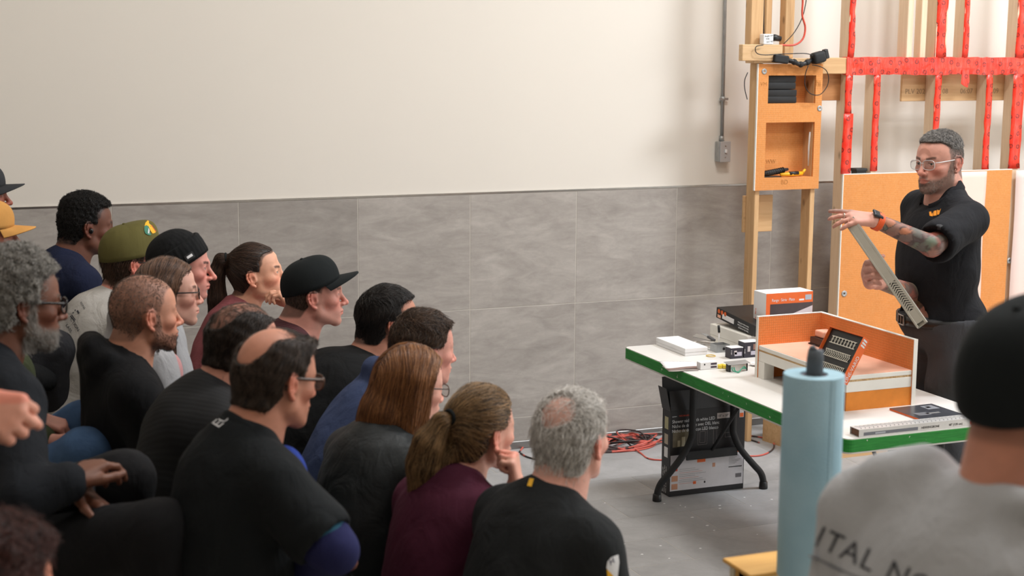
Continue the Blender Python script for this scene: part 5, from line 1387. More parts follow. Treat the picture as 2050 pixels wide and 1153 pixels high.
obj('profile', bm, M_FILM, t); box('core', (ax0+.006, ay0+.003, TZ+.003), (ax1-.006, ay1-.003, TZ+ah-.003), plain('brown_card_core', (110, 78, 58), .8), t, 0)
bm = bmesh.new()
for i in range(34):
    x_ = ax0+.02+i*.0185
    for sg in (-1, 1): add_box(bm, (-.0016, -.011, 0), (.0016, .011, .0006), 0, 1, Matrix.Translation((x_, (ay0+ay1)/2+sg*.011, TZ+ah)) @ Matrix.Rotation(sg*.6, 4, 'Z'))
obj('grate_pattern', bm, plain('grate_grey', (150, 150, 152), .4, .4), t); bm = bmesh.new()
box('dark_stripe', (ax0+.02, ay0-.0006, TZ+.006), (ax0+.26, ay0, TZ+.018), plain('stripe_grey', (112, 114, 122), .4), t, 0); box('stripe_label', (ax0+.07, ay0-.0012, TZ+.009), (ax0+.115, ay0-.0007, TZ+.015), plain('stripe_label', (176, 178, 186), .4), t, 0)
text('lettering', 'HERRINGBONE', .012, M_PRTK, (ax0+.275, ay0-.0006, TZ+.009), (1, 0, 0), (0, 0, 1), t); text('lettering', '48" (120 cm)', .012, M_PRTK, (ax0+.40, ay0-.0006, TZ+.009), (1, 0, 0), (0, 0, 1), t)
bm = bmesh.new(); add_lathe(bm, [(.0001, 0), (.008, 0), (.008, .0006), (.0001, .0006)], 16, Matrix.Translation((ax0+.505, ay0, TZ+.013)) @ Matrix.Rotation(math.pi/2, 4, 'X')); obj('red_dot', bm, plain('red_dot', (216, 70, 50), .5), t)
for k in range(3): box('red_line', (ax0+.525, ay0-.0006, TZ+.008+.004*k), (ax0+.57+.01*k, ay0, TZ+.0095+.004*k), plain('red_dot', (216, 70, 50), .5), t, 0)
# ------------------------------------------------------------------ black product box under the table
t = thing('shower_niche_box', 'tall black product box with open flaps, on the floor behind the table legs', 'box', (3.59, 6.36, 0))
X0, X1, Y0, Y1, H1 = 3.385, 3.797, 6.302, 6.386, .425
box('body', (X0, Y0, .001), (X1, Y1, H1), plain('black_card', (27, 24, 25), .5), t, .001)
M_CARDIN = plain('brown_card_inside', (74, 52, 42), .8)
bm = bmesh.new(); add_box(bm, (0, 0, 0), (Y1-Y0, .115, .002), 0, 1, frame_M((X0-.001, Y1, H1), (0, -1, 0), (-.22, 0, 1))); obj('flap', bm, plain('black_card', (27, 24, 25), .5), t, loc=None)
bm = bmesh.new(); add_box(bm, (0, 0, 0), (X1-X0, .150, .002), 0, 1, frame_M((X0, Y1-.002, H1), (1, 0, 0), (0, .12, 1))); obj('flap', bm, plain('black_card', (27, 24, 25), .5), t, loc=None)
bm = bmesh.new(); add_box(bm, (X0+.002, Y0+.002, H1), (X1-.002, Y1-.002, H1+.001)); obj('opening', bm, M_CARDIN, t)
bm = bmesh.new(); add_box(bm, (0, 0, 0), (X1-X0, .095, .002), 0, 1, frame_M((X0, Y0, H1), (1, 0, 0), (0, .25, 1))); obj('flap', bm, plain('black_card', (27, 24, 25), .5), t, loc=None)
yf = Y0-.0006; box('white_label', (X0+.004, yf, .028), (X1-.004, Y0-.0001, .205), plain('label_white', (208, 204, 206), .5), t, 0)
fxz = lambda px, py: (X(px, py, yf), yf-.0004, Z(px, py, yf))
for k, (py, b_) in enumerate(((843, 'Shower niche with white LED'), (851.5, 'Niche de douche avec DEL blanc'), (859.5, 'Nicho de ducha con LED blanco'))): text('lettering', b_, .0225, M_PRTW, (X0+.008, yf-.0004, H1-.060-.0235*k), (1, 0, 0), (0, 0, 1), t, sx=.86)
text('lettering', 'system', .009, M_PRTW, (X0+.008, yf-.0004, H1-.030), (1, 0, 0), (0, 0, 1), t); text('lettering', 'NICHE-LED', .011, plain('red_print', (206, 70, 44), .6), (X0+.045, yf-.0004, H1-.030), (1, 0, 0), (0, 0, 1), t)
box('size_pill', (X1-.158, yf, H1-.058), (X1-.088, Y0-.0001, H1-.030), plain('pill_grey', (200, 190, 186), .5), t, .0002); text('lettering', '10" x 10"', .0165, M_PRTK, (X1-.154, yf-.0006, H1-.050), (1, 0, 0), (0, 0, 1), t, sx=.95)
box('badge', (X1-.034, yf, H1-.062), (X1-.010, Y0-.0001, H1-.008), plain('badge_white', (214, 208, 206), .5), t, 0); box('badge_stripe', (X1-.032, yf-.0006, H1-.060), (X1-.012, yf-.0001, H1-.040), M_PRTO, t, 0)
box('photo', (X0+.014, yf, .245), (X0+.105, Y0-.0001, .330), plain('warm_photo', (112, 102, 80), .4, var=.3, scale=30), t, 0)
for k, (w, h) in enumerate(((.014, .030), (.018, .046))): box('photo_bottle', (X0+.040+.022*k, yf-.0006, .247), (X0+.040+.022*k+w, yf-.0001, .247+h), plain('bottle_photo', (188, 178, 150), .4), t, 0)
ol = plain('line_art', (120, 112, 110), .6)
def outline(x0, z0_, w, h):
    bm = bmesh.new()
    for (a, b, c, d) in ((x0, z0_, x0+w, z0_+.0016), (x0, z0_+h, x0+w, z0_+h+.0016), (x0, z0_, x0+.0016, z0_+h), (x0+w, z0_, x0+w+.0016, z0_+h)): add_box(bm, (a, yf, b), (c, Y0-.0001, d))
    obj('line_drawing', bm, ol, t)
outline(X0+.150, .245, .05, .075); outline(X0+.160, .255, .03, .055); outline(X0+.235, .245, .018, .072); outline(X0+.300, .270, .040, .022)
for (a, b, c, d, m_) in ((X0+.150, .158, X0+.195, .195, M_PRTO), (X0+.235, .128, X0+.250, .148, plain('print_tan', (196, 142, 112), .6)), (X0+.012, .075, X0+.045, .103, plain('print_tan', (196, 142, 112), .6)), (X0+.012, .035, X0+.045, .063, plain('print_tan', (196, 142, 112), .6)), (X0+.325, .190, X0+.400, .200, M_PRTO), (X0+.325, .116, X0+.400, .120, M_PRTK), (X0+.028, .126, X0+.043, .144, plain('red_print', (206, 70, 44), .6)), (X0+.240, .180, X0+.252, .194, M_PRTK), (X0+.365, .062, X0+.398, .082, plain('barcode', (110, 106, 108), .6)), (X0+.130, .052, X0+.146, .066, M_PRTO), (X0+.190, .052, X0+.198, .062, M_PRTK)):
    box('label_print', (a, yf-.0006, b), (c, yf-.0001, d), m_, t, 0)
for k in range(9): box('label_line', (X0+.052, yf-.0006, .060+.009*k), (X0+.14+.02*((k*7) % 4), yf-.0001, .0612+.009*k), M_PRTG if k % 3 else plain('label_red', (206, 120, 96), .6), t, 0)
for k in range(7): box('label_line', (X0+.326, yf-.0006, .132+.007*k), (X0+.36+.01*((k*5) % 4), yf-.0001, .1332+.007*k), M_PRTG, t, 0)
for k in range(3): text('lettering', ('Shower niche with white LED', 'Niche de douche avec DEL blanc', 'Nicho de ducha con LED blanco')[k], .0135, M_PRTW, (X0-.0006, Y1-.022-.016*k, .012), (0, 0, 1), (0, 1, 0), t, sx=.75)
for (z_, h, m_) in ((.330, .060, plain('side_photo', (190, 184, 140), .5)), (.255, .050, plain('side_photo2', (186, 172, 150), .5)), (.190, .050, M_WHITE)): box('side_print', (X0-.0007, Y0+.022, z_), (X0-.0001, Y0+.058, z_+h), m_, t, 0)
# ------------------------------------------------------------------ cords on the floor
def heap(name, label, cen, n, rr, seed, mat, tail, r=.0046, zmax=.11):
    rg = random.Random(seed); pts = []
    for p in tail[0]: pts.append(at_z(p[0], p[1], r+.0005))
    a = rg.uniform(0, 6)
    for k in range(n):
        cx, cy = cen[0]+rg.uniform(-.05, .05), cen[1]+rg.uniform(-.03, .03); rx, ry = rr*rg.uniform(.55, 1.15), rr*rg.uniform(.40, .72); ph = rg.uniform(0, 6); zz = rg.uniform(0, 1)*zmax*(k+2)/(n+2)
        for i in range(7): q = a+i/7*6.28; pts.append(np.array([cx+rx*math.cos(q), min(cy+ry*math.sin(q), 7.355), r+.001+zz*(.5+.5*math.sin(q*1.5+ph))]))
        a += rg.uniform(-.5, .5)
    for p in tail[1]: pts.append(at_z(p[0], p[1], r+.0005))
    return tag(tube(name, smooth_path(pts, 6), r, mat, None, 7), label, 'cord', 'extension cords on the floor by the wall')
hc0 = at_z(1252, 896, 0)
def cord_mat(name, a, b, f):
    t = NT(name); n = t.noise(t.coords(), f, 2); t.color(t.ramp(n, [(.50, srgb(a)), (.54, srgb(b))])); t.rough(.45); return t.m
heap('extension_cord', 'heaped red-orange extension cord on the floor by the tiled wall', (hc0[0]+.0, hc0[1]+.04), 7, .20, 3, cord_mat('striped_red_cord', (206, 96, 82), (66, 54, 54), 9), ([(1040, 905), (1052, 892), (1085, 884), (1140, 888), (1180, 900)], [(1280, 905), (1310, 920), (1400, 918), (1460, 912), (1520, 912), (1548, 898), (1542, 880), (1500, 872)]))
heap('extension_cord', 'heaped black and red extension cord mixed into the red-orange one', (hc0[0]+.03, hc0[1]+.06), 5, .17, 8, cord_mat('striped_black_cord', (58, 52, 52), (206, 96, 82), 6), ([(1042, 907), (1060, 916), (1100, 922), (1170, 912)], [(1300, 885), (1316, 870), (1330, 868), (1420, 872), (1490, 878), (1520, 886)]))
tube_ = tube('trim_glare_tube', [(3.45, 7.368, .012), (3.90, 7.368, .012)], .011, M_GALV, None, 12); tag(tube_, 'short galvanised pipe along the foot of the tiled wall behind the cords', 'pipe')  # added metal tube, stands in for the glare of the cove trim
bm = bmesh.new(); rg = random.Random(12)
for (px, py) in ((1330, 1008), (1362, 1012), (1372, 1015), (1441, 1012), (1441, 1018), (1503, 1013), (1211, 1007), (1250, 1089), (1386, 1036), (1416, 1052), (1322, 1093), (1430, 1062), (1516, 1070), (1286, 1110), (1490, 996), (1545, 1000), (1402, 1098), (1340, 1118)):
    c = at_z(px, py, .0008); a = rg.uniform(.003, .009); n = 6; add_prism(bm, [(c[0]+a*rg.uniform(.5, 1.3)*math.cos(k*6.28/n), c[1]+a*rg.uniform(.4, 1.1)*math.sin(k*6.28/n)) for k in range(n)], .0006, .0022)
cr = obj('plaster_crumbs', bm, M_WHITE); tag(cr, 'white plaster crumbs scattered on the grey floor tiles', 'crumbs', kind='stuff')
# ------------------------------------------------------------------ orange bucket, blue roll on a wooden stand
BX, BY, _ = at_y(1990, 930, 5.80); t = thing('bucket', 'bright red-orange plastic bucket standing behind the presenter under the table end', 'bucket', (BX, BY, 0)); bc = (BX, BY, 0)
bm = bmesh.new(); add_lathe(bm, [(.125, .002), (.130, 0), (.150, .36), (.156, .362), (.156, .372), (.146, .372), (.126, .01)], 32, Matrix.Translation(bc), close=False); obj('pail', bm, plain('red_orange_plastic', (232, 74, 26), .4), t, smooth=True)
bm = bmesh.new(); add_lathe(bm, [(.150, .29), (.157, .292), (.157, .300), (.151, .302)], 32, Matrix.Translation(bc), close=False); obj('rib', bm, plain('red_orange_plastic', (232, 74, 26), .4), t, smooth=True); tube('bail', [(BX+.16*math.cos(q), BY-.06*math.sin(q), .345-.10*math.sin(q)) for q in np.linspace(0, math.pi, 14)], .003, M_GALV, t)
rd = 3.28; top = at_d(1630, 748, rd); bot = at_d(1616, 1172, rd); rx, ry = top[0], top[1]; SZ = bot[2]
t = thing('blue_roll', 'tall light blue roll of sheet on a grey core, standing upright near the camera', 'roll', (rx, ry, SZ)); RR = .0655
def roll_mat():
    q = NT('blue_embossed_sheet'); v = q.coords(); n = q.noise(v, 5, 3); w = q.add('ShaderNodeTexVoronoi', i_Scale=240); q.link(v, w.inputs['Vector']); q.color(q.ramp(n, [(.3, srgb((150, 186, 202))), (.7, srgb((172, 204, 217)))])); q.rough(.8, 0, .2); q.bump(w.outputs['Distance'], .5, .001); return q.m
MB_ = roll_mat(); bm = bmesh.new(); H_ = top[2]-SZ; add_lathe(bm, [(.030, 0), (RR-.001, 0), (RR, .002), (RR, H_-.002), (RR-.001, H_), (.030, H_), (.0285, H_-.02), (.0285, .02)], 48, Matrix.Translation((rx, ry, SZ)), close=False); obj('sheet_wrap', bm, MB_, t, smooth=False, shade_angle=.6)
bm = bmesh.new(); q0 = math.radians(-88); add_box(bm, (RR-.001, -.002, .001), (RR+.0012, .010, H_-.001), .0003, 1, Matrix.Translation((rx, ry, SZ)) @ Matrix.Rotation(q0, 4, 'Z')); obj('loose_edge', bm, MB_, t)
bm = bmesh.new(); add_lathe(bm, [(.0280, .03), (.0280, H_-.004), (.024, H_-.004), (.024, .03)], 28, Matrix.Translation((rx, ry, SZ)), close=False); obj('core_tube', bm, plain('mauve_card_core', (120, 92, 100), .8), t, smooth=True, shade_angle=.6)
sp = thing('spindle', 'dark grey foam rod poking out of the top of the blue roll', 'rod', (rx, ry, SZ)); bm = bmesh.new(); add_tube(bm, [(rx, ry, SZ+.0005), (rx, ry, SZ+.2), (rx+.001, ry, top[2]+.03), (rx+.002, ry, top[2]+.052)], [.019, .019, .0185, .0165], 16); obj('rod', bm, plain('grey_foam_rod', (82, 88, 94), .8, var=.15, scale=60), sp, smooth=True); bm = bmesh.new(); add_tube(bm, [(rx-.004, ry, top[2]+.050), (rx-.008, ry, top[2]+.060)], [.009, .006], 10); obj('torn_tip', bm, plain('grey_foam_rod', (82, 88, 94), .8, var=.15, scale=60), sp, smooth=True)
st = thing('wooden_stand', 'pale wooden stand under the blue roll, one corner showing at the bottom edge', 'stand', (rx+.1, ry, 0)); sx0 = at_z(1484, 1140, SZ)[0]; syn = at_z(1500, 1152, SZ)[1]; sy1 = ry+.16
MS_ = wood('yellow_pine', (232, 184, 106), (206, 150, 76), 0, .8); box('top_board', (sx0, syn, SZ-.010), (sx0+.52, sy1, SZ-.0003), MS_, st, .002); box('apron', (sx0+.001, syn+.001, SZ-.12), (sx0+.51, syn+.019, SZ-.0105), plain('cream_board', (222, 216, 196), .7), st, .001); box('apron', (sx0+.012, sy1-.030, SZ-.12), (sx0+.50, sy1-.012, SZ-.0105), plain('cream_board', (222, 216, 196), .7), st, .001)
for (a, b) in ((sx0+.015, syn+.032), (sx0+.45, syn+.032), (sx0+.015, sy1-.077), (sx0+.45, sy1-.077)): box('leg', (a, b, 0), (a+.045, b+.045, SZ-.0105), MS_, st, .002)
# ------------------------------------------------------------------ the audience
BLK = cloth('black_knit', (19, 20, 21), var=.15)
def C3(*a): return tuple(a)
M_NAVY = cloth('navy_fleece', (27, 33, 56)); M_HEATHER = cloth('heather_grey_jersey', (176, 172, 166), var=.06); M_GREYHOOD = cloth('pale_grey_fleece', (158, 158, 160))
M_HOODBLK = cloth('black_fleece', (16, 16, 18)); M_MAROON = cloth('maroon_knit', (74, 34, 40), scale=90); M_ROSE = cloth('rose_fleece', (146, 84, 88))
M_QUILT = cloth('black_quilted_nylon', (24, 25, 27), rough=.6, spec=.35); M_POLO = cloth('black_pique', (24, 27, 29)); M_TEE = cloth('charcoal_jersey', (35, 37, 38))
M_BLUE = cloth('blue_fleece', (60, 72, 104)); M_DKJACKET = cloth('dark_green_black_shell', (28, 33, 35), rough=.55, spec=.35); M_WINE = cloth('wine_fleece', (74, 30, 48))
M_DARKJKT = cloth('dark_slate_wool', (27, 30, 35)); M_OLIVE = cloth('olive_canvas', (60, 66, 44)); M_JEANS = cloth('blue_denim', (62, 86, 118), scale=240, var=.2); M_TROU = cloth('charcoal_trouser', (40, 40, 43)); M_BLKTROU = cloth('black_trouser', (24, 24, 26))
M_GREYTEE = cloth('light_grey_sweat', (186, 187, 190), var=.05); M_PINK = cloth('dusty_pink_knit', (188, 138, 138)); M_ROYAL = cloth('royal_blue_jersey', (44, 66, 150)); M_SLEEVE = cloth('navy_stretch_sleeve', (36, 38, 78)); M_TEAL = cloth('teal_cuff', (48, 92, 112))
M_CAPBLK = cloth('black_twill', (26, 30, 31), scale=300, bump=.2); M_CAPOLV = cloth('olive_twill', (98, 92, 52), scale=300, bump=.2); M_CAPGRY = cloth('charcoal_twill', (58, 59, 62), scale=300, bump=.2); M_CAPMUS = cloth('mustard_twill', (208, 152, 84), scale=300, bump=.2)
M_KNIT = cloth('black_rib_knit', (24, 25, 26), scale=200)
M_GLBLK = plain('black_acetate', (18, 18, 19), .25); M_TORT = plain('tortoiseshell', (66, 40, 24), .25, var=.5, scale=60); M_CLEAR = plain('clear_acetate', (205, 205, 205), .15)
HAIR_BLK = ('#0d0b0a', '#2a2421'); HAIR_DKBR = ('#1c1310', '#3c2b22'); HAIR_BR = ('#3a2418', '#7a543a'); HAIR_GRY = ('#8f8b86', '#d8d4ce')

M_BENCH = wood('bleacher_board', (176, 146, 108), (140, 112, 80), 0)
BL = thing('bleacher', 'low tiered wooden seating under the listening audience', 'bleacher', (.7, 4.6, 0))
def seat_for(P):
    """The board this figure sits on, the board under its feet and the posts that carry them."""
    M = frame_M((P.hip[0], P.hip[1], 0), P.r, P.f); zt = P.hip[2]-.152
    bm = bmesh.new(); add_box(bm, (-.20, -.16, zt-.035), (.20, .13, zt), .003, 1, M); obj('seat_board', bm, M_BENCH, BL)
    for sx in (-.17, .13):
        bm = bmesh.new(); add_box(bm, (sx, -.13, 0), (sx+.04, -.09, zt-.0355), .002, 1, M); obj('post', bm, M_BENCH, BL)
    if P.foot > .05:
        c = (P.anR+P.anL)/2; M = frame_M((c[0], c[1], 0), P.r, P.f); bm = bmesh.new(); add_box(bm, (-.20, -.06, P.foot-.03), (.20, .20, P.foot-.001), .003, 1, M); obj('foot_board', bm, M_BENCH, BL)
        for sx in (-.18, .14):
            bm = bmesh.new(); add_box(bm, (sx, .05, 0), (sx+.04, .09, P.foot-.0305), .002, 1, M); obj('post', bm, M_BENCH, BL)
def person(label, px, py, d, rel, pitch=0, roll=0, hs=1.0, fem=False, body=None, skin=(196, 150, 128), pose=None, head=None, legs=True, group=None):
    H, va = head_at(px, py, d, rel, pitch, roll, hs, fem, **(head or {}))
    by = va+math.radians(body if body is not None else rel)
    P = seated_pose(H, by, **(pose or {})); H_of[id(P)] = H; P.H = H
    t = thing('person', label, 'person', (P.hip[0], P.hip[1], 0), group)
    seat_for(P)
    return t, H, P
def lower(t, P, mat=None, lm=1.0):
    trousers(t, P, mat or M_BLKTROU, lm=lm)
    for an in (P.anR, P.anL): shoe(t, an, P.f, SOCK, an[2]-.075)
back_fl = lambda p: np.stack([p[:, 0]*.5, -.35-0*p[:, 1], -.85+0*p[:, 2]], 1)
fwd_fl = lambda p: np.stack([p[:, 0]*2.5, .55-sstep(p[:, 2], .10, .02)*1.2, -.25-sstep(p[:, 2], .10, .03)*.9], 1)


WHITE = plain('white_print', (226, 226, 228), .7); DARKPR = plain('dark_print', (52, 54, 60), .8); YEL = plain('yellow_print', (236, 178, 30), .7); NAVYPR = plain('navy_print', (40, 38, 78), .8)
M_QUILT = wool('black_quilted_nylon', (19, 20, 22), 26, .07); M_MAROON = wool('maroon_rib_knit', (72, 33, 39), 40, .7)
def rest(who, skin, shirt_mat, hairc='#201812', collar='crew', g=.014, leg=None, ckw=None, fine=.0036, hands=(), prims=None, iris='#3a2a20', sname='shirt', legs=True, am=1.0, **kw):
    t, H, P = who
    c = dict(hairc=hairc, browc=hairc); c.update(ckw or {})
    P.body = body_mesh(t, H, P, skin, ckw=c, fine=fine, hands=hands, prims=prims, arm_am=am, legs=False)[0]; eyes(t, H, iris)
    o = shirt(t, P, shirt_mat, sname, collar=collar, g=g, am=am, neck=H.p['neck'], **kw); P.shirt = o
    lower(t, P, leg)
    return t, H, P, o

# ---------------- front row
who = person('grey-haired man with a pink bald spot and charcoal T-shirt, sitting in front of the cords', 1147, 878, 3.80, 32, body=46, pose=dict(lean=.28, hunch=.05, wid=.98, deep=1.1, arms=dict(elR=(.005, .06, -.27))), head=dict(neck=.062, wide=1.04))
kw = dict(kind='crown_bald', rec=.006)
t, H, P, o = rest(who, (222, 164, 146), M_TEE, '#b0a9a2', sleeve='short', belly=1.1, sl_w=.016, ckw=dict(hkw=dict(rec=.006), browc='#8a8078', scalp=.30), iris='#5a6a78', am=1.08)
hair_shell(t, H, hmat('#8d8780', '#bdb8b1'), .004, kw, n=5200, length=.036, flow=fwd_fl, rip=(.0018, 150, 1), lift=.004, lift_end=.009, jit=.45, r0=.0006, smat=hmat('#9b958d', '#efebe6'))
hair_shell(t, H, hmat('#9b958d', '#efebe6'), .001, dict(rec=.004), n=500, length=.034, flow=fwd_fl, rip=None, lift=.003, lift_end=.007, jit=.5, r0=.0005, shell=False, sbias=lambda p: sstep(p[:, 2], .03, .07))
drape_poly('neck_tape', [[(1055, 972), (1060, 957), (1069, 958), (1064, 974)]], o, t, YEL, 2, .003)
drape_poly('sleeve_patch', [[(1214, 1137), (1216, 1124), (1224, 1115), (1238, 1110), (1240, 1126), (1236, 1160), (1230, 1160)]], o, t, WHITE, 2, .002)
drape_poly('patch_flash', [[(1215, 1139), (1228, 1153), (1230, 1162), (1216, 1162)]], o, t, YEL, 2, .003)
drape_text('patch_letter', 'H', 17, (1222, 1133), (.75, -.62), (-.25, -.95), o, t, NAVYPR, 1, .0035)

who = person('woman with highlighted brown ponytail and wine-coloured sweatshirt, fist under her chin', 964, 862, 4.10, 48, pitch=-3, fem=True, hs=.96, body=46, pose=dict(lean=.20, hunch=.06, wid=.92, deep=1.0, arms=dict(elR=at_d(1052, 1085, 3.95), haR=at_d(1034, 975, 4.02))))
t, H, P = who; h_ = P.haR
r48 = np.array([CR[0], CR[1], 0])
fist = lambda F: hand(F, h_, (-.12*CR+.96*np.array([0, 0, 1.0])), -CR*.9+CW*.2, -CW*.3-CR*.2+P.f*.8, curl=(1.25, 1.3, 1.3, 1.35), sc=.92, thumb=(.3, .5), tcurl=.9)
rest(who, (216, 162, 142), M_WINE, '#3a281c', hands=((h_+np.array([0, 0, .05]), .085, .0042),), prims=fist, uptoR=.80)
B0 = (0, -.112, .048); TP = [B0, (-.010, -.140, .040), (-.030, -.168, -.02), (-.046, -.172, -.085), (-.056, -.168, -.155), (-.060, -.160, -.185)]
def ex(F, H=H, TP=TP):
    h = H.hs; F.chain([np.array(q)*h for q in TP], [.012*h, .022*h, .040*h, .042*h, .030*h, .010*h], k=.004)
    F.rc(np.array((.0, -.10, -.05))*h, np.array((-.03, -.135, -.11))*h, .022*h, .022*h, k=.02)
hair_shell(t, H, hmat('#221812', '#3e2d21'), .013, dict(nape=-.078), n=6500, length=.085, flow=tail_flow(B0, TP, H.hs), rip=(.0022, 70, 2), extra=ex, ext=(.04, .09, 0, .12, 0), lift=.001, lift_end=.004, k=9, jit=.12, smat=hmat('#1c140f', '#a07e56'), wfn=lambda p: np.maximum(hair_mask(p, nape=-.08), (p[:, 1] < -.09)*1.0), r0=.0008)
bm = bmesh.new(); add_tube(bm, [H.w((.020*math.cos(q), -.122, .050+.020*math.sin(q))) for q in np.linspace(0, 2*math.pi, 17)[:-1]], .0055, 6, closed=True); obj('hair_tie', bm, M_CAPBLK, t, smooth=True, loc=None)

who = person('woman with long straight red-brown hair and spectacles, dark green-black jacket', 823, 776, 4.44, 58, pitch=-8, fem=True, hs=.975, body=50, pose=dict(lean=.22, hunch=.06, wid=.95, deep=1.05))
t, H, P, o = rest(who, (218, 164, 146), M_DKJACKET, '#5a3420', sname='jacket', g=.017, collar='stand')
def long_hair(t, H, mats, ends, back=(.074, .070, .052), sidec=True, n=6500, length=.13, low=-.12, t0=.016, rip=(.002, 60, 2), fr=.012):
    def ex(F):
        h = H.hs; v = lambda *a: np.array(a, float)*h
        F.rc(v(0, -.035, .03), v(*ends[0]), back[0]*h, back[1]*h, k=.02); F.rc(v(*ends[0]), v(*ends[1]), back[1]*h, back[2]*h, k=.02)
        if len(ends) > 2: F.rc(v(*ends[1]), v(*ends[2]), back[2]*h, back[2]*.5*h, k=.02)
        if sidec:
            for sg in (1, -1):
                F.rc(v(.070*sg, fr-.008, .045), v(.074*sg, fr-.012, low), .020*h, .019*h, k=.018); F.rc(v(.068*sg, -.03, .03), v(.070*sg, -.045, low-.03), .032*h, .030*h, k=.02)
    def fl(p):
        q = p/H.hs; top = sstep(q[:, 2], .03, .09)
        d = np.stack([np.sign(q[:, 0])*.9*top, -.35*top-.10, -1+.5*top], 1); return d
    wf = lambda p: np.where((p[:, 2] < .03) & (np.abs(p[:, 0]) < .055) & (p[:, 1] > .03), 0.0, 1.0)
    hair_shell(t, H, mats[0], t0, dict(nape=-.1), n=n, length=length, flow=fl, rip=rip, extra=ex, ext=(.03, .12, 0, .20, 0), lift=.001, lift_end=.0035, k=10, jit=.08, smat=mats[1], wfn=wf, r0=.0009, r1=.0004)
long_hair(t, H, (hmat('#54331f', '#7c5236'), hmat('#54331f', '#99683f')), [(-.005, -.075, -.08), (-.025, -.105, -.175), (-.045, -.135, -.215)], back=(.078, .074, .056), low=-.125)
glasses(t, H, M_TORT, y=.104, r=.0018)

who = person('young man with short brown hair in a blue hooded sweatshirt', 850, 699, 4.92, 60, pitch=-6, hs=.985, body=60, pose=dict(lean=.54, hunch=.07, wid=.98, deep=1.1))
t, H, P, o = rest(who, (210, 150, 134), M_BLUE, '#2c1f18', sname='hoodie', collar='hood', belly=1.1, g=.017, iris='#4a5a60')
hair_shell(t, H, hmat(*HAIR_DKBR), .013, None, n=4600, length=.045, flow=fwd_fl, rip=(.0025, 90, 4), lift=.003, lift_end=.006, jit=.4, smat=hmat('#1f1612', '#56402f'))

who = person('broad-backed man with thick black hair and black shirt, beside the tiled wall', 779, 645, 5.40, 73, pitch=-4, hs=1.02, body=58, pose=dict(lean=.66, hunch=.07, wid=1.16, deep=1.25, tall=1.05), head=dict(wide=1.04, neck=.062))
t, H, P, o = rest(who, (184, 128, 106), BLK, '#15100d', belly=1.1, ckw=dict(hkw=dict(rec=.012)))
hair_shell(t, H, hmat(*HAIR_BLK), .012, dict(rec=.02), n=4600, length=.05, flow=fwd_fl, rip=(.0022, 90, 6), lift=.002, lift_end=.004)
# ---------------- second row
who = person('man in a plain black cap with its brim forward, maroon knit sweater and neck chain', 629, 590, 5.62, 84, hs=1.02, body=72, pitch=1, pose=dict(lean=.40, hunch=.05, wid=1.04, deep=1.15), head=dict(neck=.064, jaw=1.06, beard_k=.3))
t, H, P, o = rest(who, (210, 148, 132), M_MAROON, '#4a3a30', sname='sweater', belly=1.1, rip=(.002, 30, 5), fine=.0031, iris='#5a6a70', ckw=dict(browc='#5a4638', beard='full', beardc='#a07a6a'))
hair_shell(t, H, hmat('#3a2c24', '#6a5648'), .0025, None, n=1200, length=.014, rip=None, sbias=lambda p: p[:, 2] < .02)
cap(t, H, M_CAPBLK, tilt=-.30, grow=.012, high=1.06, curve=.55)
ch = [P.N+P.r*.080*math.cos(q)+(P.f*.9+P.u*-.35)*(.080*math.sin(q)+.022)+P.u*.016 for q in np.linspace(0, 2*math.pi, 40)[:-1]]
bm = bmesh.new(); add_tube(bm, ch, .0022, 5, closed=True); obj('neck_chain', bm, plain('pale_gold', (214, 190, 140), .35, .8), t, smooth=True, loc=None)

who = person('woman with a long dark ponytail and rose top, hand at her mouth', 514, 549, 6.12, 95, pitch=7, fem=True, hs=1.025, body=80, pose=dict(lean=.36, hunch=.03, wid=.92, deep=.95, arms=dict(elR=at_d(600, 770, 6.02), haR=at_d(586, 618, 6.0))))
t, H, P = who; h2_ = P.haR
hp2 = lambda F: hand(F, h2_, CU*.75-CR*.66, -CR*.7-CU*.6, CR*.3+CU*.2+CW*.9, curl=(.55, .8, .9, 1.0), sc=.9, thumb=(.2, .5), tcurl=.6)
rest(who, (222, 166, 138), M_ROSE, '#20150f', fine=.0031, hands=((h2_+CU*.05-CR*.05, .085, .0042),), prims=hp2, collar='stand', uptoR=.85, ckw=dict(lipc=srgb((186, 96, 92))))
B0 = (0, -.088, .070); TP = [B0, (0, -.128, .072), (0, -.156, .020), (0, -.165, -.08), (0, -.185, -.18), (0, -.215, -.29), (0, -.222, -.32)]
def ex(F, H=H, TP=TP): F.chain([np.array(q)*H.hs for q in TP], [.018, .025, .032, .036, .032, .018, .006], k=.014)
hair_shell(t, H, hmat('#1a110d', '#33231b'), .007, dict(nape=-.07, rec=.012), n=4200, length=.10, flow=tail_flow(B0, TP, H.hs), rip=(.0012, 80, 2), extra=ex, ext=(0, .11, 0, .22, 0), lift=.0006, lift_end=.0016, k=9, jit=.06, smat=hmat('#1a110d', '#4c372b'), wfn=lambda p: np.maximum(hair_mask(p, nape=-.07), (p[:, 1] < -.09)*1.0))
bm = bmesh.new(); add_tube(bm, [H.w((.022*math.cos(q), -.108, .072+.024*math.sin(q))) for q in np.linspace(0, 2*math.pi, 17)[:-1]], .005, 6, closed=True); obj('hair_tie', bm, M_CAPBLK, t, smooth=True, loc=None)

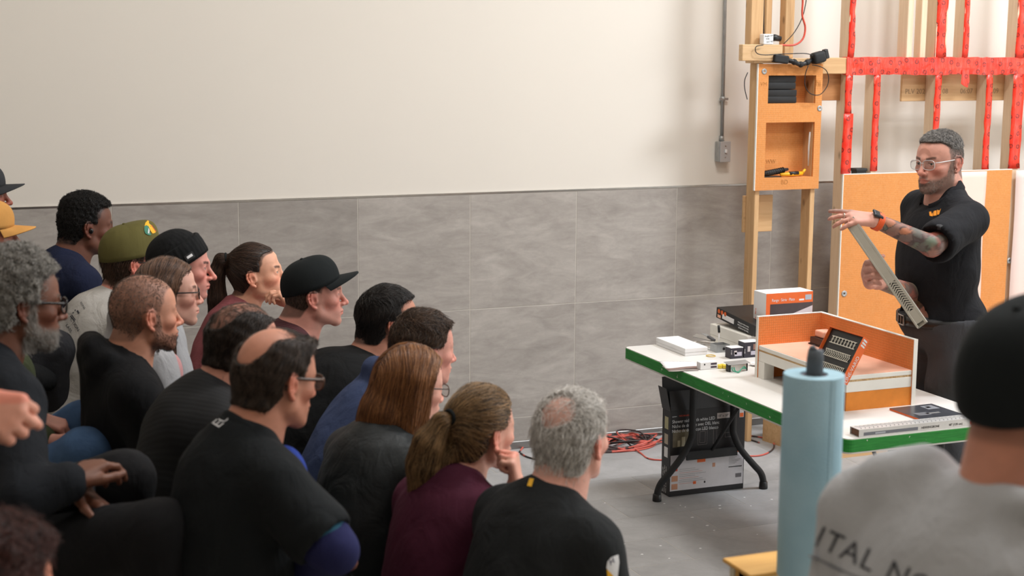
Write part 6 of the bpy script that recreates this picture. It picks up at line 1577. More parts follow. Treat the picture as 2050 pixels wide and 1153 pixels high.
who = person('balding man in tortoiseshell spectacles and black polo shirt with small white emblem', 553, 758, 3.62, 52, pitch=-10, body=64, pose=dict(lean=.05, hunch=.06, wid=.92, deep=1.06, arms=dict(elR=at_d(668, 1102, 3.42), haR=at_d(590, 1138, 3.70), elL=(-.08, .10, -.27))), head=dict(neck=.058))
kw = dict(kind='horseshoe', rec=.0)
t, H, P = who
t, H, P, o = rest(who, (196, 136, 112), M_POLO, '#1a1310', collar=None, sleeve='short', sl_w=.02, belly=1.12, g=.016, uptoR=.70, ckw=dict(hkw=kw, scalp=.55))
hair_shell(t, H, hmat('#15100d', '#2e241e'), .007, kw, n=5600, length=.040, flow=back_fl, rip=(.0015, 120, 3), lift=.002, lift_end=.004, jit=.25, smat=hmat('#17110e', '#4a3b31'), rise=lambda G: .012*sstep(G[..., 1], .02, .06)*sstep(G[..., 2], .05, .08))
hair_shell(t, H, hmat('#17110e', '#4a3b31'), .001, dict(rec=.0), n=1500, length=.036, flow=fwd_fl, rip=None, lift=.002, lift_end=.006, jit=.35, r0=.0005, shell=False, wfn=lambda p: hair_mask(p)*sstep(p[:, 2], .05, .08)*sstep(p[:, 1], -.055, .05))
collar_leaf(t, P, M_POLO, r=.076)
glasses(t, H, M_TORT, y=.104, r=.0024, slim=.0042, hh=.036, w=.054)
F = body_field(P, .009); F.rc(F.loc(P.shR+(P.elR-P.shR)*.60), F.loc(P.shR+(P.elR-P.shR)*.86), .064, .061, k=.005); garment(t, 'cuff_band', M_TEAL, F, None)
F = body_field(P, .009); F.rc(F.loc(P.shR+(P.elR-P.shR)*.9), F.loc(P.elR), .062, .056, k=.02); F.rc(F.loc(P.elR), F.loc(P.elR*.12+P.haR*.88), .052, .038, k=.02); garment(t, 'undersleeve', M_SLEEVE, F, (.0015, 40, 4))
F = body_field(P, .008); R_ = F.rot(np.stack([P.r, P.B, P.S]).T).T; F.ell(F.loc(P.N-P.S*.09+P.B*.088+P.r*.045), (.075, .056, .095), R=R_, k=0); garment(t, 'undershirt', M_ROYAL, F, None)
drape_text('emblem', 'E', 40, (436, 857), (.66, -.52), (-.54, -.32), o, t, WHITE, 2, .0015, bold=.02); drape_text('emblem', 'U', 34, (447, 847), (.62, -.50), (-.52, -.28), o, t, WHITE, 2, .0015)

who = person('balding man with bowed head in a black quilted jacket', 486, 694, 4.25, 58, pitch=-16, body=70, pose=dict(lean=.12, hunch=.07, wid=.95, deep=1.06))
kw = dict(kind='thin_top', rec=.02)
t, H, P, o = rest(who, (196, 138, 118), M_QUILT, '#2a1e18', sname='jacket', collar='stand', g=.024, belly=1.1, rip=(.003, 34, 5), ckw=dict(hkw=kw, browc='#2a1e18', scalp=.6))
hair_shell(t, H, hmat(*HAIR_BLK), .008, dict(kind='horseshoe', rec=.02), n=3600, length=.04, flow=back_fl, lift=.002, lift_end=.004, smat=hmat('#120d0b', '#3b2e26'))
hair_shell(t, H, hmat('#2a2019', '#6a584c'), .0, dict(kind='short', rec=.02), n=1100, length=.03, flow=fwd_fl, lift=.001, lift_end=.003, shell=False, r0=.0004, wfn=lambda p: hair_mask(p, rec=.02)*(p[:, 2] > .05))
# ---------------- third row
who = person('man with a close-shaved head and dark beard in a black hooded sweatshirt', 290, 629, 4.6, 68, pitch=-1, body=80, pose=dict(lean=.02, hunch=.02, wid=.92, deep=.92), head=dict(neck=.056, beard_k=.6))
t, H, P, o = rest(who, (200, 142, 116), M_HOODBLK, '#5a463c', sname='hoodie', collar='hood', g=.018, fine=.0031, ckw=dict(browc='#2a1c16', beard='full', beardc='#2c1d17', scalp=.55))
hair_shell(t, H, hmat('#3a2c25', '#6a564a'), .0008, None, n=6500, length=.005, rip=None, lift=.0008, lift_end=.0025, r0=.0004, k=4, shell=False)
def beard_strands(t, H, P, mat, n, length=.010, kind='full', r0=.0004, lift_end=.004, curl=0):
    """Short whiskers over the beard area of the face."""
    me = P.body.data; V = np.empty(len(me.vertices)*3, F32); me.vertices.foreach_get('co', V); V = V.reshape(-1, 3)+np.array(wloc(P.body))
    L = (V-H.c) @ H.R.T; w = beard_mask(L/H.hs, kind)*(np.abs(L).max(1) < .15)
    h = H.hs; F = Field(np.arange(-.10, .101, .004)*h, np.arange(-.06, .14, .004)*h, np.arange(-.16, .06, .004)*h, H.R, H.c); head_prims(F, H, ears=False)
    F.rc(np.array([0, -.024, -.055])*h, np.array([0, -.02, -.15])*h, H.p['neck']*h, H.p['neck']*h, k=.02)
    rg = np.random.RandomState(5); S = strands(F, L, w**1.5, n, length, lambda p: np.stack([p[:, 0]*.5, .25+0*p[:, 0], -1+0*p[:, 0]], 1), rg, k=5, lift=.001, lift_end=lift_end, jit=.35, curl=curl)
    return curves_obj('beard', F.world(S.reshape(-1, 3)).reshape(S.shape), mat, t, r0, r0*.5)
beard_strands(t, H, P, hmat('#1d130f', '#3a2820'), 1700, .006, lift_end=.002, r0=.0003)

who = person('brown-haired woman in black spectacles behind the shaven-headed man', 338, 587, 5.02, 84, fem=True, hs=.94, body=75, pose=dict(lean=.34, wid=.92))
t, H, P, o = rest(who, (212, 162, 144), M_GREYHOOD, '#33221a', sname='hoodie', collar='hood', g=.018, fine=.0031)
long_hair(t, H, (hmat('#33221a', '#5a4234'), hmat('#2c1d16', '#7a5a46')), [(0, -.06, -.06), (0, -.06, -.16), (.01, -.03, -.25)], back=(.076, .066, .05), low=-.20, fr=.0, t0=.012)
glasses(t, H, M_GLBLK, y=.104, r=.0020, hh=.036)
F = body_field(P, .009); R_ = F.rot(np.stack([P.r, P.B, P.S]).T).T; F.ell(F.loc(P.upper+P.B*.075+P.r*.125-P.S*.02), (.075, .080, .12), R=R_, k=0); garment(t, 'scarf', M_PINK, F, (.002, 40, 2))

who = person('young man in a black ribbed beanie with a small white tag', 363, 534, 5.32, 92, hs=.975, body=78, pitch=-4, pose=dict(lean=.30, wid=.92), head=dict(nose=1.1))
t, H, P, o = rest(who, (214, 148, 134), M_GREYHOOD, '#1d1512', fine=.0031)
hair_shell(t, H, hmat(*HAIR_DKBR), .006, dict(nape=-.085), n=1200, length=.03, rip=None, sbias=lambda p: p[:, 2] < .03)
bo, E, (A, B, Hh) = beanie(t, H, M_KNIT, tilt=-.60)
def strip(name, E, ths, z0, z1, rad, mat, parent, rise=0.0):
    n = len(ths); V = []; Q = []
    for i, th in enumerate(ths):
        for z in (z0, z1): V.append(E(rad[0]*math.cos(th), rad[1]*math.sin(th), z+rise*i/(n-1)))
    for i in range(n-1): Q.append((2*i, 2*i+2, 2*i+3, 2*i+1))
    return np_mesh(name, np.array(V), np.array(Q), mat, parent)
strip('tag', E, np.linspace(.30, .62, 6), -.012, .010, (A*1.085, B*1.085), plain('tag_black', (14, 14, 16), .6), bo)
strip('tag_print', E, np.linspace(.36, .56, 6), -.005, .004, (A*1.095, B*1.095), WHITE, bo)

who = person('man in an olive cap with a fish badge and printed heather grey T-shirt', 266, 527, 5.85, 75, hs=1.035, body=66, pose=dict(lean=.40, hunch=.07, wid=.98, deep=1.1))
t, H, P, o = rest(who, (210, 142, 124), M_HEATHER, '#33241a')
hair_shell(t, H, hmat('#2a1d15', '#5a4232'), .009, dict(nape=-.088), n=2200, length=.035, rip=(.002, 90, 3), sbias=lambda p: p[:, 2] < .03, flow=back_fl, lift=.002, lift_end=.006)
co, E, (A, B, Hh) = cap(t, H, M_CAPOLV, tilt=-.16, grow=.016, sq=.3, high=1.14, brim_len=.075, curve=.6)
glasses(t, H, M_GLBLK, y=.104)
drape_poly('badge', [[(295.5, 441), (298, 442.5), (312.5, 463), (311, 466), (305.5, 467.5), (301, 461), (297, 452), (289.5, 452), (291, 446)]], co, co, YEL, 1, .002)
drape_poly('badge_fish', [[(289, 453), (293, 450.5), (297.5, 453), (299.5, 458), (299, 463), (303, 469), (301, 471), (297, 470.5), (291, 467), (289, 461)]], co, co, plain('fish_green', (40, 118, 92), .6), 1, .003)
drape_poly('badge_belly', [[(297.5, 456), (299.5, 461), (298.5, 468), (296, 466), (297, 461)]], co, co, WHITE, 1, .004)
drape_poly('badge_edge', [[(296, 441), (297.3, 441), (313, 463), (312, 464)]], co, co, plain('badge_red', (196, 64, 40), .6), 1, .0035)
for (x, y, s_, b_) in ((163, 607, 5.2, 'IONS'), (143, 640, 7.0, 'CTION'), (134, 652, 6.6, 'LASS')): drape_text('shirt_print', b_, s_*1.35, (x-3, y-1), (.52, .84), (.62, -.62), o, t, DARKPR, 0, .002)
drape_poly('shirt_print', [[(153, 623), (155.5, 620), (159.5, 626), (157, 629)], [(149, 621), (151, 619), (152, 621), (150.5, 623)], [(140, 633), (141.5, 631.5), (150, 642), (148.5, 643.5)], [(145, 626), (147, 624), (148, 626), (146, 628)], [(142.5, 631), (144, 629.5), (151.5, 640), (150.3, 641)]], o, t, DARKPR, 0, .002)

who = person('man with short curly black hair and an earbud, navy zip jacket', 174, 453, 6.30, 76, pitch=-6, hs=1.05, body=62, pose=dict(lean=.30, wid=1.02, deep=1.05), head=dict(lips=1.3, neck=.06))
t, H, P, o = rest(who, (100, 62, 47), M_NAVY, '#0c0a09', sname='jacket', collar='stand', g=.02, fine=.0031)
hair_shell(t, H, hmat('#070606', '#16120f', .6), .007, dict(nape=-.07, rec=.016), n=5200, length=.018, rip=(.003, 260, 3), lift=.001, lift_end=.005, jit=.9, curl=.0025, curl_f=500, r0=.0008, top=.012, smat=hmat('#070606', '#1d1815', .6), k=7)
bm = bmesh.new(); bmesh.ops.create_uvsphere(bm, u_segments=12, v_segments=8, radius=.0095)
for v in bm.verts: v.co = Vector(H.w(np.array(v.co)*np.array([.7, 1, 1.15])+np.array([.083, -.004, -.010])))
obj('earbud', bm, plain('black_gloss', (12, 12, 14), .12), t, smooth=True, loc=None)
# ---------------- left edge
HR = at_d(136, 966, 3.52); HL = at_d(160, 986, 3.62); hl_d = norm(-CW*.42+CR*.80-CU*.40)
who = person('grey-bearded man with curly grey hair and black spectacles, dark jacket', 40, 606, 3.85, 74, pitch=-6, body=66, pose=dict(lean=.28, hunch=.05, wid=1.08, deep=1.12, knees=dict(R=at_d(318, 1062, 3.50), L=at_d(246, 962, 3.78)), arms=dict(elR=at_d(45, 1000, 3.48), haR=HR, elL=at_d(60, 960, 3.9), haL=HL)), head=dict(lips=1.2))
t, H, P = who
hd = norm(CR*.50+CU*.36+CW*.78)
hands_ = lambda F: (hand(F, HR, hd, -CU*.8+CW*.4+CR*.2, CU*.1-CW*.7-CR*.3, curl=(.5, .6, .7, .8), sc=1.05, thumb=(.5, .2)), hand(F, HL, hl_d, -CU*.8-CW*.3, -CR, curl=(.25, .3, .35, .4), spread=.16, sc=1.02, thumb=(.8, .1)))
t, H, P, o = rest(who, (112, 72, 55), M_DARKJKT, '#6a655f', sname='jacket', collar='stand', g=.02, hands=((HR+hd*.06, .10, .0045), (HL+hl_d*.07, .10, .0045)), prims=hands_, uptoR=.94, uptoL=.92, ckw=dict(beard='full', beardc='#8a847c', browc='#3a342e'), fine=.0032)
hair_shell(t, H, hmat('#4a4743', '#8a8680', .6), .018, dict(nape=-.06, rec=.016), n=9000, length=.035, rip=(.005, 190, 3), lift=.001, lift_end=.008, jit=.9, curl=.004, curl_f=360, r0=.0007, top=.010, rise=lambda G: -.012*sstep(G[..., 1], .01, .07), smat=hmat('#5a5753', '#b4b0aa', .6), k=9, ext=(.03, .03, .02, 0, .04))
beard_strands(t, H, P, hmat('#6a655f', '#b8b3ad'), 2600, .012, curl=.002, lift_end=.006)
glasses(t, H, M_GLBLK, y=.106, r=.0026, slim=.0034, hh=.040, w=.054)
for (nm, a, d_, mt, rr) in (('watch_strap', HR, hd, plain('black_strap', (18, 18, 20), .5), .034), ('bracelet', HL-hl_d*.002, hl_d, plain('blue_silicone', (34, 64, 186), .45), .033)):
    e1 = norm(np.cross(d_, [0, 0, 1.0])); e2 = np.cross(e1, d_); bm = bmesh.new()
    add_tube(bm, [a+(e1*math.cos(q)+e2*math.sin(q))*rr for q in np.linspace(0, 2*math.pi, 25)[:-1]], .006, 8, closed=True); obj(nm, bm, mt, t, smooth=True, loc=None)

who = person('bearded man in a dark grey cap by the wall at the far left', -38, 392, 6.3, 90, body=70, pose=dict(lean=.2))
t, H, P, o = rest(who, (172, 108, 90), BLK, '#20160f', ckw=dict(beard='full', beardc='#2a1c16')); cap(t, H, M_CAPGRY, tilt=-.10, grow=.012, curve=1.0, brim_len=.078)
beard_strands(t, H, P, hmat('#1d130f', '#3a2820'), 1500)
who = person('man in a mustard cap just behind the curly grey-haired man', -28, 470, 5.6, 88, body=70, pose=dict(lean=.15, knees=dict(up=.22, spread=.09)))
t, H, P, o = rest(who, (174, 112, 92), BLK, '#20160f', leg=M_TROU); cap(t, H, M_CAPMUS, tilt=.02, grow=.012, curve=1.0, brim_len=.080, brim_w=1.0)
hc_ = at_d(72, 838, 4.62); hc2 = at_d(90, 882, 4.55)
who = person('person in olive jacket and blue jeans, hidden behind the curly grey-haired man', 18, 590, 4.75, 80, body=66, pose=dict(lean=.12, wid=.95, arms=dict(elR=at_d(40, 860, 4.55), haR=hc2, elL=at_d(40, 800, 4.85), haL=hc_), knees=dict(R=at_d(170, 908, 4.48), L=at_d(164, 852, 4.72))))
hg = lambda F: (hand(F, hc_, CR*.9-CU*.25, -CU*.7+CW*.2, -CW*.2-CU*.3, curl=(.7, .8, .9, 1.0), sc=1.0), hand(F, hc2, CR*.75-CU*.5, CU*.5+CW*.3-CR*.2, -CW*.9, curl=(.6, .7, .8, .9), sc=1.0))
rest(who, (196, 138, 122), M_OLIVE, '#20160f', sname='jacket', leg=M_JEANS, hands=((hc_+CR*.06, .10, .005), (hc2+CR*.06, .1, .005)), prims=hg, uptoR=.88, uptoL=.88)
# ------------------------------------------------------------------ the presenter
def presenter():
    H, va = head_at(1880, 325, 6.36, -141, -3, 2, 1.045, wide=1.03, jaw=1.04, neck=.062, beard_k=.75)
    f_yaw = va+math.radians(-118)
    P = Pose(); P.wid, P.deep, P.s = 1.12, 1.18, 1.0; P.H = H; P.ups = .100
    P.f = np.array([math.sin(f_yaw), math.cos(f_yaw), 0]); P.r = np.array([math.cos(f_yaw), -math.sin(f_yaw), 0]); P.u = np.array([0, 0, 1.0])
    P.S = norm(P.u+P.f*.02); P.B = norm(P.f-P.S*np.dot(P.f, P.S))
    P.N = H.c-P.u*.158-P.f*.048
    P.hip = P.N-P.S*.555; P.mid = (P.N*.45+P.hip*.55); P.upper = P.N*.8+P.hip*.2
    sd = P.N-P.S*.062
    P.shR = sd+P.r*.190+P.f*.03; P.shL = sd-P.r*.190+P.f*.01
    P.elL = at_d(1866, 492, 6.02); P.haL = at_d(1752, 441, 5.93)
    P.elR = at_d(1838, 590, 6.46); P.haR = at_d(1756, 563, 6.00)
    P.hiR = P.hip+P.r*.095; P.hiL = P.hip-P.r*.095
    zf = .085; zk = .50
    P.anR = np.array([*(P.hiR+P.r*.04)[:2], zf]); P.anL = np.array([*(P.hiL-P.r*.05)[:2], zf])
    P.knR = np.array([*(P.hiR+P.r*.02+P.f*.03)[:2], zk]); P.knL = np.array([*(P.hiL-P.r*.02+P.f*.03)[:2], zk])
    t = thing('person', 'bearded standing presenter in clear spectacles and black polo shirt, one forearm tattooed', 'person', (P.hip[0], P.hip[1], 0))
    dL = norm(-CR*.97+CU*.10-CW*.12); dR = norm(-CR*.62+CU*.55-CW*.2)
    bar_a, bar_b = at_d(1705, 448, 5.90), at_d(1845, 650, 5.72); bd = norm(bar_b-bar_a)
    def hands_(F):
        hand(F, P.haL, dL, norm(-CU*.75+CW*.62), CU*.8+CW*.5, curl=(.10, .22, .32, .30), spread=.13, sc=1.08, thumb=(.8, .8), tcurl=.3)
        # right hand wraps the channel: palm against its left flank, fingers over the face
        w = P.haR
        hand(F, w, norm(CU*.88-CR*.42-CW*.05), norm(CR*.8+CW*.25+CU*.3), CW*.8-CR*.2, curl=(.2, .2, .2, .2), sc=.01)
        kn0 = at_d(1738, 560, 5.93)
        F.rc(F.loc(w), F.loc(at_d(1744, 548, 5.95)), .030, .036, k=.02); F.rc(F.loc(at_d(1742, 566, 5.96)), F.loc(at_d(1741, 532, 5.94)), .027, .026, k=.02)
        for i, (y0, x0, x1) in enumerate(((527, 1736, 1764), (541, 1733, 1767), (555, 1735, 1768), (568, 1741, 1766))):
            a = at_d(x0, y0, 5.90); b = at_d((x0+x1)/2-2, y0-4, 5.855); c = at_d(x1, y0+1, 5.850); r = (.0115, .0120, .0115, .0100)[i]
            F.chain([F.loc(at_d(x0+6, y0+3, 5.945)), F.loc(a), F.loc(b), F.loc(c)], [r*1.2, r*1.05, r, r*.85], k=.007)
        F.chain([F.loc(at_d(1746, 540, 5.96)), F.loc(at_d(1756, 522, 5.95)), F.loc(at_d(1768, 512, 5.94))], [.014, .012, .009], k=.008)
    def tattoo(W, p, cols):
        """Coloured ink on the forearms, between the wrist and the sleeve."""
        for (a, b) in ((P.shL*.15+P.elL*.85, P.haL), (P.elL, P.haL), (P.elR, P.haR)):
            ab = b-a; L2 = ab @ ab; tt = ((W-a) @ ab)/L2; d = np.linalg.norm(W-a-np.clip(tt, 0, 1)[:, None]*ab, axis=1)
            m = (d < .07)*sstep(tt, -.3, -.1)*(1-sstep(tt, .90, .97))
            q = W*1.0
            cell = np.random.RandomState(3).uniform(-.25, .25, (420, 3))+((a+b)/2)
            D = np.linalg.norm(q[:, None, :]-cell[None], axis=2) if m.max() > 0 else None
            sel = np.nonzero(m > .02)[0]
            if not len(sel): continue
            cell = (a+b)/2+np.random.RandomState(3).uniform(-.2, .2, (900, 3)); D = np.linalg.norm(W[sel][:, None]-cell[None], axis=2); o = np.argsort(D, 1)
            d1 = np.take_along_axis(D, o[:, :1], 1)[:, 0]; d2 = np.take_along_axis(D, o[:, 1:2], 1)[:, 0]
            pal = np.array([srgb(c) for c in ((120, 58, 48), (74, 82, 76), (168, 104, 72), (62, 60, 62), (132, 96, 84), (86, 104, 88), (150, 80, 66), (104, 88, 82), (176, 128, 104))])
            ink = pal[o[:, 0] % len(pal)]; line = sstep(.004-(d2-d1), 0, .003)[:, None]; ink = ink*(1-line)+np.array(srgb((40, 36, 38)))*line
            k = (m[sel]*.82)[:, None]; cols[sel] = cols[sel]*(1-k)+ink*k
        return cols
    body, _ = body_mesh(t, H, P, (206, 150, 132), fine=.0028, legs=False, hands=((P.haL+dL*.08, .125, .0044), (at_d(1748, 550, 5.93), .070, .0040)) , prims=hands_,
        ckw=dict(hairc='#5a524d', browc='#4a3a32', beard='full', beardc='#7a6c64', scalp=.8, hkw=dict(rec=.008)), col_fn=tattoo, arm_am=.98)
    P.body = body; eyes(t, H, '#5a6a70', gaze=(0, -.05))
    hair_shell(t, H, hmat('#4c4743', '#8a847e'), .003, dict(rec=.014), n=5600, length=.014, flow=fwd_fl, rip=(.0008, 170, 2), lift=.001, lift_end=.005, jit=.5, sbias=lambda p: sstep(p[:, 2], .045, .085), rise=lambda G: .007*sstep(G[..., 2], .05, .10)-.012*(1-sstep(G[..., 2], .03, .06)), smat=hmat('#2e2a28', '#a39d97'), r0=.0006)
    hair_shell(t, H, hmat('#4c4743', '#8a847e'), .0002, dict(rec=.006), n=5200, length=.005, rip=None, lift=.0006, lift_end=.0022, k=4, sbias=lambda p: (p[:, 2] < .08)*(.25+.75*sstep(p[:, 2], -.02, .05)), shell=False, smat=hmat('#3c3734', '#8d8781'), r0=.0003)
    beard_strands(t, H, P, hmat('#54463e', '#a4988e'), 2600, .006, lift_end=.003, r0=.0003)
    glasses(t, H, M_CLEAR, y=.105, r=.0013, slim=.0018, hh=.038, w=.054, square=.55)
    o = shirt(t, P, M_POLOP, 'polo_shirt', sleeve='short', collar=None, g=.016, belly=1.16, chest=1.08, am=1.12, sl_w=.020, uptoL=.80, uptoR=.9, neck=.060, step=.0095, rip=(.0035, 26, 15), hem=.035)
    P.shirt = o
    collar_leaf(t, P, M_POLOP, r=.082, h=.052)
    drape_poly('shirt_badge', [[(1860, 424), (1864, 423), (1866, 429), (1869, 422), (1867, 433), (1861, 432)], [(1868, 432), (1870, 422), (1873, 428), (1875, 421), (1875, 431)], [(1876, 430), (1876, 420), (1881, 421), (1884, 417), (1880, 429)]], o, t, plain('orange_thread', (222, 138, 30), .8), 1, .002)
    drape_poly('shirt_mark', [[(1873, 452), (1876, 449), (1880, 453), (1884, 449), (1888, 452), (1883, 455), (1884, 460), (1880, 456), (1876, 460), (1877, 455)]], o, t, plain('charcoal_thread', (58, 58, 60), .8), 1, .002)
    # trousers, belt
    F = body_field(P, .012, parts='legs'); R = F.rot(np.stack([P.r, P.B, P.S]).T).T
    F.ell(F.loc(P.hip+P.S*.045), (.198, .166, .135), k=.05, R=R, grow=.014); leg_prims(F, P, .020, lm=1.05)
    F.cut(F.loc(P.hip+P.S*.075), F.rot(P.S)); F.cut(F.loc(np.array([*P.anR[:2], .03])), (0, 0, -1.0))
    tr = garment(t, 'trousers', cloth('charcoal_denim', (68, 68, 71), scale=260), F, (.004, 30, 9))
    for an in (P.anR, P.anL): shoe(t, an, P.f, SOCK, 0)
    bm = bmesh.new(); n = 48; rings = []
    for z in (.036, .074):
        for g_ in (.216, .222): rings.append([bm.verts.new(Vector(P.hip+P.S*z+P.r*math.cos(q)*g_*.935+P.B*math.sin(q)*(g_-.032)+P.B*.004)) for q in np.linspace(0, 2*math.pi, n+1)[:-1]])
    A, B, C_, D = rings
    for X, Y in ((A, B), (B, D), (D, C_), (C_, A)):
        for k in range(n): bm.faces.new((X[k], X[(k+1) % n], Y[(k+1) % n], Y[k]))
    bl = obj('belt', bm, plain('black_leather', (22, 21, 21), .4), t, smooth=True, loc=None)
    bc = Vector(P.hip+P.S*.055+P.B*.197); M = frame_M(bc, P.r, P.S); bm = bmesh.new()
    for (x0, x1, y0, y1) in ((-.026, .026, .017, .022), (-.026, .026, -.022, -.017), (-.026, -.021, -.022, .022), (.021, .026, -.022, .022), (-.002, .002, -.02, .02)): add_box(bm, (x0, y0, -.002), (x1, y1, .004), .001, 1, M)
    obj('buckle', bm, M_STEEL, bl, loc=None)
    # watch on the left wrist
    wc = P.haL+norm(P.elL-P.haL)*.012; ax = norm(P.haL-P.elL); e1 = norm(np.cross(ax, CW)); e2 = np.cross(ax, e1); bm = bmesh.new()
    for off in np.linspace(-.010, .010, 5): add_tube(bm, [wc+ax*off+(e1*math.cos(q)*.034+e2*math.sin(q)*.031) for q in np.linspace(0, 2*math.pi, 29)[:-1]], .0036, 6, closed=True)
    ws = obj('watch_strap', bm, plain('orange_silicone', (232, 92, 28), .5), t, smooth=True, loc=None)
    up = norm(CU*.72-CW*.62-CR*.12); M = frame_M(wc+up*.034, ax, np.cross(up, ax)); bm = bmesh.new(); add_box(bm, (-.022, -.019, -.004), (.022, .019, .007), .005, 3, M); wcs = obj('watch_case', bm, plain('dark_watch_case', (52, 54, 58), .3, .6), ws, loc=None)
    # ring
    rc_ = P.haL+1.08*(dL*.118); bm = bmesh.new(); sd = norm(np.cross(dL, CW)); add_tube(bm, [rc_+(sd*math.cos(q)+np.cross(dL, sd)*math.sin(q))*.0098+CU*.004 for q in np.linspace(0, 2*math.pi, 19)[:-1]], .0018, 6, closed=True)
    obj('ring', bm, plain('pale_ring', (214, 206, 190), .25, .9), t, smooth=True, loc=None)
    # the channel he holds: hollow metal profile with a slotted grate let into its face
    ch = thing('metal_channel', 'long silver drain channel held up by the presenter, slotted grate near its lower end', 'drain channel', tuple(bar_b))
    L = np.linalg.norm(bar_b-bar_a)+.02; xd = norm(bar_a-bar_b); nrm = norm(-CW-xd*np.dot(-CW, xd)); nrm = norm(nrm*.93+np.cross(nrm, xd)*.35); yd = np.cross(nrm, xd)
    M = frame_M(bar_b-nrm*.010, xd, yd); metal = plain('champagne_metal', (204, 200, 188), .35, .8, var=.05)
    bm = bmesh.new(); w_, hh = .022, .011
    add_box(bm, (0, -w_, -hh), (L, w_, -hh+.0018), .0004, 1, M)
    for s_ in (-1, 1):
        y0 = s_*w_; add_box(bm, (0, min(y0, y0-s_*.002), -hh), (L, max(y0, y0-s_*.002), hh), .0004, 1, M); add_box(bm, (0, min(y0, y0-s_*.008), hh-.0018), (L, max(y0, y0-s_*.008), hh), .0004, 1, M)
    obj('channel_body', bm, metal, ch, loc=None)
    g0, g1 = L*.135, L*.40
    bm = bmesh.new(); add_box(bm, (g1, -.0138, hh-.004), (L-.002, .0138, hh-.0005), .0004, 1, M); obj('cover_plate', bm, metal, ch, loc=None)
    bm = bmesh.new(); add_box(bm, (.012, -.0138, hh-.004), (g0, .0138, hh-.0005), .0004, 1, M); obj('cover_plate', bm, metal, ch, loc=None)
    bm = bmesh.new(); add_box(bm, (g0, -.0138, hh-.012), (g1, .0138, hh-.0095), 0, 1, M); obj('grate_tray', bm, plain('black_tray', (16, 16, 17), .5), ch, loc=None)
    bm = bmesh.new(); nb = 13
    for i in range(nb):
        x = g0+(g1-g0)*(i+.5)/nb
        for s_ in (-1, 1):
            Mx = M @ Matrix.Translation((x, s_*.0068, hh-.002)) @ Matrix.Rotation(s_*.62, 4, 'Z'); add_box(bm, (-.0026, -.0085, -.0012), (.0026, .0085, .0012), .0003, 1, Mx)
    add_box(bm, (g0, -.0146, hh-.003), (g1, -.0128, hh), 0, 1, M); add_box(bm, (g0, .0128, hh-.003), (g1, .0146, hh), 0, 1, M)
    obj('grate', bm, metal, ch, loc=None)
M_POLOP = cloth('black_polo_knit', (28, 28, 31), scale=260, fold=11, bump=.8)
presenter()

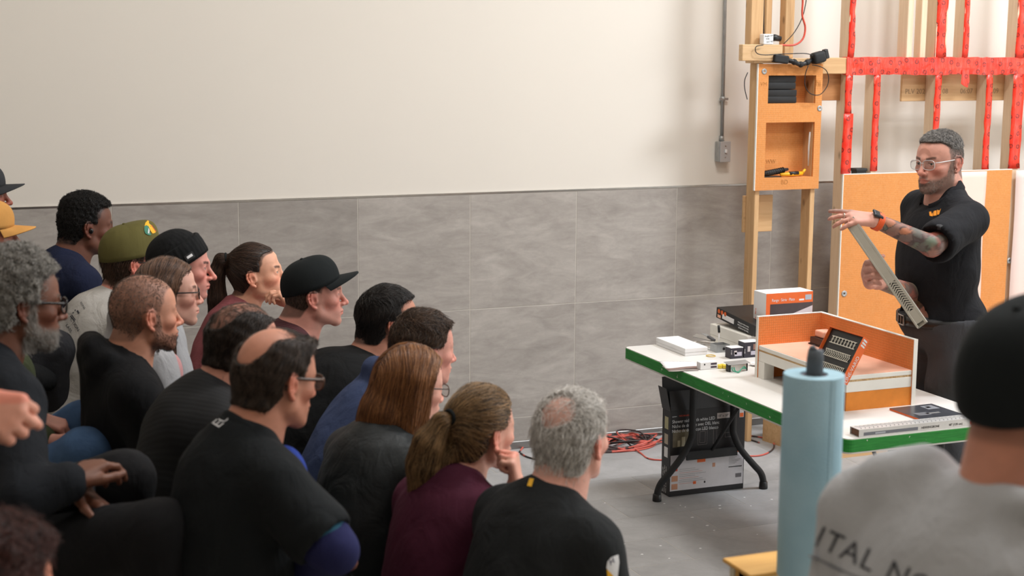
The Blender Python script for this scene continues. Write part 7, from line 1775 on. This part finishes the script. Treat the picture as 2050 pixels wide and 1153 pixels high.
# ------------------------------------------------------------------ nearest figures
# man in the black cap, standing right by the camera
def cap_man():
    H, va = head_at(2064, 782, 2.35, 28, -6, 0, 1.04, neck=.062)
    by = va+math.radians(24)
    P = seated_pose(H, by, lean=.14, hunch=.04, wid=1.32, deep=1.15, neck_up=.050, shoulder_drop=-.035, arms=dict(elR=(.06, .03, -.28), elL=(-.06, .03, -.28), haR=(-.04, .18, -.18), haL=(.04, .18, -.18)))
    P.H = H; zk = .50
    for n_, sg in (('R', 1), ('L', -1)):
        hi = P.hiR if sg > 0 else P.hiL
        setattr(P, 'kn'+n_, np.array([*(hi+P.f*.03+P.r*.02*sg)[:2], zk])); setattr(P, 'an'+n_, np.array([*(hi+P.r*.03*sg)[:2], .085]))
    t = thing('person', 'man in black cap and light grey lettered sweatshirt, seen close from behind', 'person', (P.hip[0], P.hip[1], 0))
    P.body = body_mesh(t, H, P, (206, 142, 118), ckw=dict(hairc='#4a3a30', scalp=.4), fine=.0040, legs=False)[0]; eyes(t, H, '#3a2a20')
    hair_shell(t, H, hmat('#4a3a30', '#7a6454'), .0015, dict(nape=-.065), n=1200, length=.010, rip=None, sbias=lambda p: p[:, 2] < 0)
    cap(t, H, M_CAPBLK, tilt=-.46, grow=.021, high=1.22, drop=.026)
    o = shirt(t, P, M_GREYTEE, 'sweatshirt', g=.020, belly=1.1, am=1.12, collar='crew', neck=.066, rip=(.0042, 20, 5), extra=lambda F: (F.rc(F.loc(at_d(1780, 955, 2.42)), F.loc(at_d(1846, 938, 2.40)), .042, .036, k=.05), F.rc(F.loc(at_d(1866, 938, 2.40)), F.loc(at_d(1906, 985, 2.34)), .030, .024, k=.012), F.rc(F.loc(at_d(1906, 988, 2.34)), F.loc(at_d(2060, 1015, 2.22)), .024, .030, k=.015)))
    for k_, (ch_, dx_) in enumerate((('I', 0), ('T', 20), ('A', 58), ('L', 102), ('N', 160), ('O', 210))): drape_text('letter', ch_, 62, (1626+dx_*.88, 1090+dx_*.42), (.88, .40), (.42, -.90), o, t, DARKPR, 2, .002, bold=.012)
    drape_poly('print_line', [[(1618, 1114), (1620, 1110), (1700, 1146), (1760, 1172), (1757, 1178)]], o, t, plain('grey_print', (128, 130, 136), .8), 3, .002)
    lower(t, P, M_TROU)
cap_man()
# dark-haired head at the bottom left corner
who = person('dark reddish-brown head of hair in the bottom left corner of the picture', -14, 1195, 2.5, 62, pitch=-6, body=60, pose=dict(lean=.2))
t, H, P, o = rest(who, (196, 128, 104), BLK, '#2a1512')
hair_shell(t, H, hmat('#1e0f0d', '#4a2620'), .020, dict(nape=-.08), n=5200, length=.05, flow=back_fl, rip=(.004, 90, 3), lift=.003, lift_end=.012, jit=.6, smat=hmat('#1e0f0d', '#5a3028'))
# raised fist at the left edge
FW = at_d(-78, 812, 2.62)
who = person('person mostly outside the left edge, only a pale fist showing', -260, 730, 2.7, 62, body=58, pose=dict(lean=.2, arms=dict(elR=at_d(-170, 1040, 2.62), haR=FW)))
fh = lambda F: hand(F, FW, norm(CR*.93-CU*.20-CW*.1), norm(-CU*.45+CW*.85), CU*.9+CR*.15, curl=(1.25, 1.3, 1.3, 1.3), sc=1.12, thumb=(.3, .6), tcurl=.9)
t, H, P, o = rest(who, (224, 160, 138), BLK, '#3a281c', hands=((FW+CR*.06, .11, .0042),), prims=fh, uptoR=.86)
hair_shell(t, H, hmat(*HAIR_DKBR), .012, None, n=900, length=.04, flow=fwd_fl)
# ------------------------------------------------------------------ lettering as plain meshes
bpy.context.view_layer.update(); DG = bpy.context.evaluated_depsgraph_get()
fonts = [o for o in SC.objects if o.type == 'FONT']; made = []
for o in fonts: made.append((o, bpy.data.meshes.new_from_object(o.evaluated_get(DG))))
for o, me in made:
    nm, par, M = o.name, o.parent, o.matrix_local.copy(); cu = o.data; bpy.data.objects.remove(o)
    n = bpy.data.objects.new('lettering', me); COL.objects.link(n); n.parent = par; n.matrix_local = M; bpy.data.curves.remove(cu)
